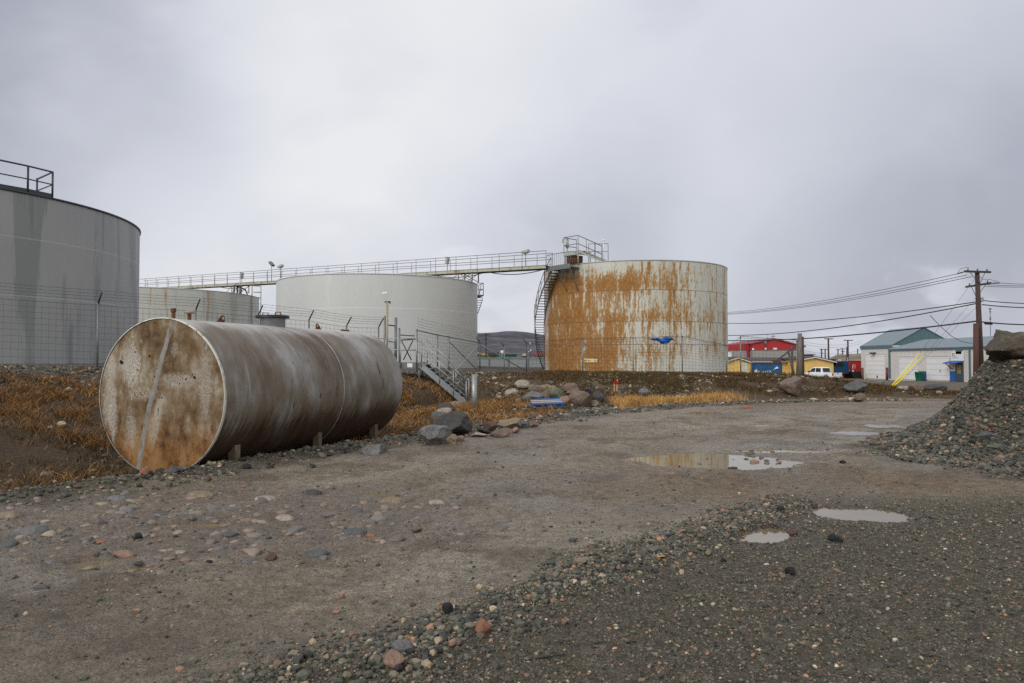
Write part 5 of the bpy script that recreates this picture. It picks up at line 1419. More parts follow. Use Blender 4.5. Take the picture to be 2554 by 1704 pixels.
def boulder(u, vb, wpx, hpx, mat, label, seed, cuts=7, rough=.14, depth=None, dr=.85, lift=None, cat='boulder', group=None, name='boulder', rot=0.0, base=ICO4, buried=.12, tiltz=0.0, pos=None):
    p = pos or hit(u, vb); s_ = p.y / FPX; W_, H_ = wpx * s_, hpx * s_
    V, F = rock((W_, W_ * dr, H_ * (1 + buried)), seed, cuts + 3, rough, base, depth or (.34 if cuts > 12 else .48 if cuts > 5 else .60))
    V[:, 2] += H_ * (1 + buried) / 2 - H_ * buried
    if tiltz: 
        c, s = math.cos(tiltz), math.sin(tiltz); x = V[:, 0] * c - (V[:, 2] - H_ / 2) * s; z = V[:, 0] * s + (V[:, 2] - H_ / 2) * c + H_ / 2; V[:, 0] = x; V[:, 2] = z
    loc = Vector((p.x, p.y + W_ * dr * .35, gz(p.x, p.y + W_ * dr * .35) if lift is None else lift)); loc.z = min(loc.z, p.z + .12) if lift is None else lift
    o = np_mesh(name, V, F, RM_[mat], base is not ICO4, None, None, None, loc)
    return tag(o, label, cat, group)
PG = 'boulders heaped beside the pallet'
BL = [
 (1303, 973, 36, 20, 'pale', 'smooth cream oval boulder lying highest on the left of the rock heap', 1, 3), (1275, 996, 28, 19, 'pale', 'squarish whitish block left of the rock heap by the stair', 2, 9),
 (1337, 987, 34, 21, 'brown', 'rounded grey brown boulder below the cream oval one in the rock heap', 3, 5), (1359, 978, 29, 15, 'tan', 'flat tan oval boulder at the top middle of the rock heap', 4, 3),
 (1378, 987, 19, 20, 'tan', 'upright tan boulder beside the large grey green one in the heap', 5, 5), (1331, 1006, 50, 22, 'grey', 'wide low grey boulder just behind the blue pallet', 6, 6),
 (1363, 1004, 21, 22, 'brown', 'small round brown boulder wedged behind the middle of the blue pallet', 7, 2), (1390, 1006, 36, 30, 'green', 'large grey green boulder behind the right end of the blue pallet', 8, 6),
 (1425, 984, 36, 22, 'brown', 'long brown boulder topping the right side of the rock heap', 9, 5), (1432, 998, 36, 22, 'brown', 'leaning brown boulder above the pink round stone', 10, 5),
 (1408, 1013, 25, 22, 'pink', 'pink spotted round boulder touching the blue pallet', 11, 3), (1449, 1017, 54, 33, 'brown', 'largest purple brown boulder at the right of the rock heap', 12, 5),
 (1473, 986, 21, 16, 'dark', 'dark angular stone on the upper right shoulder of the rock heap', 13, 8), (1493, 1004, 25, 21, 'dark', 'dark slanting boulder closing the right end of the rock heap', 14, 7),
 (1483, 1016, 26, 14, 'tan', 'low tan stone in front of the right end of the rock heap', 15, 5), (1293, 1007, 14, 11, 'tan', 'little tan stone between the whitish block and the pallet', 16, 3)]
for u, vb, w_, h_, mt, lb, sd_, cu_ in BL: boulder(u, vb, w_ * 1.14, h_ * 1.2, mt, lb, sd_, cu_, .12, group=PG)
FG = 'boulders between the tank and the stair'
FL = [(1133, 1021, 40, 19, 'pink', 'pinkish boulder lying in dry grass right at the stair foot', 21, 5), (1112, 1033, 44, 27, 'dark', 'dark grey boulder behind the striped pale one near the stair', 22, 8),
 (1105, 1037, 41, 19, 'pale', 'pale striped boulder sandwiched between two dark ones', 23, 4), (1098, 1053, 52, 25, 'slate', 'flat grey slab boulder in grass right of the rusty tank', 24, 9),
 (1120, 1086, 112, 54, 'dark', 'biggest dark angular boulder right of the far end of the horizontal tank', 25, 16), (1082, 1111, 86, 48, 'grey', 'large faceted grey boulder nearest the road beside the tank', 26, 16),
 (1126, 1110, 34, 26, 'tan', 'tan boulder leaning against the large faceted grey one', 27, 7), (1148, 1102, 20, 15, 'pink', 'small pinkish stone beside the tan boulder at the road edge', 28, 5),
 (1220, 1077, 38, 24, 'red', 'reddish brown boulder left of the yellowish one by the road', 29, 7), (1207, 1084, 36, 15, 'black', 'black flat stone tucked under the reddish brown boulder', 30, 7),
 (1196, 1092, 52, 13, 'pale', 'flat pale slab half sunk at the road edge right of the tank', 31, 6), (1270, 1072, 62, 28, 'tan', 'big yellowish boulder with grey veins beside the road', 32, 7),
 (1250, 1091, 58, 22, 'brown', 'long low brown boulder in front of the yellowish one', 33, 6), (1307, 1068, 32, 16, 'slate', 'dark slate stone right of the yellowish boulder', 34, 9),
 (1331, 1068, 24, 19, 'brown', 'brown pointed stone at the right end of the roadside rocks', 35, 8), (1285, 1081, 22, 15, 'pink', 'small purple pink stone before the dark slate stone', 36, 5),
 (928, 1134, 66, 24, 'grey', 'broad grey boulder under the far end of the horizontal tank', 37, 6)]
for u, vb, w_, h_, mt, lb, sd_, cu_ in FL: boulder(u, vb, w_, h_, mt, lb, sd_, cu_ + 4, .15, depth=.40 if cu_ > 5 else .5, group=FG)
BG = 'boulders along the far side of the road'
GL = [(1979, 991, 60, 46, 'brown', 'huge brown boulder standing in the heather bank left of the pickup', 41, 7), (1607, 989, 27, 17, 'grey', 'half buried grey boulder behind the straw yellow grass', 42, 5),
 (1820, 1001, 22, 10, 'pale', 'flat pale stone at the foot of the heather bank', 43, 5), (2134, 983, 58, 28, 'slate', 'dark grey slab boulder leaning on the end of the bank', 44, 8),
 (2149, 1003, 30, 23, 'brown', 'round brown boulder below the dark slab at the bank end', 45, 4), (2201, 964, 26, 15, 'grey', 'grey pointed boulder behind the bank left of the yellow guards', 46, 8),
 (2256, 976, 37, 11, 'pale', 'long pale slab between the yellow guards and the dark round boulder', 47, 6), (2291, 979, 32, 22, 'brown', 'dark round boulder before the open yard of the sheds', 48, 4),
 (2339, 980, 60, 22, 'dark', 'wide dark brown boulder right beside the gravel heap', 49, 6), (2345, 984, 16, 9, 'pale', 'small white stone in front of the wide dark boulder', 50, 5), (1880, 926, 14, 7, 'pale', 'small pale stone on the bank crest under the blue container', 51, 4)]
for u, vb, w_, h_, mt, lb, sd_, cu_ in GL: boulder(u, vb, w_, h_, mt, lb, sd_, cu_, .12, group=BG)
# big boulder on the heap, stones on its slope
hb = at(2528, 888, 13.2); hz_ = float(terrain(np.array([hb.x]), np.array([hb.y]))[0] + pile_h(np.array([hb.x]), np.array([hb.y]))[0])
V, F = rock((1.02, .95, .64), 64, 16, .30, ico(5), .46)
V[:, 2] += .29 - .10 * np.clip(-V[:, 0] - .2, 0, 1)
RM_['lichen'] = rock_mat('rock_lichen', c8(78, 71, 60), c8(120, 113, 92))
tag(np_mesh('boulder', V, F, RM_['lichen'], True, None, None, None, (hb.x + .14, hb.y + .2, hz_ - .0)), 'big jagged brown boulder crowning the gravel heap', 'boulder')
def heap_hit(u, v):
    ys = np.linspace(6, 16, 2000); p = at(u, v, 1.0); xs = p.x * ys; zs = EYE + (p.z - EYE) * ys
    z = terrain(xs, ys) + pile_h(xs, ys); i = int(np.argmax(zs <= z)); return Vector((xs[i], ys[i], z[i]))
for u, v, w_, h_, mt, lb, sd_ in ((2476, 1100, 46, 24, 'slate', 'dark grey rounded stone bedded in the slope of the gravel heap', 62), (2282, 1062, 18, 12, 'red', 'reddish stone at the toe of the gravel heap by a puddle', 63), (2496, 1118, 44, 14, 'green', 'flat grey green stone just below the rounded one on the heap', 64),
                             (2440, 1080, 22, 13, 'red', 'dull red stone left of the rounded one on the heap', 65), (2225, 1091, 20, 9, 'black', 'black stone on mud just off the toe of the heap', 66)):
    p = heap_hit(u, v); boulder(u, v, w_, h_, mt, lb, sd_, 6, .12, pos=p, lift=p.z - .02, cat='stone', name='stone')
# loose stones lying on the road and yard
RS = [(360, 1187, 32, 22, 'orange', 'salmon pink stone leaning on the rusty tank end', 71), (425, 1183, 32, 17, 'slate', 'grey green stone against the bottom of the rusty tank end', 72), (518, 1203, 20, 16, 'red', 'round dark brown stone at the road edge below the tank leg', 73),
 (613, 1171, 24, 14, 'black', 'black angular stone under the belly of the tank', 74), (674, 1400, 27, 20, 'red', 'dark maroon stone alone on the mud left of centre', 75), (1038, 1327, 26, 13, 'brown', 'brown stone cluster beside a small pale puddle', 76),
 (1430, 1358, 22, 15, 'slate', 'bluish grey stone on the mud above the pebble ridge', 77), (1115, 1533, 30, 28, 'black', 'black round stone at the upper edge of the pebble ridge', 78), (1205, 1588, 42, 36, 'orange', 'rust orange round stone in the pebble ridge', 79),
 (977, 1668, 66, 34, 'pink', 'large flat pinkish cobble at the bottom edge of the pebble ridge', 80), (2088, 1353, 36, 19, 'black', 'dark lumpy stone below the large pale puddle', 81), (1973, 1433, 24, 18, 'black', 'black stone beside a small tan one in the yard gravel', 82),
 (1953, 1442, 18, 14, 'tan', 'small tan stone touching the black one in the yard gravel', 83), (1979, 1335, 26, 13, 'red', 'reddish brown stone just right of the grey puddle', 84), (340, 1348, 22, 18, 'black', 'dark squarish stone among the sunken cobbles', 85),
 (1804, 1404, 16, 11, 'black', 'dark stone at the near edge of the pebble ridge', 86), (1769, 1387, 20, 15, 'tan', 'tan rounded stone in the near edge of the pebble ridge', 87), (1636, 1383, 38, 16, 'grey', 'long flat grey cobble lying across the pebble ridge', 88),
 (1448, 1410, 36, 15, 'tan', 'flat tan cobble at the muddy edge of the pebble ridge', 89), (1568, 1478, 20, 15, 'green', 'mossy green stone below the pebble ridge', 90), (1950, 1275, 18, 12, 'black', 'black stone at the far tip of the pebble ridge', 91), (2104, 1157, 16, 8, 'black', 'small black stone on mud right of the big puddle', 92),
 (1002, 1630, 60, 26, 'grey', 'wide grey cobble above the pinkish one in the pebble ridge', 93)]
for u, vb, w_, h_, mt, lb, sd_ in RS: boulder(u, vb, w_, h_, mt, lb, sd_, 6, .10, cat='stone', name='stone', base=ICO3, buried=.25)
# cobbles worn flush with the mud
CB_ = [(160, 1266, 36, 22, 'slate', 'domed blue grey cobble standing proud of the mud below the grass'), (28, 1288, 54, 20, 'tan', 'tan domed cobble at the left edge of the road'), (75, 1325, 96, 26, 'grey', 'longest grey cobble slab at the left edge of the road'),
 (115, 1302, 24, 12, 'pale', 'small cream cobble above the longest grey slab'), (20, 1358, 52, 22, 'slate', 'dark slate slab cut by the left edge of the photo'), (252, 1354, 24, 14, 'orange', 'peach coloured cobble left of the dark squarish stone'), (55, 1398, 36, 10, 'tan', 'thin tan cobble low on the left of the road'),
 (300, 1245, 70, 22, 'grey', 'large worn grey cobble below the rusty tank end'), (344, 1252, 32, 14, 'tan', 'tan cobble touching the large worn grey one'), (397, 1241, 22, 9, 'pale', 'little cream cobble below the tank'), (660, 1248, 62, 28, 'pale', 'biggest whitish cobble below the middle of the tank'),
 (775, 1232, 58, 22, 'dark', 'dark purple cobble right of the biggest whitish one'), (500, 1236, 70, 14, 'tan', 'long flat tan cobble under the tank end'), (405, 1283, 44, 12, 'slate', 'slate cobble above the long brown puddle'), (450, 1292, 30, 12, 'dark', 'dark cobble touching the long brown puddle'),
 (330, 1298, 36, 10, 'dark', 'thin dark cobble left of the long brown puddle'), (256, 1308, 26, 12, 'dark', 'dark cobble beside the left tip of the long brown puddle'), (521, 1295, 22, 14, 'tan', 'tan pebble standing in the long brown puddle'), (712, 1294, 54, 18, 'pale', 'flat whitish cobble right of the puddles'),
 (615, 1300, 34, 12, 'pink', 'pink cobble right of the long brown puddle'), (575, 1335, 40, 12, 'slate', 'pale slate cobble in the middle of the sunken stones'), (502, 1345, 14, 10, 'red', 'small maroon cobble in the middle of the sunken stones'), (790, 1382, 72, 24, 'slate', 'flat blue grey slab at the right of the sunken stones'),
 (450, 1380, 26, 10, 'pale', 'small pale cobble right of two little brown puddles'), (463, 1399, 30, 9, 'pink', 'pale pink cobble right of two little brown puddles'), (522, 1403, 16, 10, 'black', 'small black cobble below the sunken stones'), (345, 1408, 24, 11, 'dark', 'dark cobble between two little brown puddles'),
 (215, 1386, 60, 14, 'brown', 'brown slab above the left little brown puddle'), (310, 1384, 64, 14, 'pink', 'long pinkish cobble above the right little brown puddle'), (105, 1467, 38, 12, 'slate', 'thin slate cobble lower left on the mud'), (148, 1523, 34, 14, 'slate', 'blue grey flat stone lowest on the left of the road'),
 (1090, 1256, 50, 16, 'pale', 'whitish oval cobble right of the brown muddy puddle'), (885, 1330, 72, 22, 'slate', 'broad bluish slab left of the tiny pale puddle'), (925, 1338, 28, 10, 'orange', 'orange brown cobble touching the broad bluish slab'), (980, 1251, 76, 10, 'tan', 'thin pale streak of cobble below the muddy puddle'),
 (610, 1213, 40, 12, 'brown', 'low brown cobble nearest the tank belly'), (240, 1480, 14, 7, 'orange', 'tiny orange cobble lower left on the mud')]
for q, (u, vb, w_, h_, mt, lb) in enumerate(CB_):
    p = hit(u, vb); s_ = p.y / FPX; W_ = w_ * s_; D_ = min(W_ * .9, h_ * s_ * p.y / EYE * .55)
    V, F = rock((W_, max(D_, W_ * .45), W_ * .42), 300 + q, 6, .12, ICO3)
    th = random.uniform(-.25, .25); c, s = math.cos(th), math.sin(th); V = np.stack([V[:, 0] * c - V[:, 1] * s, V[:, 0] * s + V[:, 1] * c, V[:, 2]], 1)
    loc = Vector((p.x, p.y, gz(p.x, p.y) - W_ * (.085 if 'domed' not in lb else .02) + .012))
    tag(np_mesh('cobble', V, F, RM_[mt], True, None, None, None, loc), lb, 'cobble', 'cobbles sunk in the muddy road')
CM_ = np.random.default_rng(77)
def cbf(x, y): return np.clip(1.15 - np.hypot((x + 3.0) / 3.4, (y - 7.3) / 1.9), 0, 1) * (sdist(EDGE, x, y) < -.2) * (.2 + fbm(x * 1.4, y * 1.4, 251, 3))
x, y = scatter(420, -7, 0, 5, 10, cbf, 78)
sz_ = np.clip(CM_.lognormal(math.log(.075), .45, len(x)), .03, .2)
cc_ = np.array([c8(*c)[:3] for c in ((118, 108, 98), (104, 100, 96), (132, 120, 104), (92, 90, 90), (128, 110, 100))])[CM_.integers(0, 5, len(x))]
stones('small_cobbles', x, y, terrain(x, y, True), sz_, STONE, ICO2, (.35, .55), True, 1.0, cc_, sink=.66, label='countless small worn stones showing flush in the muddy road')
def psf(x, y): return np.exp(-((x - 4.0) / .5) ** 2 - ((y - 11.8) / .55) ** 2) + .8 * np.exp(-((x - 4.9) / .7) ** 2 - ((y - 13.0) / .3) ** 2)
x, y = scatter(30, 2.6, 6, 10.6, 13.8, psf, 81)
sz_ = np.clip(CM_.lognormal(math.log(.065), .5, len(x)), .03, .2)
stones('puddle_stones', x, y, np.full(len(x), WATERZ - .004), sz_, STONE, ICO2, (.4, .6), True, 1.0, STONECOL[CM_.integers(0, 6, len(x))], sink=.42, label='wet stones breaking the surface of the big puddle')
# broken asphalt heap at the left end of the straw grass
for q, (u, vb, w_, h_, mt, lb) in enumerate(((1538, 1010, 24, 14, 'dark', 'left lump of broken dark asphalt by the straw grass'), (1552, 1001, 26, 18, 'dark', 'upper lump of broken dark asphalt by the straw grass'), (1566, 1011, 24, 14, 'slate', 'right lump of broken grey asphalt by the straw grass'), (1535, 1015, 18, 9, 'black', 'lowest black lump of broken asphalt by the road'))):
    boulder(u, vb, w_, h_, mt, lb, 420 + q, 12, .2, name='asphalt_lump', cat='asphalt lump', group='lumps of broken asphalt')

# ================================================================== pallet, stakes, litter
PLT = plain('blue_pallet_paint', c8(28, 92, 150), .7, 0, .3, 9, c8(70, 96, 120)); PWD = plain('bare_pallet_wood', c8(196, 176, 150), .8, 0, .2, 8)
pp_ = hit(1364, 1021); PA = thing('pallet', 'blue painted wooden pallet lying in grass before the rock heap', 'pallet', (pp_.x, pp_.y + .35, gz(pp_.x, pp_.y + .3) + .10), R(4))
for i_ in range(7):
    m = MB(); m.box((0, -.46 + i_ * .153, .135), (1.05, .10, .022)); m.build('top_board', PWD if i_ in (2, 4) else PLT, PA, False)
for x_ in (-.48, 0, .48):
    m = MB(); m.box((x_, 0, .075), (.05, 1.0, .095)); m.build('stringer_board', PLT, PA, False)
for y_ in (-.44, 0, .44):
    m = MB(); m.box((0, y_, .014), (1.05, .1, .022)); m.build('bottom_board', PLT, PA, False)
PA.rotation_euler = (R(7), R(-1.5), R(4))
STK = plain('stake_wood', c8(206, 160, 120), .8, 0, .15, 8); RED = plain('red_ribbon', c8(176, 26, 30), .6, 0, .2, 6)
for q, (u, vt, tilt, lb) in enumerate(((1532, 952, 0, 'left of two wooden survey stakes with a red painted top on the bank'), (1538, 946, .03, 'right of two wooden survey stakes with fluttering red ribbon on the bank'))):
    p = hit(u, 977); h_ = at(u, vt, p.y).z - p.z; t = thing('survey_stake', lb, 'survey stake', p, 0, 'survey stakes')
    m = MB(); m.beam((0, 0, -.15), (tilt, 0, h_), .038, .026); m.build('stake', STK, t, False)
    m = MB()
    if q == 0: m.beam((tilt, 0, h_ - .10), (tilt, 0, h_ + .002), .05, .036)
    else:
        vs = []; n_ = 7
        for e in range(n_): vs += [(tilt - .07 + .02 * e, -.03 + .02 * math.sin(e * 2.1), h_ - .02 - .02 * e + .03 * math.sin(e * 1.7)), (tilt - .06 + .018 * e, -.03 + .02 * math.sin(e * 2.1 + .6), h_ - .15 - .02 * e + .03 * math.cos(e * 1.9)), ]
        vs2 = [(a, b + .012, c_) for a, b, c_ in vs]; N_ = len(vs)
        m.add(vs + vs2, [(2 * e, 2 * e + 1, 2 * e + 3, 2 * e + 2) for e in range(n_ - 1)] + [(N_ + 2 * e + 2, N_ + 2 * e + 3, N_ + 2 * e + 1, N_ + 2 * e) for e in range(n_ - 1)] + [(2 * e, 2 * e + 2, N_ + 2 * e + 2, N_ + 2 * e) for e in range(n_ - 1)] + [(2 * e + 1, N_ + 2 * e + 1, N_ + 2 * e + 3, 2 * e + 3) for e in range(n_ - 1)])
    m.build('red_top' if q == 0 else 'ribbon', RED, t, False)
p = hit(1860, 1017); m = MB(); m.box((0, 0, .02), (.26, .10, .035), R(10)); m.box((.16, .02, .03), (.10, .07, .03), R(-12)); o_ = m.build('orange_litter', plain('orange_plastic', c8(196, 96, 66), .6, 0, .2)); o_.location = p; tag(o_, 'scrap of orange plastic lying on the far side of the road', 'litter')
p = hit(1355, 1640); m = MB(); m.tube([Vector((x_, .04 * math.sin(x_ * 5) - .03, .012 + .01 * math.sin(7 * x_))) for x_ in np.linspace(-.10, .12, 9)], .004, 6); o_ = m.build('hose_scrap', BLACKR); o_.location = p; tag(o_, 'short curved scrap of black hose on the near gravel', 'hose')
p = hit(1648, 1398); m = MB(); m.beam((-.03, 0, .03), (.03, .004, .034), .012, .006); o_ = m.build('wood_splinter', plain('yellow_wood', c8(206, 160, 80), .7)); o_.location = p; tag(o_, 'yellow splinter of wood on the pebble ridge', 'splinter')
# ================================================================== buildings and vehicles beyond the compound
def farz(x, y): return gz(x, y)
CLADW = None
def clad(name, col, horiz=False, step=.25, rough=.55, depth=.25, var=.1):
    """painted sheet siding with ribs"""
    k = NT(name); o = k.obj(); x, y, z = k.sep(o)
    w_ = z if horiz else k.math('ADD', x, y)
    t = k.math('PINGPONG', k.math('MULTIPLY', w_, 1 / step), .5)
    l = k.ss(t, .03, .14)
    n = k.noise(k.map(o, (1, 1, .3)), 1.2, 5, .65)
    c = k.ramp(n, [(.3, tuple(a * (1 - var) for a in col[:3])), (.7, tuple(min(1, a * (1 + var * .5)) for a in col[:3]))])
    c = k.mix(k.math('MULTIPLY', k.math('SUBTRACT', 1.0, l), depth), c, tuple(a * .45 for a in col[:3]))
    k.set(col=c, rough=rough, spec=.35, normal=k.bump(l, .35, .02)); return k.m
SHEDW = clad('shed_siding', c8(208, 205, 200), False, .45, depth=.08); TEAL = plain('teal_trim', c8(78, 108, 118), .5, 0, .12, 1.5); TEALR = clad('teal_metal_roof', c8(116, 130, 138), False, .6, depth=.12)
TEALG = clad('teal_gable_siding', c8(78, 106, 112), False, .5, depth=.1); DOORW = clad('overhead_door', c8(226, 227, 228), True, .62, depth=.3, var=.03); BLUEP = plain('blue_panel_paint', c8(28, 88, 164), .55, 0, .12, 2)
PAVE = None
def wallquad(mb, x0, y0, x1, y1, z0, z1, th):
    """wall slab from (x0,y0) to (x1,y1)"""
    a = Vector((x0, y0, 0)); b = Vector((x1, y1, 0)); mb.beam(a.lerp(b, .5) * 0 + Vector((x0, y0, (z0 + z1) / 2)), Vector((x1, y1, (z0 + z1) / 2)), th, z1 - z0)
def gable(name, label, x0, x1, y0, y1, zg_, eave, apex, axis, wallm, roofm, gm, trim, over=.25, cat='building', group=None):
    """box with a pitched roof; axis 'y' = ridge along y"""
    t = thing(name, label, cat, ((x0 + x1) / 2, (y0 + y1) / 2, zg_), 0, group)
    m = MB(); m.span((x0, y0, zg_ - .4), (x1, y1, eave)); wl_ = m.build('wall', wallm, t)
    m = MB(); xm, ym = (x0 + x1) / 2, (y0 + y1) / 2
    if axis == 'y':
        m.prism([(x0, y0 - .01, eave), (x1, y0 - .01, eave), (xm, y0 - .01, apex)], (0, y1 - y0 + .02, 0))
    else:
        m.prism([(x0 - .01, y0, eave), (x0 - .01, y1, eave), (x0 - .01, ym, apex)], (x1 - x0 + .02, 0, 0))
    m.build('gable', gm, t)
    m = MB(); k_ = (apex - eave) / ((x1 - x0) / 2 if axis == 'y' else (y1 - y0) / 2)
    if axis == 'y':
        for s_, xe in ((-1, x0), (1, x1)):
            m.prism([(xe + s_ * over, y0 - over, eave - over * k_ + .04), (xm, y0 - over, apex + .04), (xm, y0 - over, apex + .12), (xe + s_ * over, y0 - over, eave - over * k_ + .12)], (0, y1 - y0 + 2 * over, 0))
    else:
        for s_, ye in ((-1, y0), (1, y1)):
            m.prism([(x0 - over, ye + s_ * over, eave - over * k_ + .04), (x0 - over, ym, apex + .04), (x0 - over, ym, apex + .12), (x0 - over, ye + s_ * over, eave - over * k_ + .12)], (x1 - x0 + 2 * over, 0, 0))
    m.build('roof', roofm, t)
    return t, wl_
# ---- tall grey shed with teal gable
zg1 = gz(50, 97)
T1, W1 = gable('grey_shed', 'tall pale grey shed with a teal gable and one white overhead door', 50.0, 58.4, 95.0, 103.4, zg1, 3.62, 5.95, 'y', SHEDW, TEALR, TEALG, TEAL, .12)
m = MB(); m.span((49.9, 94.9, 3.25), (49.97, 103.5, 3.72)); m.span((49.95, 94.9, 3.25), (58.5, 94.97, 3.45)); m.build('eave_trim', TEAL, T1)
def ywall(u, X): return X * FPX / (u - CU)
def odoor(t, X, u0, u1, zb, zt, win=None):
    ya, yb = ywall(u1, X), ywall(u0, X)
    m = MB(); m.span((X - .05, ya, zb), (X - .015, yb, zt)); d = m.build('overhead_door', DOORW, t)
    m = MB(); m.span((X - .10, ya - .14, zt), (X - .012, yb + .14, zt + .12)); m.span((X - .09, ya - .12, zb), (X - .012, ya - .001, zt)); m.span((X - .09, yb + .001, zb), (X - .012, yb + .12, zt)); m.build('door_frame', SHEDW, d)
    if win:
        m = MB(); yy = ywall(win[0], X); m.span((X - .065, yy - .16, win[1] - .16), (X - .051, yy + .16, win[1] + .16)); m.build('door_port', BLACKP, d)
    return d
odoor(T1, 50, 2161, 2208, -.85, at(2185, 884, 99).z, (2188, at(2188, 940, 98.5).z))
m = MB(); y_ = ywall(2181, 50); m.span((49.55, y_ - .5, 2.55), (49.98, y_ + .5, 2.75)); m.build('wall_lamp', DARKST, T1)
# ---- low long shed
zg2 = gz(47, 80)
T2, W2 = gable('low_grey_shed', 'long low pale grey shed with two white doors, sign board and blue plinth panels', 47.0, 55.8, 58.0, 89.9, zg2, 2.98, 4.12, 'y', SHEDW, TEALR, TEALG, TEAL, .15)
m = MB(); m.span((46.9, 57.9, 2.80), (46.97, 90.0, 3.02)); m.span((46.92, 89.6, -.6), (46.985, 90.02, 2.8)); yt = ywall(2419, 47); m.span((46.92, yt - .12, -.6), (46.985, yt + .12, 2.8)); yt2 = ywall(2393, 47); m.span((46.9, yt2 - .5, 2.3), (46.985, yt2 + .5, 2.8)); m.build('trim', TEAL, T2)
odoor(T2, 47, 2244.5, 2290, -.62, at(2266, 890, 86).z); odoor(T2, 47, 2313, 2368, -.52, at(2340, 889, 79.5).z, None)
m = MB(); yy = ywall(2345.5, 47); m.span((46.94, yy - .12, .32), (46.949, yy + .12, .58)); m.build('door_port', plain('grey_port', c8(150, 150, 152)), T2)
for (u0, u1, vt) in ((2292, 2311, 926), (2369, 2383, 926)):
    ya, yb = ywall(u1, 47), ywall(u0, 47); m = MB(); m.span((46.93, ya, -.8), (46.985, yb, at(u0, vt, (ya + yb) / 2).z)); m.build('plinth_panel', BLUEP, T2)
# entrance with canopy
ya, yb = ywall(2403, 47), ywall(2383.5, 47); m = MB(); m.span((46.93, ya, -.6), (46.98, yb, 1.35)); dr_ = m.build('entrance_door', plain('slate_door_paint', c8(52, 74, 84), .5, 0, .15, 2), T2)
m = MB(); yc = ywall(2393, 47); m.span((46.915, yc - .30, .25), (46.929, yc + .30, 1.1)); m.build('door_pane', plain('amber_door_pane', c8(150, 132, 62), .3, 0, .3, 4), dr_)
ya, yb = ywall(2402, 47), ywall(2371, 47); m = MB(); m.prism([(46.98, ya - .1, 1.60), (46.1, ya - .1, 1.38), (46.1, ya - .1, 1.30), (46.98, ya - .1, 1.52)], (0, yb - ya + .1, 0)); cn = m.build('canopy', BLUEP, T2)
m = MB(); m.beam((46.98, yb - .3, .7), (46.2, yb - .3, 1.34), .07, .07); m.beam((46.98, ya + .2, .7), (46.2, ya + .2, 1.34), .07, .07); m.build('canopy_brace', plain('brown_brace', c8(110, 74, 50)), cn)
m = MB(); yy = ywall(2374, 47); m.span((46.95, yy - .25, .9), (46.985, yy + .25, 1.45)); m.build('notice', plain('pinkish_notice', c8(214, 190, 184)), T2)
# sign board
ya, yb = ywall(2405, 47), ywall(2375, 47); zt_, zb_ = at(2390, 877, 76).z, at(2390, 900, 76).z
m = MB(); m.span((46.90, ya, zb_), (46.95, yb, zt_)); sb = m.build('sign_board', WHITEP, T2)
text_mesh('lettering', 'JEC', .36, BLACKP, sb, (46.892, yb - .12, zt_ - .40), (0, -1, 0), (0, 0, 1), .004)
GREYP2 = plain('grey_print', c8(120, 126, 140), .6)
m = MB()
for q, (a, b) in enumerate(((.2, .9), (.15, 1.3))): 
    zz_ = zt_ - .50 - q * .14
    n_ = 6
    for e in range(n_): m.span((46.893, yb - a - (b - a) * (e + .75) / n_, zz_ - .06), (46.899, yb - a - (b - a) * e / n_, zz_))
m.build('small_print', GREYP2, sb)
for i_, (u, h_) in enumerate(((2214, .0), (2469, .0))): pass
m = MB(); q = at(2463, 840, 66); m.tube([(52.0, 66, 4.0), (52.0, 66, 4.6)], .08, 8); m.box((52.0, 66, 4.75), (.3, .3, .3)); m.tube([(52.0, 68, 4.0), (52.0, 68, 4.4)], .12, 8); m.build('roof_vent', GALVD, T2)
AM = thing('antenna_mast', 'thin aerial mast with short rungs rising behind the low shed', 'antenna', (52.5, 63.6 + .0, 3.6)); ax_ = at(2470, 800, 78)
m = MB(); m.tube([(ax_.x, 78, 3.0), (ax_.x, 78, at(2470, 768, 78).z)], .03, 6); m.build('mast', DARKST, AM)
m = MB()
for v_ in (771, 778, 793, 797): m.box((ax_.x, 78, at(2470, v_, 78).z), (.22 if v_ < 775 else .12, .1, .12))
m.build('aerials', DARKST, AM)
# bollards, bin
BRN = plain('rusty_brown_paint', c8(96, 62, 54), .6, 0, .2, 4)
for (u, Y, c_, lb) in ((2150.5, 101.3, BRN, 'brown steel bollard left of the overhead door beside the red container'), (2260, 93.4, plain('maroon_paint', c8(104, 30, 38), .5), 'dark red bollard right of the tall shed door')):
    uu = 2150.5 if u < 2200 else 2258.5 - 0
    if u > 2200: uu = 2259 - 40 * 0; 
    p = at(uu if u < 2200 else 2213, 900, Y); p = Vector((49.0, 49.0 * FPX / ((2150.5 if u < 2200 else 2211.5) - CU), 0)); z_ = gz(p.x, p.y)
    m = MB(); m.tube([(0, 0, -.3), (0, 0, 1.55)], .16, 12); m.lathe((0, 0, 1.55), [(.16, 0), (.12, .08), (0, .1)], 12); b_ = m.build('bollard', c_); b_.location = (p.x, p.y, z_); tag(b_, lb, 'bollard', 'bollards at the tall shed door')
p = Vector((46.2, 46.2 * FPX / (2292 - CU), 0)); m = MB(); m.lathe((0, 0, 0), [(.36, 0), (.46, .95), (.48, .97), (.48, 1.05), (.42, 1.05), (.40, .9), (0, .88)], 20)
b_ = m.build('waste_bin', plain('green_bin_plastic', c8(16, 92, 70), .5, 0, .12)); b_.location = (p.x, p.y, gz(p.x, p.y) - .02); tag(b_, 'dark green round bin between the two doors of the low shed', 'bin')
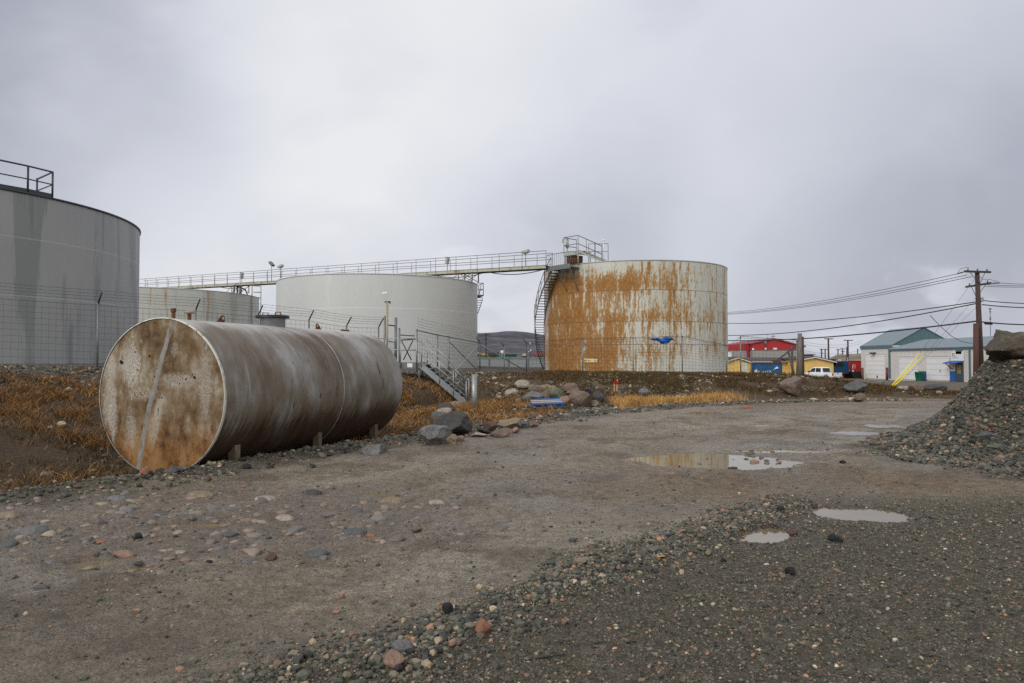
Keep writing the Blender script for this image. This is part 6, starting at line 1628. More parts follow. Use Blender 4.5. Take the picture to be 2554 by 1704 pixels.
# ---- red hall
REDC = clad('red_siding', c8(170, 42, 48), False, .5, depth=.2); GRYC = clad('grey_siding', c8(150, 150, 148), False, .5, depth=.15); DKROOF = plain('dark_roof', c8(66, 62, 64), .8, 0, .2, 2)
def atz(v, Y): return at(0, v, Y).z
Y3 = 150.0; x0, xm, x1 = at(1870, 0, Y3).x, at(1921, 0, Y3).x, at(1977, 0, Y3).x; xl = at(1770, 0, Y3).x; zg3 = gz(x0, Y3)
T3 = thing('red_hall', 'large red gabled hall with grey lower walls and a lower wing behind the yellow houses', 'building', (xm, Y3 + 8, zg3))
m = MB(); m.span((x0, Y3, zg3 - .5), (x1, Y3 + 18, atz(873.5, Y3))); m.build('lower_wall', GRYC, T3)
m = MB(); zq = atz(873.5, Y3); m.prism([(x0 - .1, Y3 - .1, zq), (x1 + .1, Y3 - .1, zq), (x1 + .1, Y3 - .1, atz(862, Y3)), (xm, Y3 - .1, atz(846.5, Y3)), (x0 - .1, Y3 - .1, atz(858.5, Y3))], (0, 18.2, 0)); m.build('upper_wall', REDC, T3)
m = MB()
for a, b in (((x0 - .5, atz(858.5, Y3) + .0), (xm, atz(846.5, Y3) + .04)), ((xm, atz(846.5, Y3) + .04), (x1 + .5, atz(862, Y3) + .02))):
    m.prism([(a[0], Y3 - .4, a[1]), (b[0], Y3 - .4, b[1]), (b[0], Y3 - .4, b[1] + .22), (a[0], Y3 - .4, a[1] + .22)], (0, 19, 0))
m.build('roof', plain('red_roof_edge', c8(150, 60, 66), .6, 0, .15, 1), T3)
m = MB(); m.span((xl, Y3 + 2, zg3 - .5), (x0 - .11, Y3 + 16, atz(874.5, Y3 + 2))); wg = m.build('wing_wall', GRYC, T3)
m = MB(); m.prism([(xl, Y3 + 1.9, atz(874.5, Y3 + 2)), (x0 - .11, Y3 + 1.9, atz(873.5, Y3 + 2)), (x0 - .11, Y3 + 1.9, atz(859.5, Y3 + 2)), (xl, Y3 + 1.9, atz(864, Y3 + 2))], (0, 14, 0)); m.build('wing_fascia', REDC, T3)
m = MB(); xt = at(1864, 0, Y3).x; m.span((xt - .2, Y3 + 1.6, zg3), (xt + .2, Y3 + 1.88, atz(868, Y3))); m.build('red_pilaster', REDC, T3)
m = MB(); xa, xb = at(1800, 0, Y3).x, at(1824, 0, Y3).x; m.span((xa, Y3 + 1.85, zg3), (xb, Y3 + 1.98, atz(879, Y3))); m.build('white_door', WHITEP, T3)
for u, v, s_ in ((1901, 870, .35), (1924, 870, .8), (1870, 871, .4)):
    m = MB(); m.box((at(u, 0, Y3).x, Y3 - .15, atz(v, Y3)), (s_, .1, .35)); m.build('wall_light', WHITEP, T3)
m = MB()
for u in (1898.5, 1901.5): m.tube([(at(u, 0, Y3).x, Y3 - .3, atz(862, Y3)), (at(u, 0, Y3).x, Y3 - .3, atz(850, Y3))], .09, 6)
m.build('flue_pipe', GALV, T3)
m = MB(); q = xm; zr = atz(846.5, Y3) + .2; m.tube([(q, Y3 + .3, zr), (q, Y3 + .3, zr + .9)], .05, 5); m.tube([(q - .5, Y3 + .3, zr + .35), (q + .7, Y3 + .3, zr + .5)], .05, 5); m.build('roof_aerial', DARKST, T3)
m = MB(); xq = at(1909, 0, Y3).x; m.tube([(xq, Y3 + .4, zr - 1), (xq, Y3 + .4, atz(834, Y3))], .04, 5); m.build('radio_mast', DARKST, T3); m = MB(); xq2 = at(1867, 0, Y3).x; m.tube([(xq2, Y3 + 2, atz(860, Y3)), (xq2, Y3 + 2, atz(849, Y3))], .05, 5); m.build('wing_aerial', DARKST, T3)
# ---- yellow houses (one thing: long house with two gabled ends)
YEL = clad('yellow_siding', c8(222, 188, 112), True, .22, depth=.22); BRNR = plain('brown_shingle_roof', c8(78, 68, 66), .85, 0, .2, 4); WTRIM = plain('white_trim', c8(214, 212, 206), .55, 0, .05)
Y4 = 112.0
def yx(u, Y): return at(u, 0, Y).x
def ygable(label, u0, ua, u1, va, ve0, ve1, Y, L_):
    x0, xa, x1 = yx(u0, Y), yx(ua, Y), yx(u1, Y); zg_ = gz(xa, Y)
    t = thing('yellow_house', label, 'house', (xa, Y + L_ / 2, zg_), 0, 'yellow houses')
    m = MB(); m.prism([(x0, Y, zg_ - .6), (x1, Y, zg_ - .6), (x1, Y, atz(ve1, Y) - .1), (xa, Y, atz(va, Y) - .1), (x0, Y, atz(ve0, Y) - .1)], (0, L_, 0)); w_ = m.build('wall', YEL, t)
    m = MB()
    for (a, za, b, zb) in ((x0 - .35, atz(ve0, Y) - .12, xa, atz(va, Y)), (xa, atz(va, Y), x1 + .35, atz(ve1, Y) - .12)):
        m.prism([(a, Y - .35, za), (b, Y - .35, zb), (b, Y - .35, zb + .14), (a, Y - .35, za + .14)], (0, L_ + .6, 0))
    m.build('roof', BRNR, t)
    m = MB()
    for (a, za, b, zb) in ((x0 - .35, atz(ve0, Y) - .12, xa, atz(va, Y)), (xa, atz(va, Y), x1 + .35, atz(ve1, Y) - .12)):
        m.prism([(a, Y - .38, za - .12), (b, Y - .38, zb - .12), (b, Y - .38, zb + .01), (a, Y - .38, za + .01)], (0, .028, 0))
    m.build('barge_board', WTRIM, t)
    return t
H1 = ygable('yellow house with a small brown gable and pale door directly right of the rusty tank', 1806, 1832, 1861, 892, 900.5, 902, 110.0, 8)
m = MB(); m.span((yx(1845.5, 110), 109.93, gz(36, 110)), (yx(1856, 110), 109.985, atz(905, 110))); m.build('door', plain('pale_blue_door', c8(190, 206, 212), .5), H1)
H2 = ygable('yellow gabled house with brown roof directly behind the white pickup', 1998, 2021, 2068, 890.5, 894, 901, 106.0, 9)
LH = thing('yellow_house', 'long yellow house with low brown roof behind the blue container', 'house', (yx(1925, 113), 116, gz(40, 114)), 0, 'yellow houses')
m = MB(); m.span((yx(1861, 113), 113, gz(40, 113) - .6), (yx(2000, 113), 120, atz(902.5, 113))); m.build('wall', YEL, LH)
m = MB(); m.prism([(yx(1858, 113), 112.5, atz(902.5, 113)), (yx(1858, 113), 116.5, atz(891.5, 113)), (yx(1858, 113), 120.5, atz(902.5, 113))], (yx(2002, 113) - yx(1858, 113), 0, 0)); m.build('roof', BRNR, LH)
m = MB(); m.span((yx(1858, 113), 112.42, atz(903.4, 113)), (yx(2002, 113), 112.49, atz(902, 113))); m.build('fascia', WTRIM, LH)
m = MB(); xa, xb = yx(1915, 113), yx(1935, 113); m.span((xa, 112.3, atz(903.5, 112)), (xb, 112.98, atz(898, 113))); m.build('porch_roof', plain('rust_porch_roof', c8(96, 56, 48), .7), LH)
# ---- containers
def container(label, loc, rotz, L_, W_, H_, mat, dark, name='shipping_container'):
    t = thing(name, label, 'container', loc, rotz, 'shipping containers')
    m = MB(); prof = []; n_ = int(L_ / .14)
    for side in (-1, 1):
        pts = []
        for q in range(n_ * 2 + 1):
            x_ = -L_ / 2 + .06 + (L_ - .12) * q / (n_ * 2); d = .0 if (q // 2) % 2 == 0 else .035
            pts.append((x_, side * (W_ / 2 - .04 - d)))
        vs = [(a, b, .14) for a, b in pts] + [(a, b, H_ - .10) for a, b in pts]; N_ = len(pts)
        m.add(vs, [(q, q + 1, N_ + q + 1, N_ + q) for q in range(N_ - 1)], False)
    m.span((-L_ / 2 + .05, -W_ / 2 + .08, .1), (L_ / 2 - .06, W_ / 2 - .08, H_ - .03)); m.build('body', mat, t, False)
    m = MB()
    for x_ in (-L_ / 2 + .05, L_ / 2 - .05):
        for y_ in (-W_ / 2 + .05, W_ / 2 - .05): m.box((x_, y_, H_ / 2), (.12, .12, H_))
    for y_ in (-W_ / 2 + .03, W_ / 2 - .03):
        for z_ in (.08, H_ - .05): m.box((0, y_, z_), (L_ - .2, .07, .14 if z_ < 1 else .1))
    for x_ in (-L_ / 2 + .03, L_ / 2 - .03):
        for z_ in (.08, H_ - .05): m.box((x_, 0, z_), (.07, W_ - .2, .14 if z_ < 1 else .1))
    m.build('frame', dark, t, False)
    for y_ in (-W_ / 4, W_ / 4):
        m = MB(); m.box((-L_ / 2 + .02, y_, H_ / 2), (.05, W_ / 2 - .12, H_ - .3)); d = m.build('door', mat, t, False)
        m = MB()
        for e in (-.22, .22): m.tube([(-L_ / 2 - .03, y_ + e, .15), (-L_ / 2 - .03, y_ + e, H_ - .15)], .02, 6)
        m.build('lock_rod', dark, d, False)
    return t
REDP = plain('red_container_paint', c8(176, 34, 26), .5, .1, .22, 1.6, c8(112, 30, 22)); REDD = plain('dark_red_paint', c8(120, 26, 22), .55, .1, .2, 2); BLUC = plain('blue_container_paint', c8(14, 84, 136), .5, .1, .2, 1.6); BLUD = plain('dark_blue_paint', c8(14, 58, 96), .5, .1, .2, 2)
p = at(2131, 945, 108.5)
RC = container('rusty red shipping container with white markings left of the tall shed', (p.x, 111.5, gz(p.x, 108.5)), R(90 - 4), 6.0, 2.44, 2.62, REDP, REDD)
m = MB()
for q, (y_, z_, w_, h_) in enumerate(((.0, 1.75, .09, .5), (.06, 1.5, .12, .12), (-.06, 1.98, .14, .12), (-.32, 2.0, .07, .12), (-.32, 1.8, .09, .12), (-.30, 1.62, .07, .1), (-.28, 1.45, .08, .1), (.0, 1.12, .24, .26), (.50, 1.15, .08, .2))):
    m.box((-3.0 - .008, y_, z_), (.012, w_, h_))
m.build('white_markings', WHITEP, RC, False)
p = at(1921, 905, 80.0); zc = gz(p.x, 80.0)
BCn = container('deep blue container with white lettering and leaf emblem before the long yellow house', (p.x - .1, 80.9, zc), R(-14), 3.05, 2.2, atz(905, 80) - zc, BLUC, BLUD)
Hc = atz(905, 80) - zc; yf_ = -1.1 - .006
text_mesh('lettering', 'B SKATES', .42, WHITEP, BCn, WM[BCn.name] @ Vector((-1.00, yf_, Hc - 1.18)), WM[BCn.name].to_3x3() @ Vector((1, 0, 0)), (0, 0, 1), .006, 'LEFT', .82)
m = MB()
for q in range(9): m.box((-.98 + q * .155, yf_, Hc - 1.38), (.085 if q % 3 else .05, .01, .09))
m.box((.62, yf_, Hc - .78), (.08, .012, .08)); m.build('small_print', WHITEP, BCn, False)
m = MB(); cxl, czl = -1.22, Hc - 1.0
m.prism([(cxl + a, yf_, czl + b) for a, b in ((0, -.62), (.03, -.32), (.2, -.12), (.14, .10), (.10, .34), (.02, .16), (-.10, .24), (-.16, .06), (-.13, -.16), (-.03, -.34))], (0, -.006, 0)); em = m.build('emblem', plain('cream_emblem', c8(226, 226, 176), .5), BCn, False)
m = MB(); m.prism([(cxl + a, yf_ - .007, czl + b) for a, b in ((0, -.25), (.14, -.08), (.08, .08), (-.06, .04))], (0, -.005, 0)); m.build('emblem_heart', plain('yellow_emblem', c8(226, 180, 40), .5), em, False)
m = MB(); m.tube([(.82, yf_ - .0, Hc - .62), (.82, yf_ - .05, Hc - .62)], .1, 10); m.tube([(1.0, yf_, Hc - .55), (1.0, yf_ - .05, Hc - .55)], .13, 10); m.build('vent_cap', WHITEP, BCn, False)
m = MB()
for q in range(3):
    for e in range(2): m.box((1.525 + .012, -.65 + e * .55, Hc - .55 - q * .35), (.012, .22, .1))
m.build('end_markings', WHITEP, BCn, False)
# ---- white pickup
PW = plain('white_car_paint', c8(228, 230, 234), .25, 0, .03, 2); GLS = NT('car_glass').set(col=c8(24, 28, 30), rough=.06, spec=.6).m; TYRE = BLACKR; TL_ = NT('tail_light').set(col=c8(170, 12, 22), rough=.25).m; CHR = plain('bumper_chrome', c8(150, 152, 156), .3, .7, .1)
pr = at(2087, 942, 98.0); zt0 = gz(pr.x, 98)
def pickup(label, loc, rotz):
    t = thing('pickup_truck', label, 'pickup truck', loc, rotz)      # local: x forward, y left
    m = MB(); prof = [(-2.9, .55), (-2.9, 1.12), (-1.15, 1.14), (.85, 1.12), (2.35, 1.05), (2.78, .95), (2.85, .55), (2.4, .42), (-2.6, .45)]
    m.prism([(a, -.98, b) for a, b in prof], (0, 1.96, 0)); m.build('body', PW, t, False, bevel=.035)
    m = MB(); cabp = [(-1.15, 1.13), (-1.0, 1.80), (-.75, 1.88), (.25, 1.88), (.55, 1.80), (1.28, 1.13)]
    lo_ = [(a, -.93, b) for a, b in cabp]; vs = []
    for (a, b) in cabp:
        k_ = (b - 1.13) / .75; vs.append((a, -.94 + .16 * k_, b))
    for (a, b) in cabp:
        k_ = (b - 1.13) / .75; vs.append((a, .94 - .16 * k_, b))
    n_ = len(cabp); m.add(vs, [tuple(range(n_))[::-1], tuple(range(n_, 2 * n_))] + [(i_, (i_ + 1) % n_, n_ + (i_ + 1) % n_, n_ + i_) for i_ in range(n_)]); cab = m.build('cab', PW, t, False, bevel=.02)
    m = MB()
    m.prism([(-1.145, -.74, 1.22), (-1.145, .74, 1.22), (-1.035, .66, 1.74), (-1.035, -.66, 1.74)], (-.012, 0, .0)); m.build('rear_window', GLS, cab, False)
    for s_ in (-1, 1):
        for pts in ([(-.95, 1.2), (-.86, 1.74), (-.05, 1.76), (-.05, 1.2)], [(.05, 1.2), (.05, 1.76), (.5, 1.73), (1.05, 1.2)]):
            m = MB(); m.prism([(a, s_ * (.945 - .16 * (b - 1.13) / .75), b) for a, b in pts], (0, s_ * .01, 0)); m.build('side_window', GLS, cab, False)
        m = MB(); m.box((.95, s_ * 1.08, 1.24), (.12, .2, .2)); m.build('wing_mirror', BLACKP, cab, False)
    m = MB(); m.prism([(1.24, -.78, 1.18), (1.24, .78, 1.18), (.60, .70, 1.76), (.60, -.70, 1.76)], (.03, 0, .02)); m.build('windscreen', GLS, cab, False)
    m = MB(); m.span((-2.6, -.78, 1.08), (-1.25, .78, 1.155)); m.build('bed_well', BLACKP, t, False)
    m = MB(); m.span((-2.93, -.80, .62), (-2.902, .80, 1.13)); tg = m.build('tailgate', PW, t, False)
    m = MB(); m.span((-2.945, -.16, 1.0), (-2.931, .16, 1.07)); m.build('tailgate_handle', BLACKP, tg, False)
    for s_ in (-1, 1):
        m = MB(); m.span((-2.935, s_ * .97 - (.14 if s_ > 0 else 0), .74), (-2.80, s_ * .97 + (.14 if s_ < 0 else .0) + s_ * .015, 1.06)); m.build('tail_light', TL_, t, False)
    m = MB(); m.span((-3.05, -.92, .42), (-2.91, .92, .58)); bp = m.build('rear_bumper', CHR, t, False)
    m = MB(); m.span((-3.06, -.22, .47), (-3.051, .22, .57)); m.build('number_plate', WHITEP, bp, False)
    for x_ in (-1.85, 1.75):
        for s_ in (-1, 1):
            m = MB(); m.tube([(x_, s_ * .72, .40), (x_, s_ * .99, .40)], .40, 24); wl_ = m.build('wheel', TYRE, t, False)
            m = MB(); m.tube([(x_, s_ * .98, .40), (x_, s_ * 1.0, .40)], .22, 16); m.build('rim', CHR, wl_, False)
            m = MB(); m.lathe((0, 0, 0), [(.44, -.02), (.50, 0), (.44, .02)], 24); M_ = Matrix.Translation((x_, s_ * .98, .42)) @ Matrix.Rotation(math.pi / 2, 4, 'X'); m.v = [tuple(M_ @ Vector(q_)) for q_ in m.v]; m.build('wheel_arch', BLACKP, t, False)
    return t
pickup('white pickup truck seen from behind, parked beyond the end of the bank', (pr.x - 1.1, 100.8, at(0, 942, 98).z - .47), R(90 + 27))
# ---- dark blue truck tractor
BT = thing('semi_truck', 'dark blue truck cab parked between the pickup and the red container', 'truck', (at(2094, 930, 107).x, 107.5, gz(49, 107)), R(185))
BTP = plain('deep_blue_truck_paint', c8(22, 66, 104), .3, .1, .15, 2)
m = MB(); m.prism([(2.6, -1.0, .7), (2.6, -1.0, 1.65), (1.1, -1.05, 1.85), (.85, -1.1, 2.55), (-1.1, -1.1, 2.6), (-1.1, -1.1, .7)], (0, 2.15, 0)); m.build('cab', BTP, BT, False, bevel=.04)
m = MB(); m.prism([(1.08, -.88, 1.9), (1.08, .9, 1.9), (.88, .86, 2.42), (.88, -.84, 2.42)], (.05, 0, .02)); m.build('windscreen', GLS, BT, False)
for s_ in (-1, 1):
    m = MB(); m.span((-.2, s_ * 1.075 - .03 + .0, 1.75), (.75, s_ * 1.075 + .03, 2.4)); m.build('side_window', GLS, BT, False)
    m = MB(); m.box((1.05, s_ * 1.3, 2.1), (.12, .25, .5)); m.build('wing_mirror', BLACKP, BT, False)
    m = MB(); m.tube([(-1.0, s_ * .95, 1.0), (-1.0, s_ * .95, 3.2)], .07, 8); m.build('exhaust_stack', CHR, BT, False)
    for x_ in (1.9, -2.2, -3.4):
        m = MB(); m.tube([(x_, s_ * .75, .5), (x_, s_ * 1.08, .5)], .5, 20); m.build('wheel', TYRE, BT, False)
m = MB(); m.span((-4.2, -.45, .75), (-1.12, .45, 1.0)); m.build('chassis', BLACKP, BT, False)
m = MB(); m.span((1.15, -.9, 2.46), (.2, .95, 2.56)); m.span((1.3, -.95, 2.40), (.9, 1.0, 2.47)); m.build('sun_visor', BTP, BT, False)
p = at(2102, 915, 112); m = MB(); m.box((0, 0, 1.0), (1.5, 2.2, 2.6)); m.tube([(-.5, -1, 2.3), (-.5, -1, 2.9)], .06, 6); m.box((0, -1.12, 1.6), (1.2, .05, .8)); o_ = m.build('white_van_box', WHITEP); o_.location = (p.x, 113.2, gz(p.x, 113)); tag(o_, 'white box body just visible behind the blue truck cab', 'truck box')
# far roofs
m = MB(); x0, x1 = yx(1996, 165), yx(2019, 165); m.span((x0, 165, -1.5), (x1, 175, atz(886, 165))); t = thing('far_house', 'low house with flat purplish roof behind the gabled yellow house', 'house', ((x0 + x1) / 2, 170, -1.3)); m.build('wall', plain('purple_grey_wall', c8(112, 104, 110), .8), t)
m = MB(); m.span((x0 - .3, 164.7, atz(886, 165)), (x1 + .3, 175.3, atz(883.5, 165))); m.build('roof', plain('purple_grey_roof', c8(96, 86, 92), .8), t)
m = MB(); x0, x1 = yx(2050, 125), yx(2073, 125); m.span((x0, 125, -1.5), (x1, 131, atz(897, 125))); t = thing('far_house', 'dark low roofed hut behind the right end of the gabled yellow house', 'house', ((x0 + x1) / 2, 128, -1.3)); m.build('wall', plain('brown_hut_wall', c8(92, 70, 58), .8), t)
m = MB(); m.span((x0 - .3, 124.7, atz(897, 125)), (x1 + .4, 131.3, atz(895.6, 125))); m.build('roof', BRNR, t)
# ---- things seen through the gap between the tanks
DIKE = clad('grey_sheet_wall', c8(140, 146, 148), False, .6, depth=.12)
t = thing('sheet_wall', 'long grey metal sheet wall behind the compound between two tanks', 'wall', (-1, 93, .7)); m = MB(); m.span((-9, 93, .2), (9, 93.15, atz(893.5, 93))); m.build('panel', DIKE, t); m = MB(); m.span((-9, 92.9, atz(894.0, 93)), (9, 93.2, atz(892.6, 93))); m.build('cap_rail', PALEG, t)
m = MB()
for q in range(7): m.span((-8 + q * 2.5, 92.86, .2), (-7.92 + q * 2.5, 92.99, atz(894, 93)))
m.build('wall_posts', GALVD, t)
GRN = clad('green_siding', c8(32, 106, 78), False, .8, depth=.15); Y6 = 230.0
t = thing('green_building', 'long low green building with dark roof far behind the sheet wall', 'building', (yx(1265, Y6), Y6 + 5, -1.3)); m = MB(); m.span((yx(1236, Y6), Y6, -2), (yx(1289, Y6), Y6 + 10, atz(885, Y6))); m.build('wall', GRN, t)
m = MB(); m.span((yx(1218, Y6), Y6 - .5, atz(885, Y6)), (yx(1289.5, Y6), Y6 + 10.5, atz(883.4, Y6))); m.span((yx(1216, Y6), Y6 + 2, atz(883.3, Y6)), (yx(1250, Y6), Y6 + 12, atz(879, Y6))); m.build('roof', plain('charcoal_roof', c8(66, 68, 74), .8), t)
m = MB(); m.span((yx(1216, Y6), Y6 + .6, -2), (yx(1236, Y6) - .02, Y6 + 9, atz(886, Y6))); m.build('olive_wing', plain('olive_wall', c8(104, 106, 74), .8), t)
t = thing('green_hut', 'small green hut with an orange gable near the distant pole', 'hut', (yx(1208, 200), 202, -1.3)); m = MB(); m.span((yx(1200, 200), 200, -2), (yx(1216, 200), 205, atz(886, 200))); m.build('wall', GRN, t)
m = MB(); m.prism([(yx(1200.5, 200), 199.9, atz(886, 200)), (yx(1216, 200), 199.9, atz(886, 200)), (yx(1213, 200), 199.9, atz(881, 200)), (yx(1208, 200), 199.9, atz(880, 200)), (yx(1203, 200), 199.9, atz(882.5, 200))], (0, 5, 0)); m.build('gable', plain('orange_gable', c8(206, 140, 44), .7, 0, .15, .6), t)
t = thing('grey_hut', 'low grey hut with white roof beside the light grey tank', 'hut', (yx(1192, 190), 193, -1.3)); m = MB(); m.span((yx(1184, 190), 190, -2), (yx(1198, 190), 196, atz(883, 190))); m.build('wall', plain('blue_grey_wall', c8(92, 98, 112), .8, 0, .3, .8), t); m = MB(); m.span((yx(1182, 190), 189.5, atz(883, 190)), (yx(1200, 190), 196.5, atz(879.5, 190))); m.build('roof', PALEG, t)
t = thing('tan_shed', 'tiny tan shed with a dark opening beyond the sheet wall', 'shed', (yx(1307, 180), 182, -1.3)); m = MB(); m.span((yx(1302.5, 180), 180, -2), (yx(1312, 180), 184, atz(888, 180))); m.build('wall', plain('shed_shadow_brown', c8(52, 48, 38), .9), t); m = MB(); m.prism([(yx(1302, 180), 179.7, atz(888, 180)), (yx(1313, 180), 179.7, atz(888, 180)), (yx(1312.5, 180), 179.7, atz(882, 180)), (yx(1304, 180), 179.7, atz(882, 180))], (0, 4.6, 0)); m.build('roof', plain('tan_roof', c8(186, 174, 142), .8), t)
t = thing('red_house', 'red roofed pale house behind the curved stair of the rusty tank', 'house', (yx(1346, 190), 195, -1.3)); m = MB(); m.span((yx(1331, 190), 190, -2), (yx(1370, 190), 199, atz(887, 190))); m.build('wall', plain('pale_house_wall', c8(160, 152, 152), .8, 0, .2, .7), t); m = MB(); m.prism([(yx(1329, 190), 189.4, atz(887.5, 190)), (yx(1329, 190), 199.4, atz(887.5, 190)), (yx(1329, 190), 196, atz(879, 190)), (yx(1329, 190), 192, atz(879, 190))], (yx(1372, 190) - yx(1329, 190), 0, 0)); m.build('roof', plain('dark_red_roof', c8(120, 44, 44), .8, 0, .2, 1), t)
t = thing('dish_antenna', 'white panel antenna on a lattice leg above the sheet wall', 'antenna', (yx(1252, 150), 150, -1.3)); m = MB(); m.box((yx(1252.5, 150), 150, atz(877.5, 150)), (.55, .2, .55)); m.build('panel', WHITEP, t); m = MB()
for q in (-.3, .3): m.tube([(yx(1252, 150) + q, 150, -1.3), (yx(1252, 150) + q * .3, 150, atz(880, 150))], .07, 6)
m.tube([(yx(1246.5, 150), 150, -1), (yx(1246.5, 150), 150, atz(873, 150))], .04, 5); m.build('leg', GALV, t)
for q, (u, v0, lb) in enumerate(((1321.5, 856.5, 'distant white lamp on a thin post, highest one in the gap between tanks'), (1323, 873, 'distant white hooded lamp lower in the gap between tanks'))):
    t = thing('yard_lamp', lb, 'lamp', (yx(u, 170), 170 + q * 4, -1.3), 0, 'distant yard lamps'); Yq = 170 + q * 4; m = MB(); m.tube([(yx(u, Yq), Yq, -1.3), (yx(u, Yq), Yq, atz(v0, Yq))], .07, 6); m.build('post', DARKST, t)
    m = MB(); m.box((yx(u, Yq), Yq, atz(v0, Yq)), (.22, .2, .45)); 
    if q: m.box((yx(u, Yq) - .3, Yq, atz(v0 + 4, Yq)), (.6, .2, .15))
    m.build('lamp_head', WHITEP, t)

# ================================================================== utility poles and wires
POLE = plain('brown_pole_wood', c8(68, 52, 46), .85, 0, .25, 3, c8(62, 50, 46)); ARM = plain('dark_crossarm_wood', c8(62, 56, 48), .85, 0, .3, 5); INS = plain('dark_insulator', c8(44, 42, 46), .35, 0, .1)
YP = 55.0; pb = at(2446, 930, YP); pt = at(2437, 676, YP); zp = gz(pb.x, YP)
UP = thing('utility_pole', 'tall brown utility pole with two crossarms behind the gravel heap', 'utility pole', (pb.x, YP, zp), 0, 'utility poles')
m = MB(); m.tube([(pb.x + .05, YP, zp - .5), (pt.x, YP, pt.z)], [.24, .155], 14); m.build('pole', POLE, UP)
for (u0, v0, u1, v1, dy) in ((2405, 677, 2471, 679, .22), (2409, 716, 2472, 706, -.22)):
    a, b = at(u0, v0, YP - dy), at(u1, v1, YP - dy); m = MB(); m.beam(a, b, .12, .15); ca = m.build('crossarm', ARM, UP)
    for f in ((.14, .5, .86)):
        q = a.lerp(b, f); m = MB(); m.lathe(q, [(.02, .07), (.05, .10), (.05, .13), (.03, .15), (.055, .18), (.05, .22), (0, .24)], 8); m.build('insulator', INS, ca)
    m = MB(); mid = (a + b) / 2
    for f in (.22, .78): m.beam(a.lerp(b, f) - Vector((0, 0, .06)), Vector((pt.x + .05, YP - dy * .9, mid.z - .95)), .03, .03)
    m.build('arm_brace', DARKST, ca)
m = MB(); a, b = at(2388, 683, YP), at(2402, 679, YP); m.tube([a, b], .05, 6); a, b = at(2475, 706.5, YP), at(2493, 706, YP); m.tube([a, b], .05, 6); m.build('strain_insulators', INS, UP)
def sag(a, b, s_, n=14): return [a.lerp(b, q / n) - Vector((0, 0, s_ * 4 * (q / n) * (1 - q / n))) for q in range(n + 1)]
m = MB(); m.tube([at(2388, 683, YP), at(2395, 671, YP), at(2410, 667, YP), at(2416, 667.5, YP)], .016, 5); m.tube([at(2443, 690, YP), at(2452, 697, YP), at(2468, 697, YP), at(2490, 703, YP)], .016, 5); m.build('jumper_wires', CABLE, UP)
m = MB()
for v_ in (743, 747, 751): m.beam(at(2446, v_ + 2, YP - .1), at(2453, v_, YP - .5), .05, .05)
m.build('cable_brackets', DARKST, UP)
sb_ = at(2434, 930, YP - .5); st_ = at(2434, 807, YP - .5); zq = gz(sb_.x, YP - .5)
t = thing('pole_stub', 'shorter reddish stub pole standing against the tall utility pole', 'utility pole', (sb_.x, YP - .5, zq)); m = MB(); m.tube([(sb_.x, YP - .5, zq - .4), (st_.x, YP - .5, st_.z)], [.20, .18], 12); m.build('pole', plain('red_brown_pole', c8(82, 54, 48), .85, 0, .2, 4), t)
def wire(label, pts, r, group='overhead lines'):
    m = MB(); m.tube(pts, r, 5, False); o = m.build('power_line', CABLE); return tag(o, label, 'power line', group)
# lines running left behind the rusty tank to a pole hidden there
YL = 118.0
for (u0, v0, u1, v1, s_, r, lb) in ((2388, 683, 1690, 781, 1.0, .022, 'upper thin line of the top three running left from the utility pole'), (2412, 686, 1690, 782.5, 1.05, .022, 'middle thin line of the top three running left from the utility pole'), (2424, 690, 1690, 784, 1.05, .022, 'lowest thin line of the top three running left from the utility pole'),
        (2436, 753, 1690, 797, 1.1, .04, 'dark cable just below the top three lines left of the utility pole'), (2436, 757, 1690, 829, 1.3, .045, 'drooping twisted cable carrying a service drop left of the utility pole'), (2437, 801, 1690, 843, .9, .06, 'lowest thick black cable running left from the utility pole')):
    wire(lb, sag(at(u0, v0, YP), at(u1, v1, YL), s_, 22), r)
for (u0, v0, u1, v1, r, lb) in ((2493, 706, 2640, 704, .02, 'upper thin line leaving the pole to the right edge'), (2460, 710, 2640, 708.5, .02, 'middle thin line leaving the pole to the right edge'), (2455, 714, 2640, 711, .02, 'lower thin line leaving the pole to the right edge'),
        (2453, 750, 2640, 756, .035, 'dark cable leaving the pole to the right above the twisted one'), (2450, 760, 2640, 767, .04, 'twisted cable leaving the pole to the right edge'), (2446, 803, 2640, 809, .05, 'thick black cable leaving the pole to the right above the boulder')):
    wire(lb, sag(at(u0, v0, YP), at(u1, v1, YP + 3), .12, 8), r)
a, b = at(2457, 806, YP), at(2474, 807, YP); m = MB(); m.tube([a, b], .11, 10); o_ = m.build('splice_box', BLACKR); tag(o_, 'black cable splice case hanging on the thick cable right of the pole', 'splice case')
drop0 = at(2320, 787, 64.5); wire('service drop sagging from the twisted cable down to the low shed roof', [drop0, at(2332, 800, 66), at(2350, 818, 68), at(2375, 840, 70), at(2400, 853, 72), at(2425, 857, 74)], .028)
# guy wires with yellow guards
ga = hit(2215, 968)
for q, (u1, v1, gu, gv, lb, lg) in enumerate(((2436, 672, 2294, 881, 'left upper guy wire with a long yellow guard', 'a'), (2437, 745, 2303, 889, 'right guy wire with a long yellow guard', 'b'), (2436, 800, 2262, 937, 'short lowest guy wire with a yellow guard', 'c'))):
    g0 = Vector((ga.x + .07 * q, ga.y + .1 * q, ga.z - .1)); g1 = at(u1, v1, YP) if q < 2 else at(2436, 700, YP)
    t = thing('guy_wire', lb, 'guy wire', g0, 0, 'guy wires of the utility pole')
    tgt = at(gu, gv, ga.y + 1.2); m = MB(); m.tube([g0, tgt], [.026, .026], 8); m.build('guard', YELW, t)
    m = MB(); m.tube([tgt, tgt.lerp(at(2436, (690, 740, 765)[q], YP), 1.0)], .012, 4, False); m.build('wire', WIRE, t)
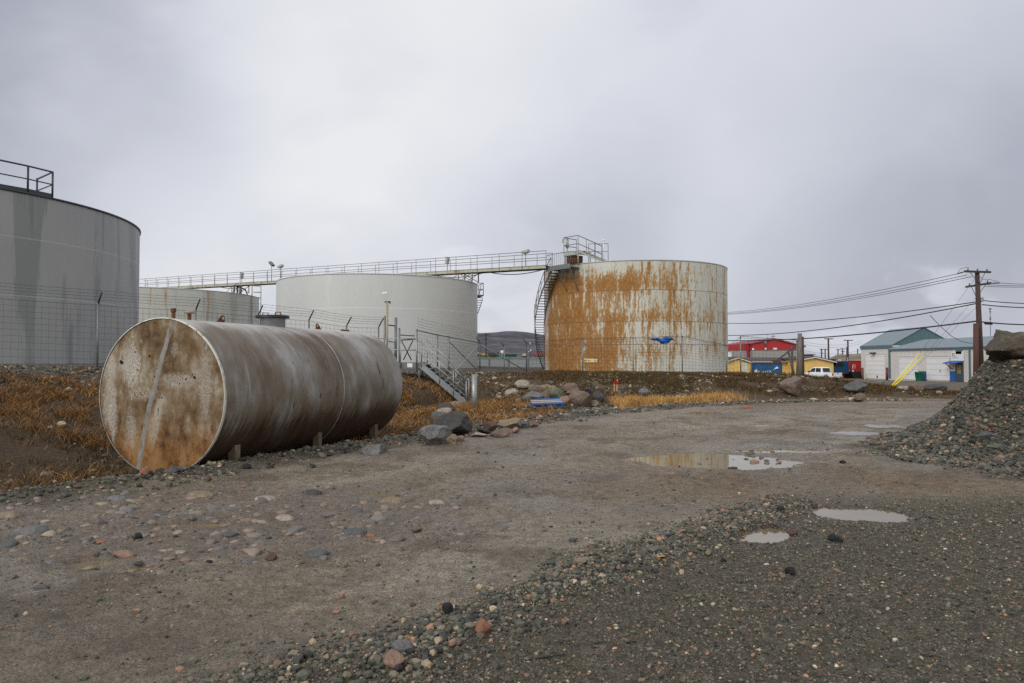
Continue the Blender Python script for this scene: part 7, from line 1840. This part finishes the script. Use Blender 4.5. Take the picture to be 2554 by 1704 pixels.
# distant poles
def far_pole(u, vt, vb, Y, arm, label, r=.16, lamp=False, mat=None):
    a, b = at(u, vt, Y), at(u, vb, Y); t = thing('utility_pole', label, 'utility pole', (a.x, Y, b.z), 0, 'distant utility poles')
    m = MB(); m.tube([(a.x, Y, min(b.z, gz(a.x, Y)) - .4), (a.x, Y, a.z)], [r * 1.2, r], 8); m.build('pole', mat or POLE, t)
    if arm:
        m = MB()
        for dz, w_ in arm: m.box((a.x, Y - .2, a.z - dz), (w_, .15, .16))
        m.build('crossarm', ARM, t)
    return t
for args in ((1212, 831, 893, 160, ((.35, 1.9), (1.3, 1.7)), 'distant brown pole with two crossarms in the gap between tanks'), (2001, 840, 932, 75, ((1.0, .5),), 'thin dark pole directly behind the timber corner post'), (2066, 844, 895, 140, ((.1, 1.7),), 'tallest distant pole with one crossarm, above the yellow house'),
             (2049, 870, 895, 190, ((.15, 1.2), (1.2, .8)), 'short distant pole left of the tallest one above the yellow house'), (2058, 870.5, 895, 190, ((.15, 1.1),), 'short distant pole close to the left of the tallest one'), (2090, 871, 893, 210, ((.15, 1.3),), 'distant pole above the gap between pickup and truck'),
             (2101.5, 869, 893, 200, ((.15, 1.6), (.9, 1.2)), 'distant pole with double crossarm above the blue truck'), (2114.6, 848, 884, 150, ((.1, 1.9),), 'tall distant pole standing above the red container'), (2112.5, 866, 884, 150, None, 'short pole beside the tall one above the red container'), (2139, 870, 888, 210, None, 'lone distant pole beside the tall shed')):
    far_pole(*args)
t = far_pole(2083, 886, 897, 160, None, 'tiny distant street lamp with a long arm above the pickup', .07, mat=GALVD); q = at(2083, 886, 160); m = MB(); m.tube([q, q + Vector((.5, 0, .15))], .04, 5); m.box(q + Vector((.6, 0, .15)), (.3, .15, .1)); m.build('lamp_arm', GALVD, t)
for q, (v0, v1) in enumerate(((852, 850), (858, 856), (874, 872), (879, 880))):
    a, b = at(2002, v0, 120), at(2150, v1, 165); wire(('topmost', 'second', 'third', 'lowest')[q] + ' faint wire strung between the distant poles above the yellow house', sag(a, b, .8, 10), .02, 'distant wires')

# ================================================================== hills
def heightmesh(name, crest, Y0, Y1, mat, nx=160, ny=26, base=-1.5, rough=.10, seed=601, extra=0.0):
    us = [c[0] for c in crest]; vs = [c[1] for c in crest]; Ym = (Y0 * .4 + Y1 * .6)
    uu = np.linspace(us[0], us[-1], nx); tt = np.linspace(0, 1, ny)
    U, T = np.meshgrid(uu, tt); X = (U - CU) / FPX * Ym; Y = Y0 + (Y1 - Y0) * T
    hz_ = np.array([at(0, v_, Ym).z for v_ in np.interp(uu, us, vs)])
    prof = np.sin(np.clip(T / .62, 0, 1) * math.pi / 2) ** 1.1 * np.where(T > .62, np.cos((T - .62) / .38 * math.pi / 2) ** .6, 1)
    H = (hz_ - base)[None]
    Z = base + H * prof + H * rough * (fbm(X * 6 / (Y1 - Y0), Y * 9 / (Y1 - Y0), seed, 5) - .5) * 2 * np.clip(T * 4, 0, 1) * (1 - .6 * (np.abs(T - .62) < .05))
    i = np.arange(ny - 1)[:, None] * nx; j = np.arange(nx - 1)[None]
    F = np.stack([i + j, i + j + 1, i + nx + j + 1, i + nx + j], -1).reshape(-1, 4)
    o = np_mesh(name, np.stack([X.ravel(), Y.ravel(), Z.ravel()], 1), F, mat, True)
    return tag(o, kind='structure')
k = NT('hill_tundra'); o = k.obj(); n1 = k.noise(k.map(o, (.02, .02, .16)), 1, 8, .68, .6); n2 = k.noise(k.map(o, (.09, .05, .5)), 1, 6, .7)
k.set(col=k.mix(1.0, k.ramp(n1, [(.35, c8(62, 64, 72)), (.5, c8(84, 84, 90)), (.62, c8(104, 102, 104)), (.7, c8(80, 78, 82))]), k.ramp(n2, [(.3, .8), (.7, 1.2)]), 'MULTIPLY'), rough=.95, spec=.1)
heightmesh('hill', ((200, 880), (600, 862), (900, 843), (1100, 833), (1196, 831), (1235, 829.5), (1260, 826.5), (1285, 826.5), (1312, 829), (1345, 834), (1365, 839), (1480, 855), (1650, 876), (1840, 890), (2000, 897)), 520, 980, k.m, 260, 40, seed=605, rough=.06)
k2 = NT('outcrop_rock'); o = k2.obj(); n1 = k2.noise(o, .28, 7, .68); n2 = k2.noise(o, 1.3, 5, .7)
k2.set(col=k2.mix(1.0, k2.ramp(n1, [(.35, c8(84, 74, 64)), (.5, c8(128, 116, 104)), (.65, c8(150, 140, 128))]), k2.ramp(n2, [(.3, .6), (.7, 1.25)]), 'MULTIPLY'), rough=.9, spec=.2, normal=k2.bump(n1, .8, 1.0))
heightmesh('rocky_hill', ((2055, 899), (2070, 897), (2083, 894), (2093, 891), (2104, 887.5), (2113, 885.5), (2122, 887), (2130, 890), (2138, 886), (2147, 884.5), (2180, 884), (2260, 890), (2400, 896)), 165, 215, k2.m, 200, 26, seed=611, rough=.16)
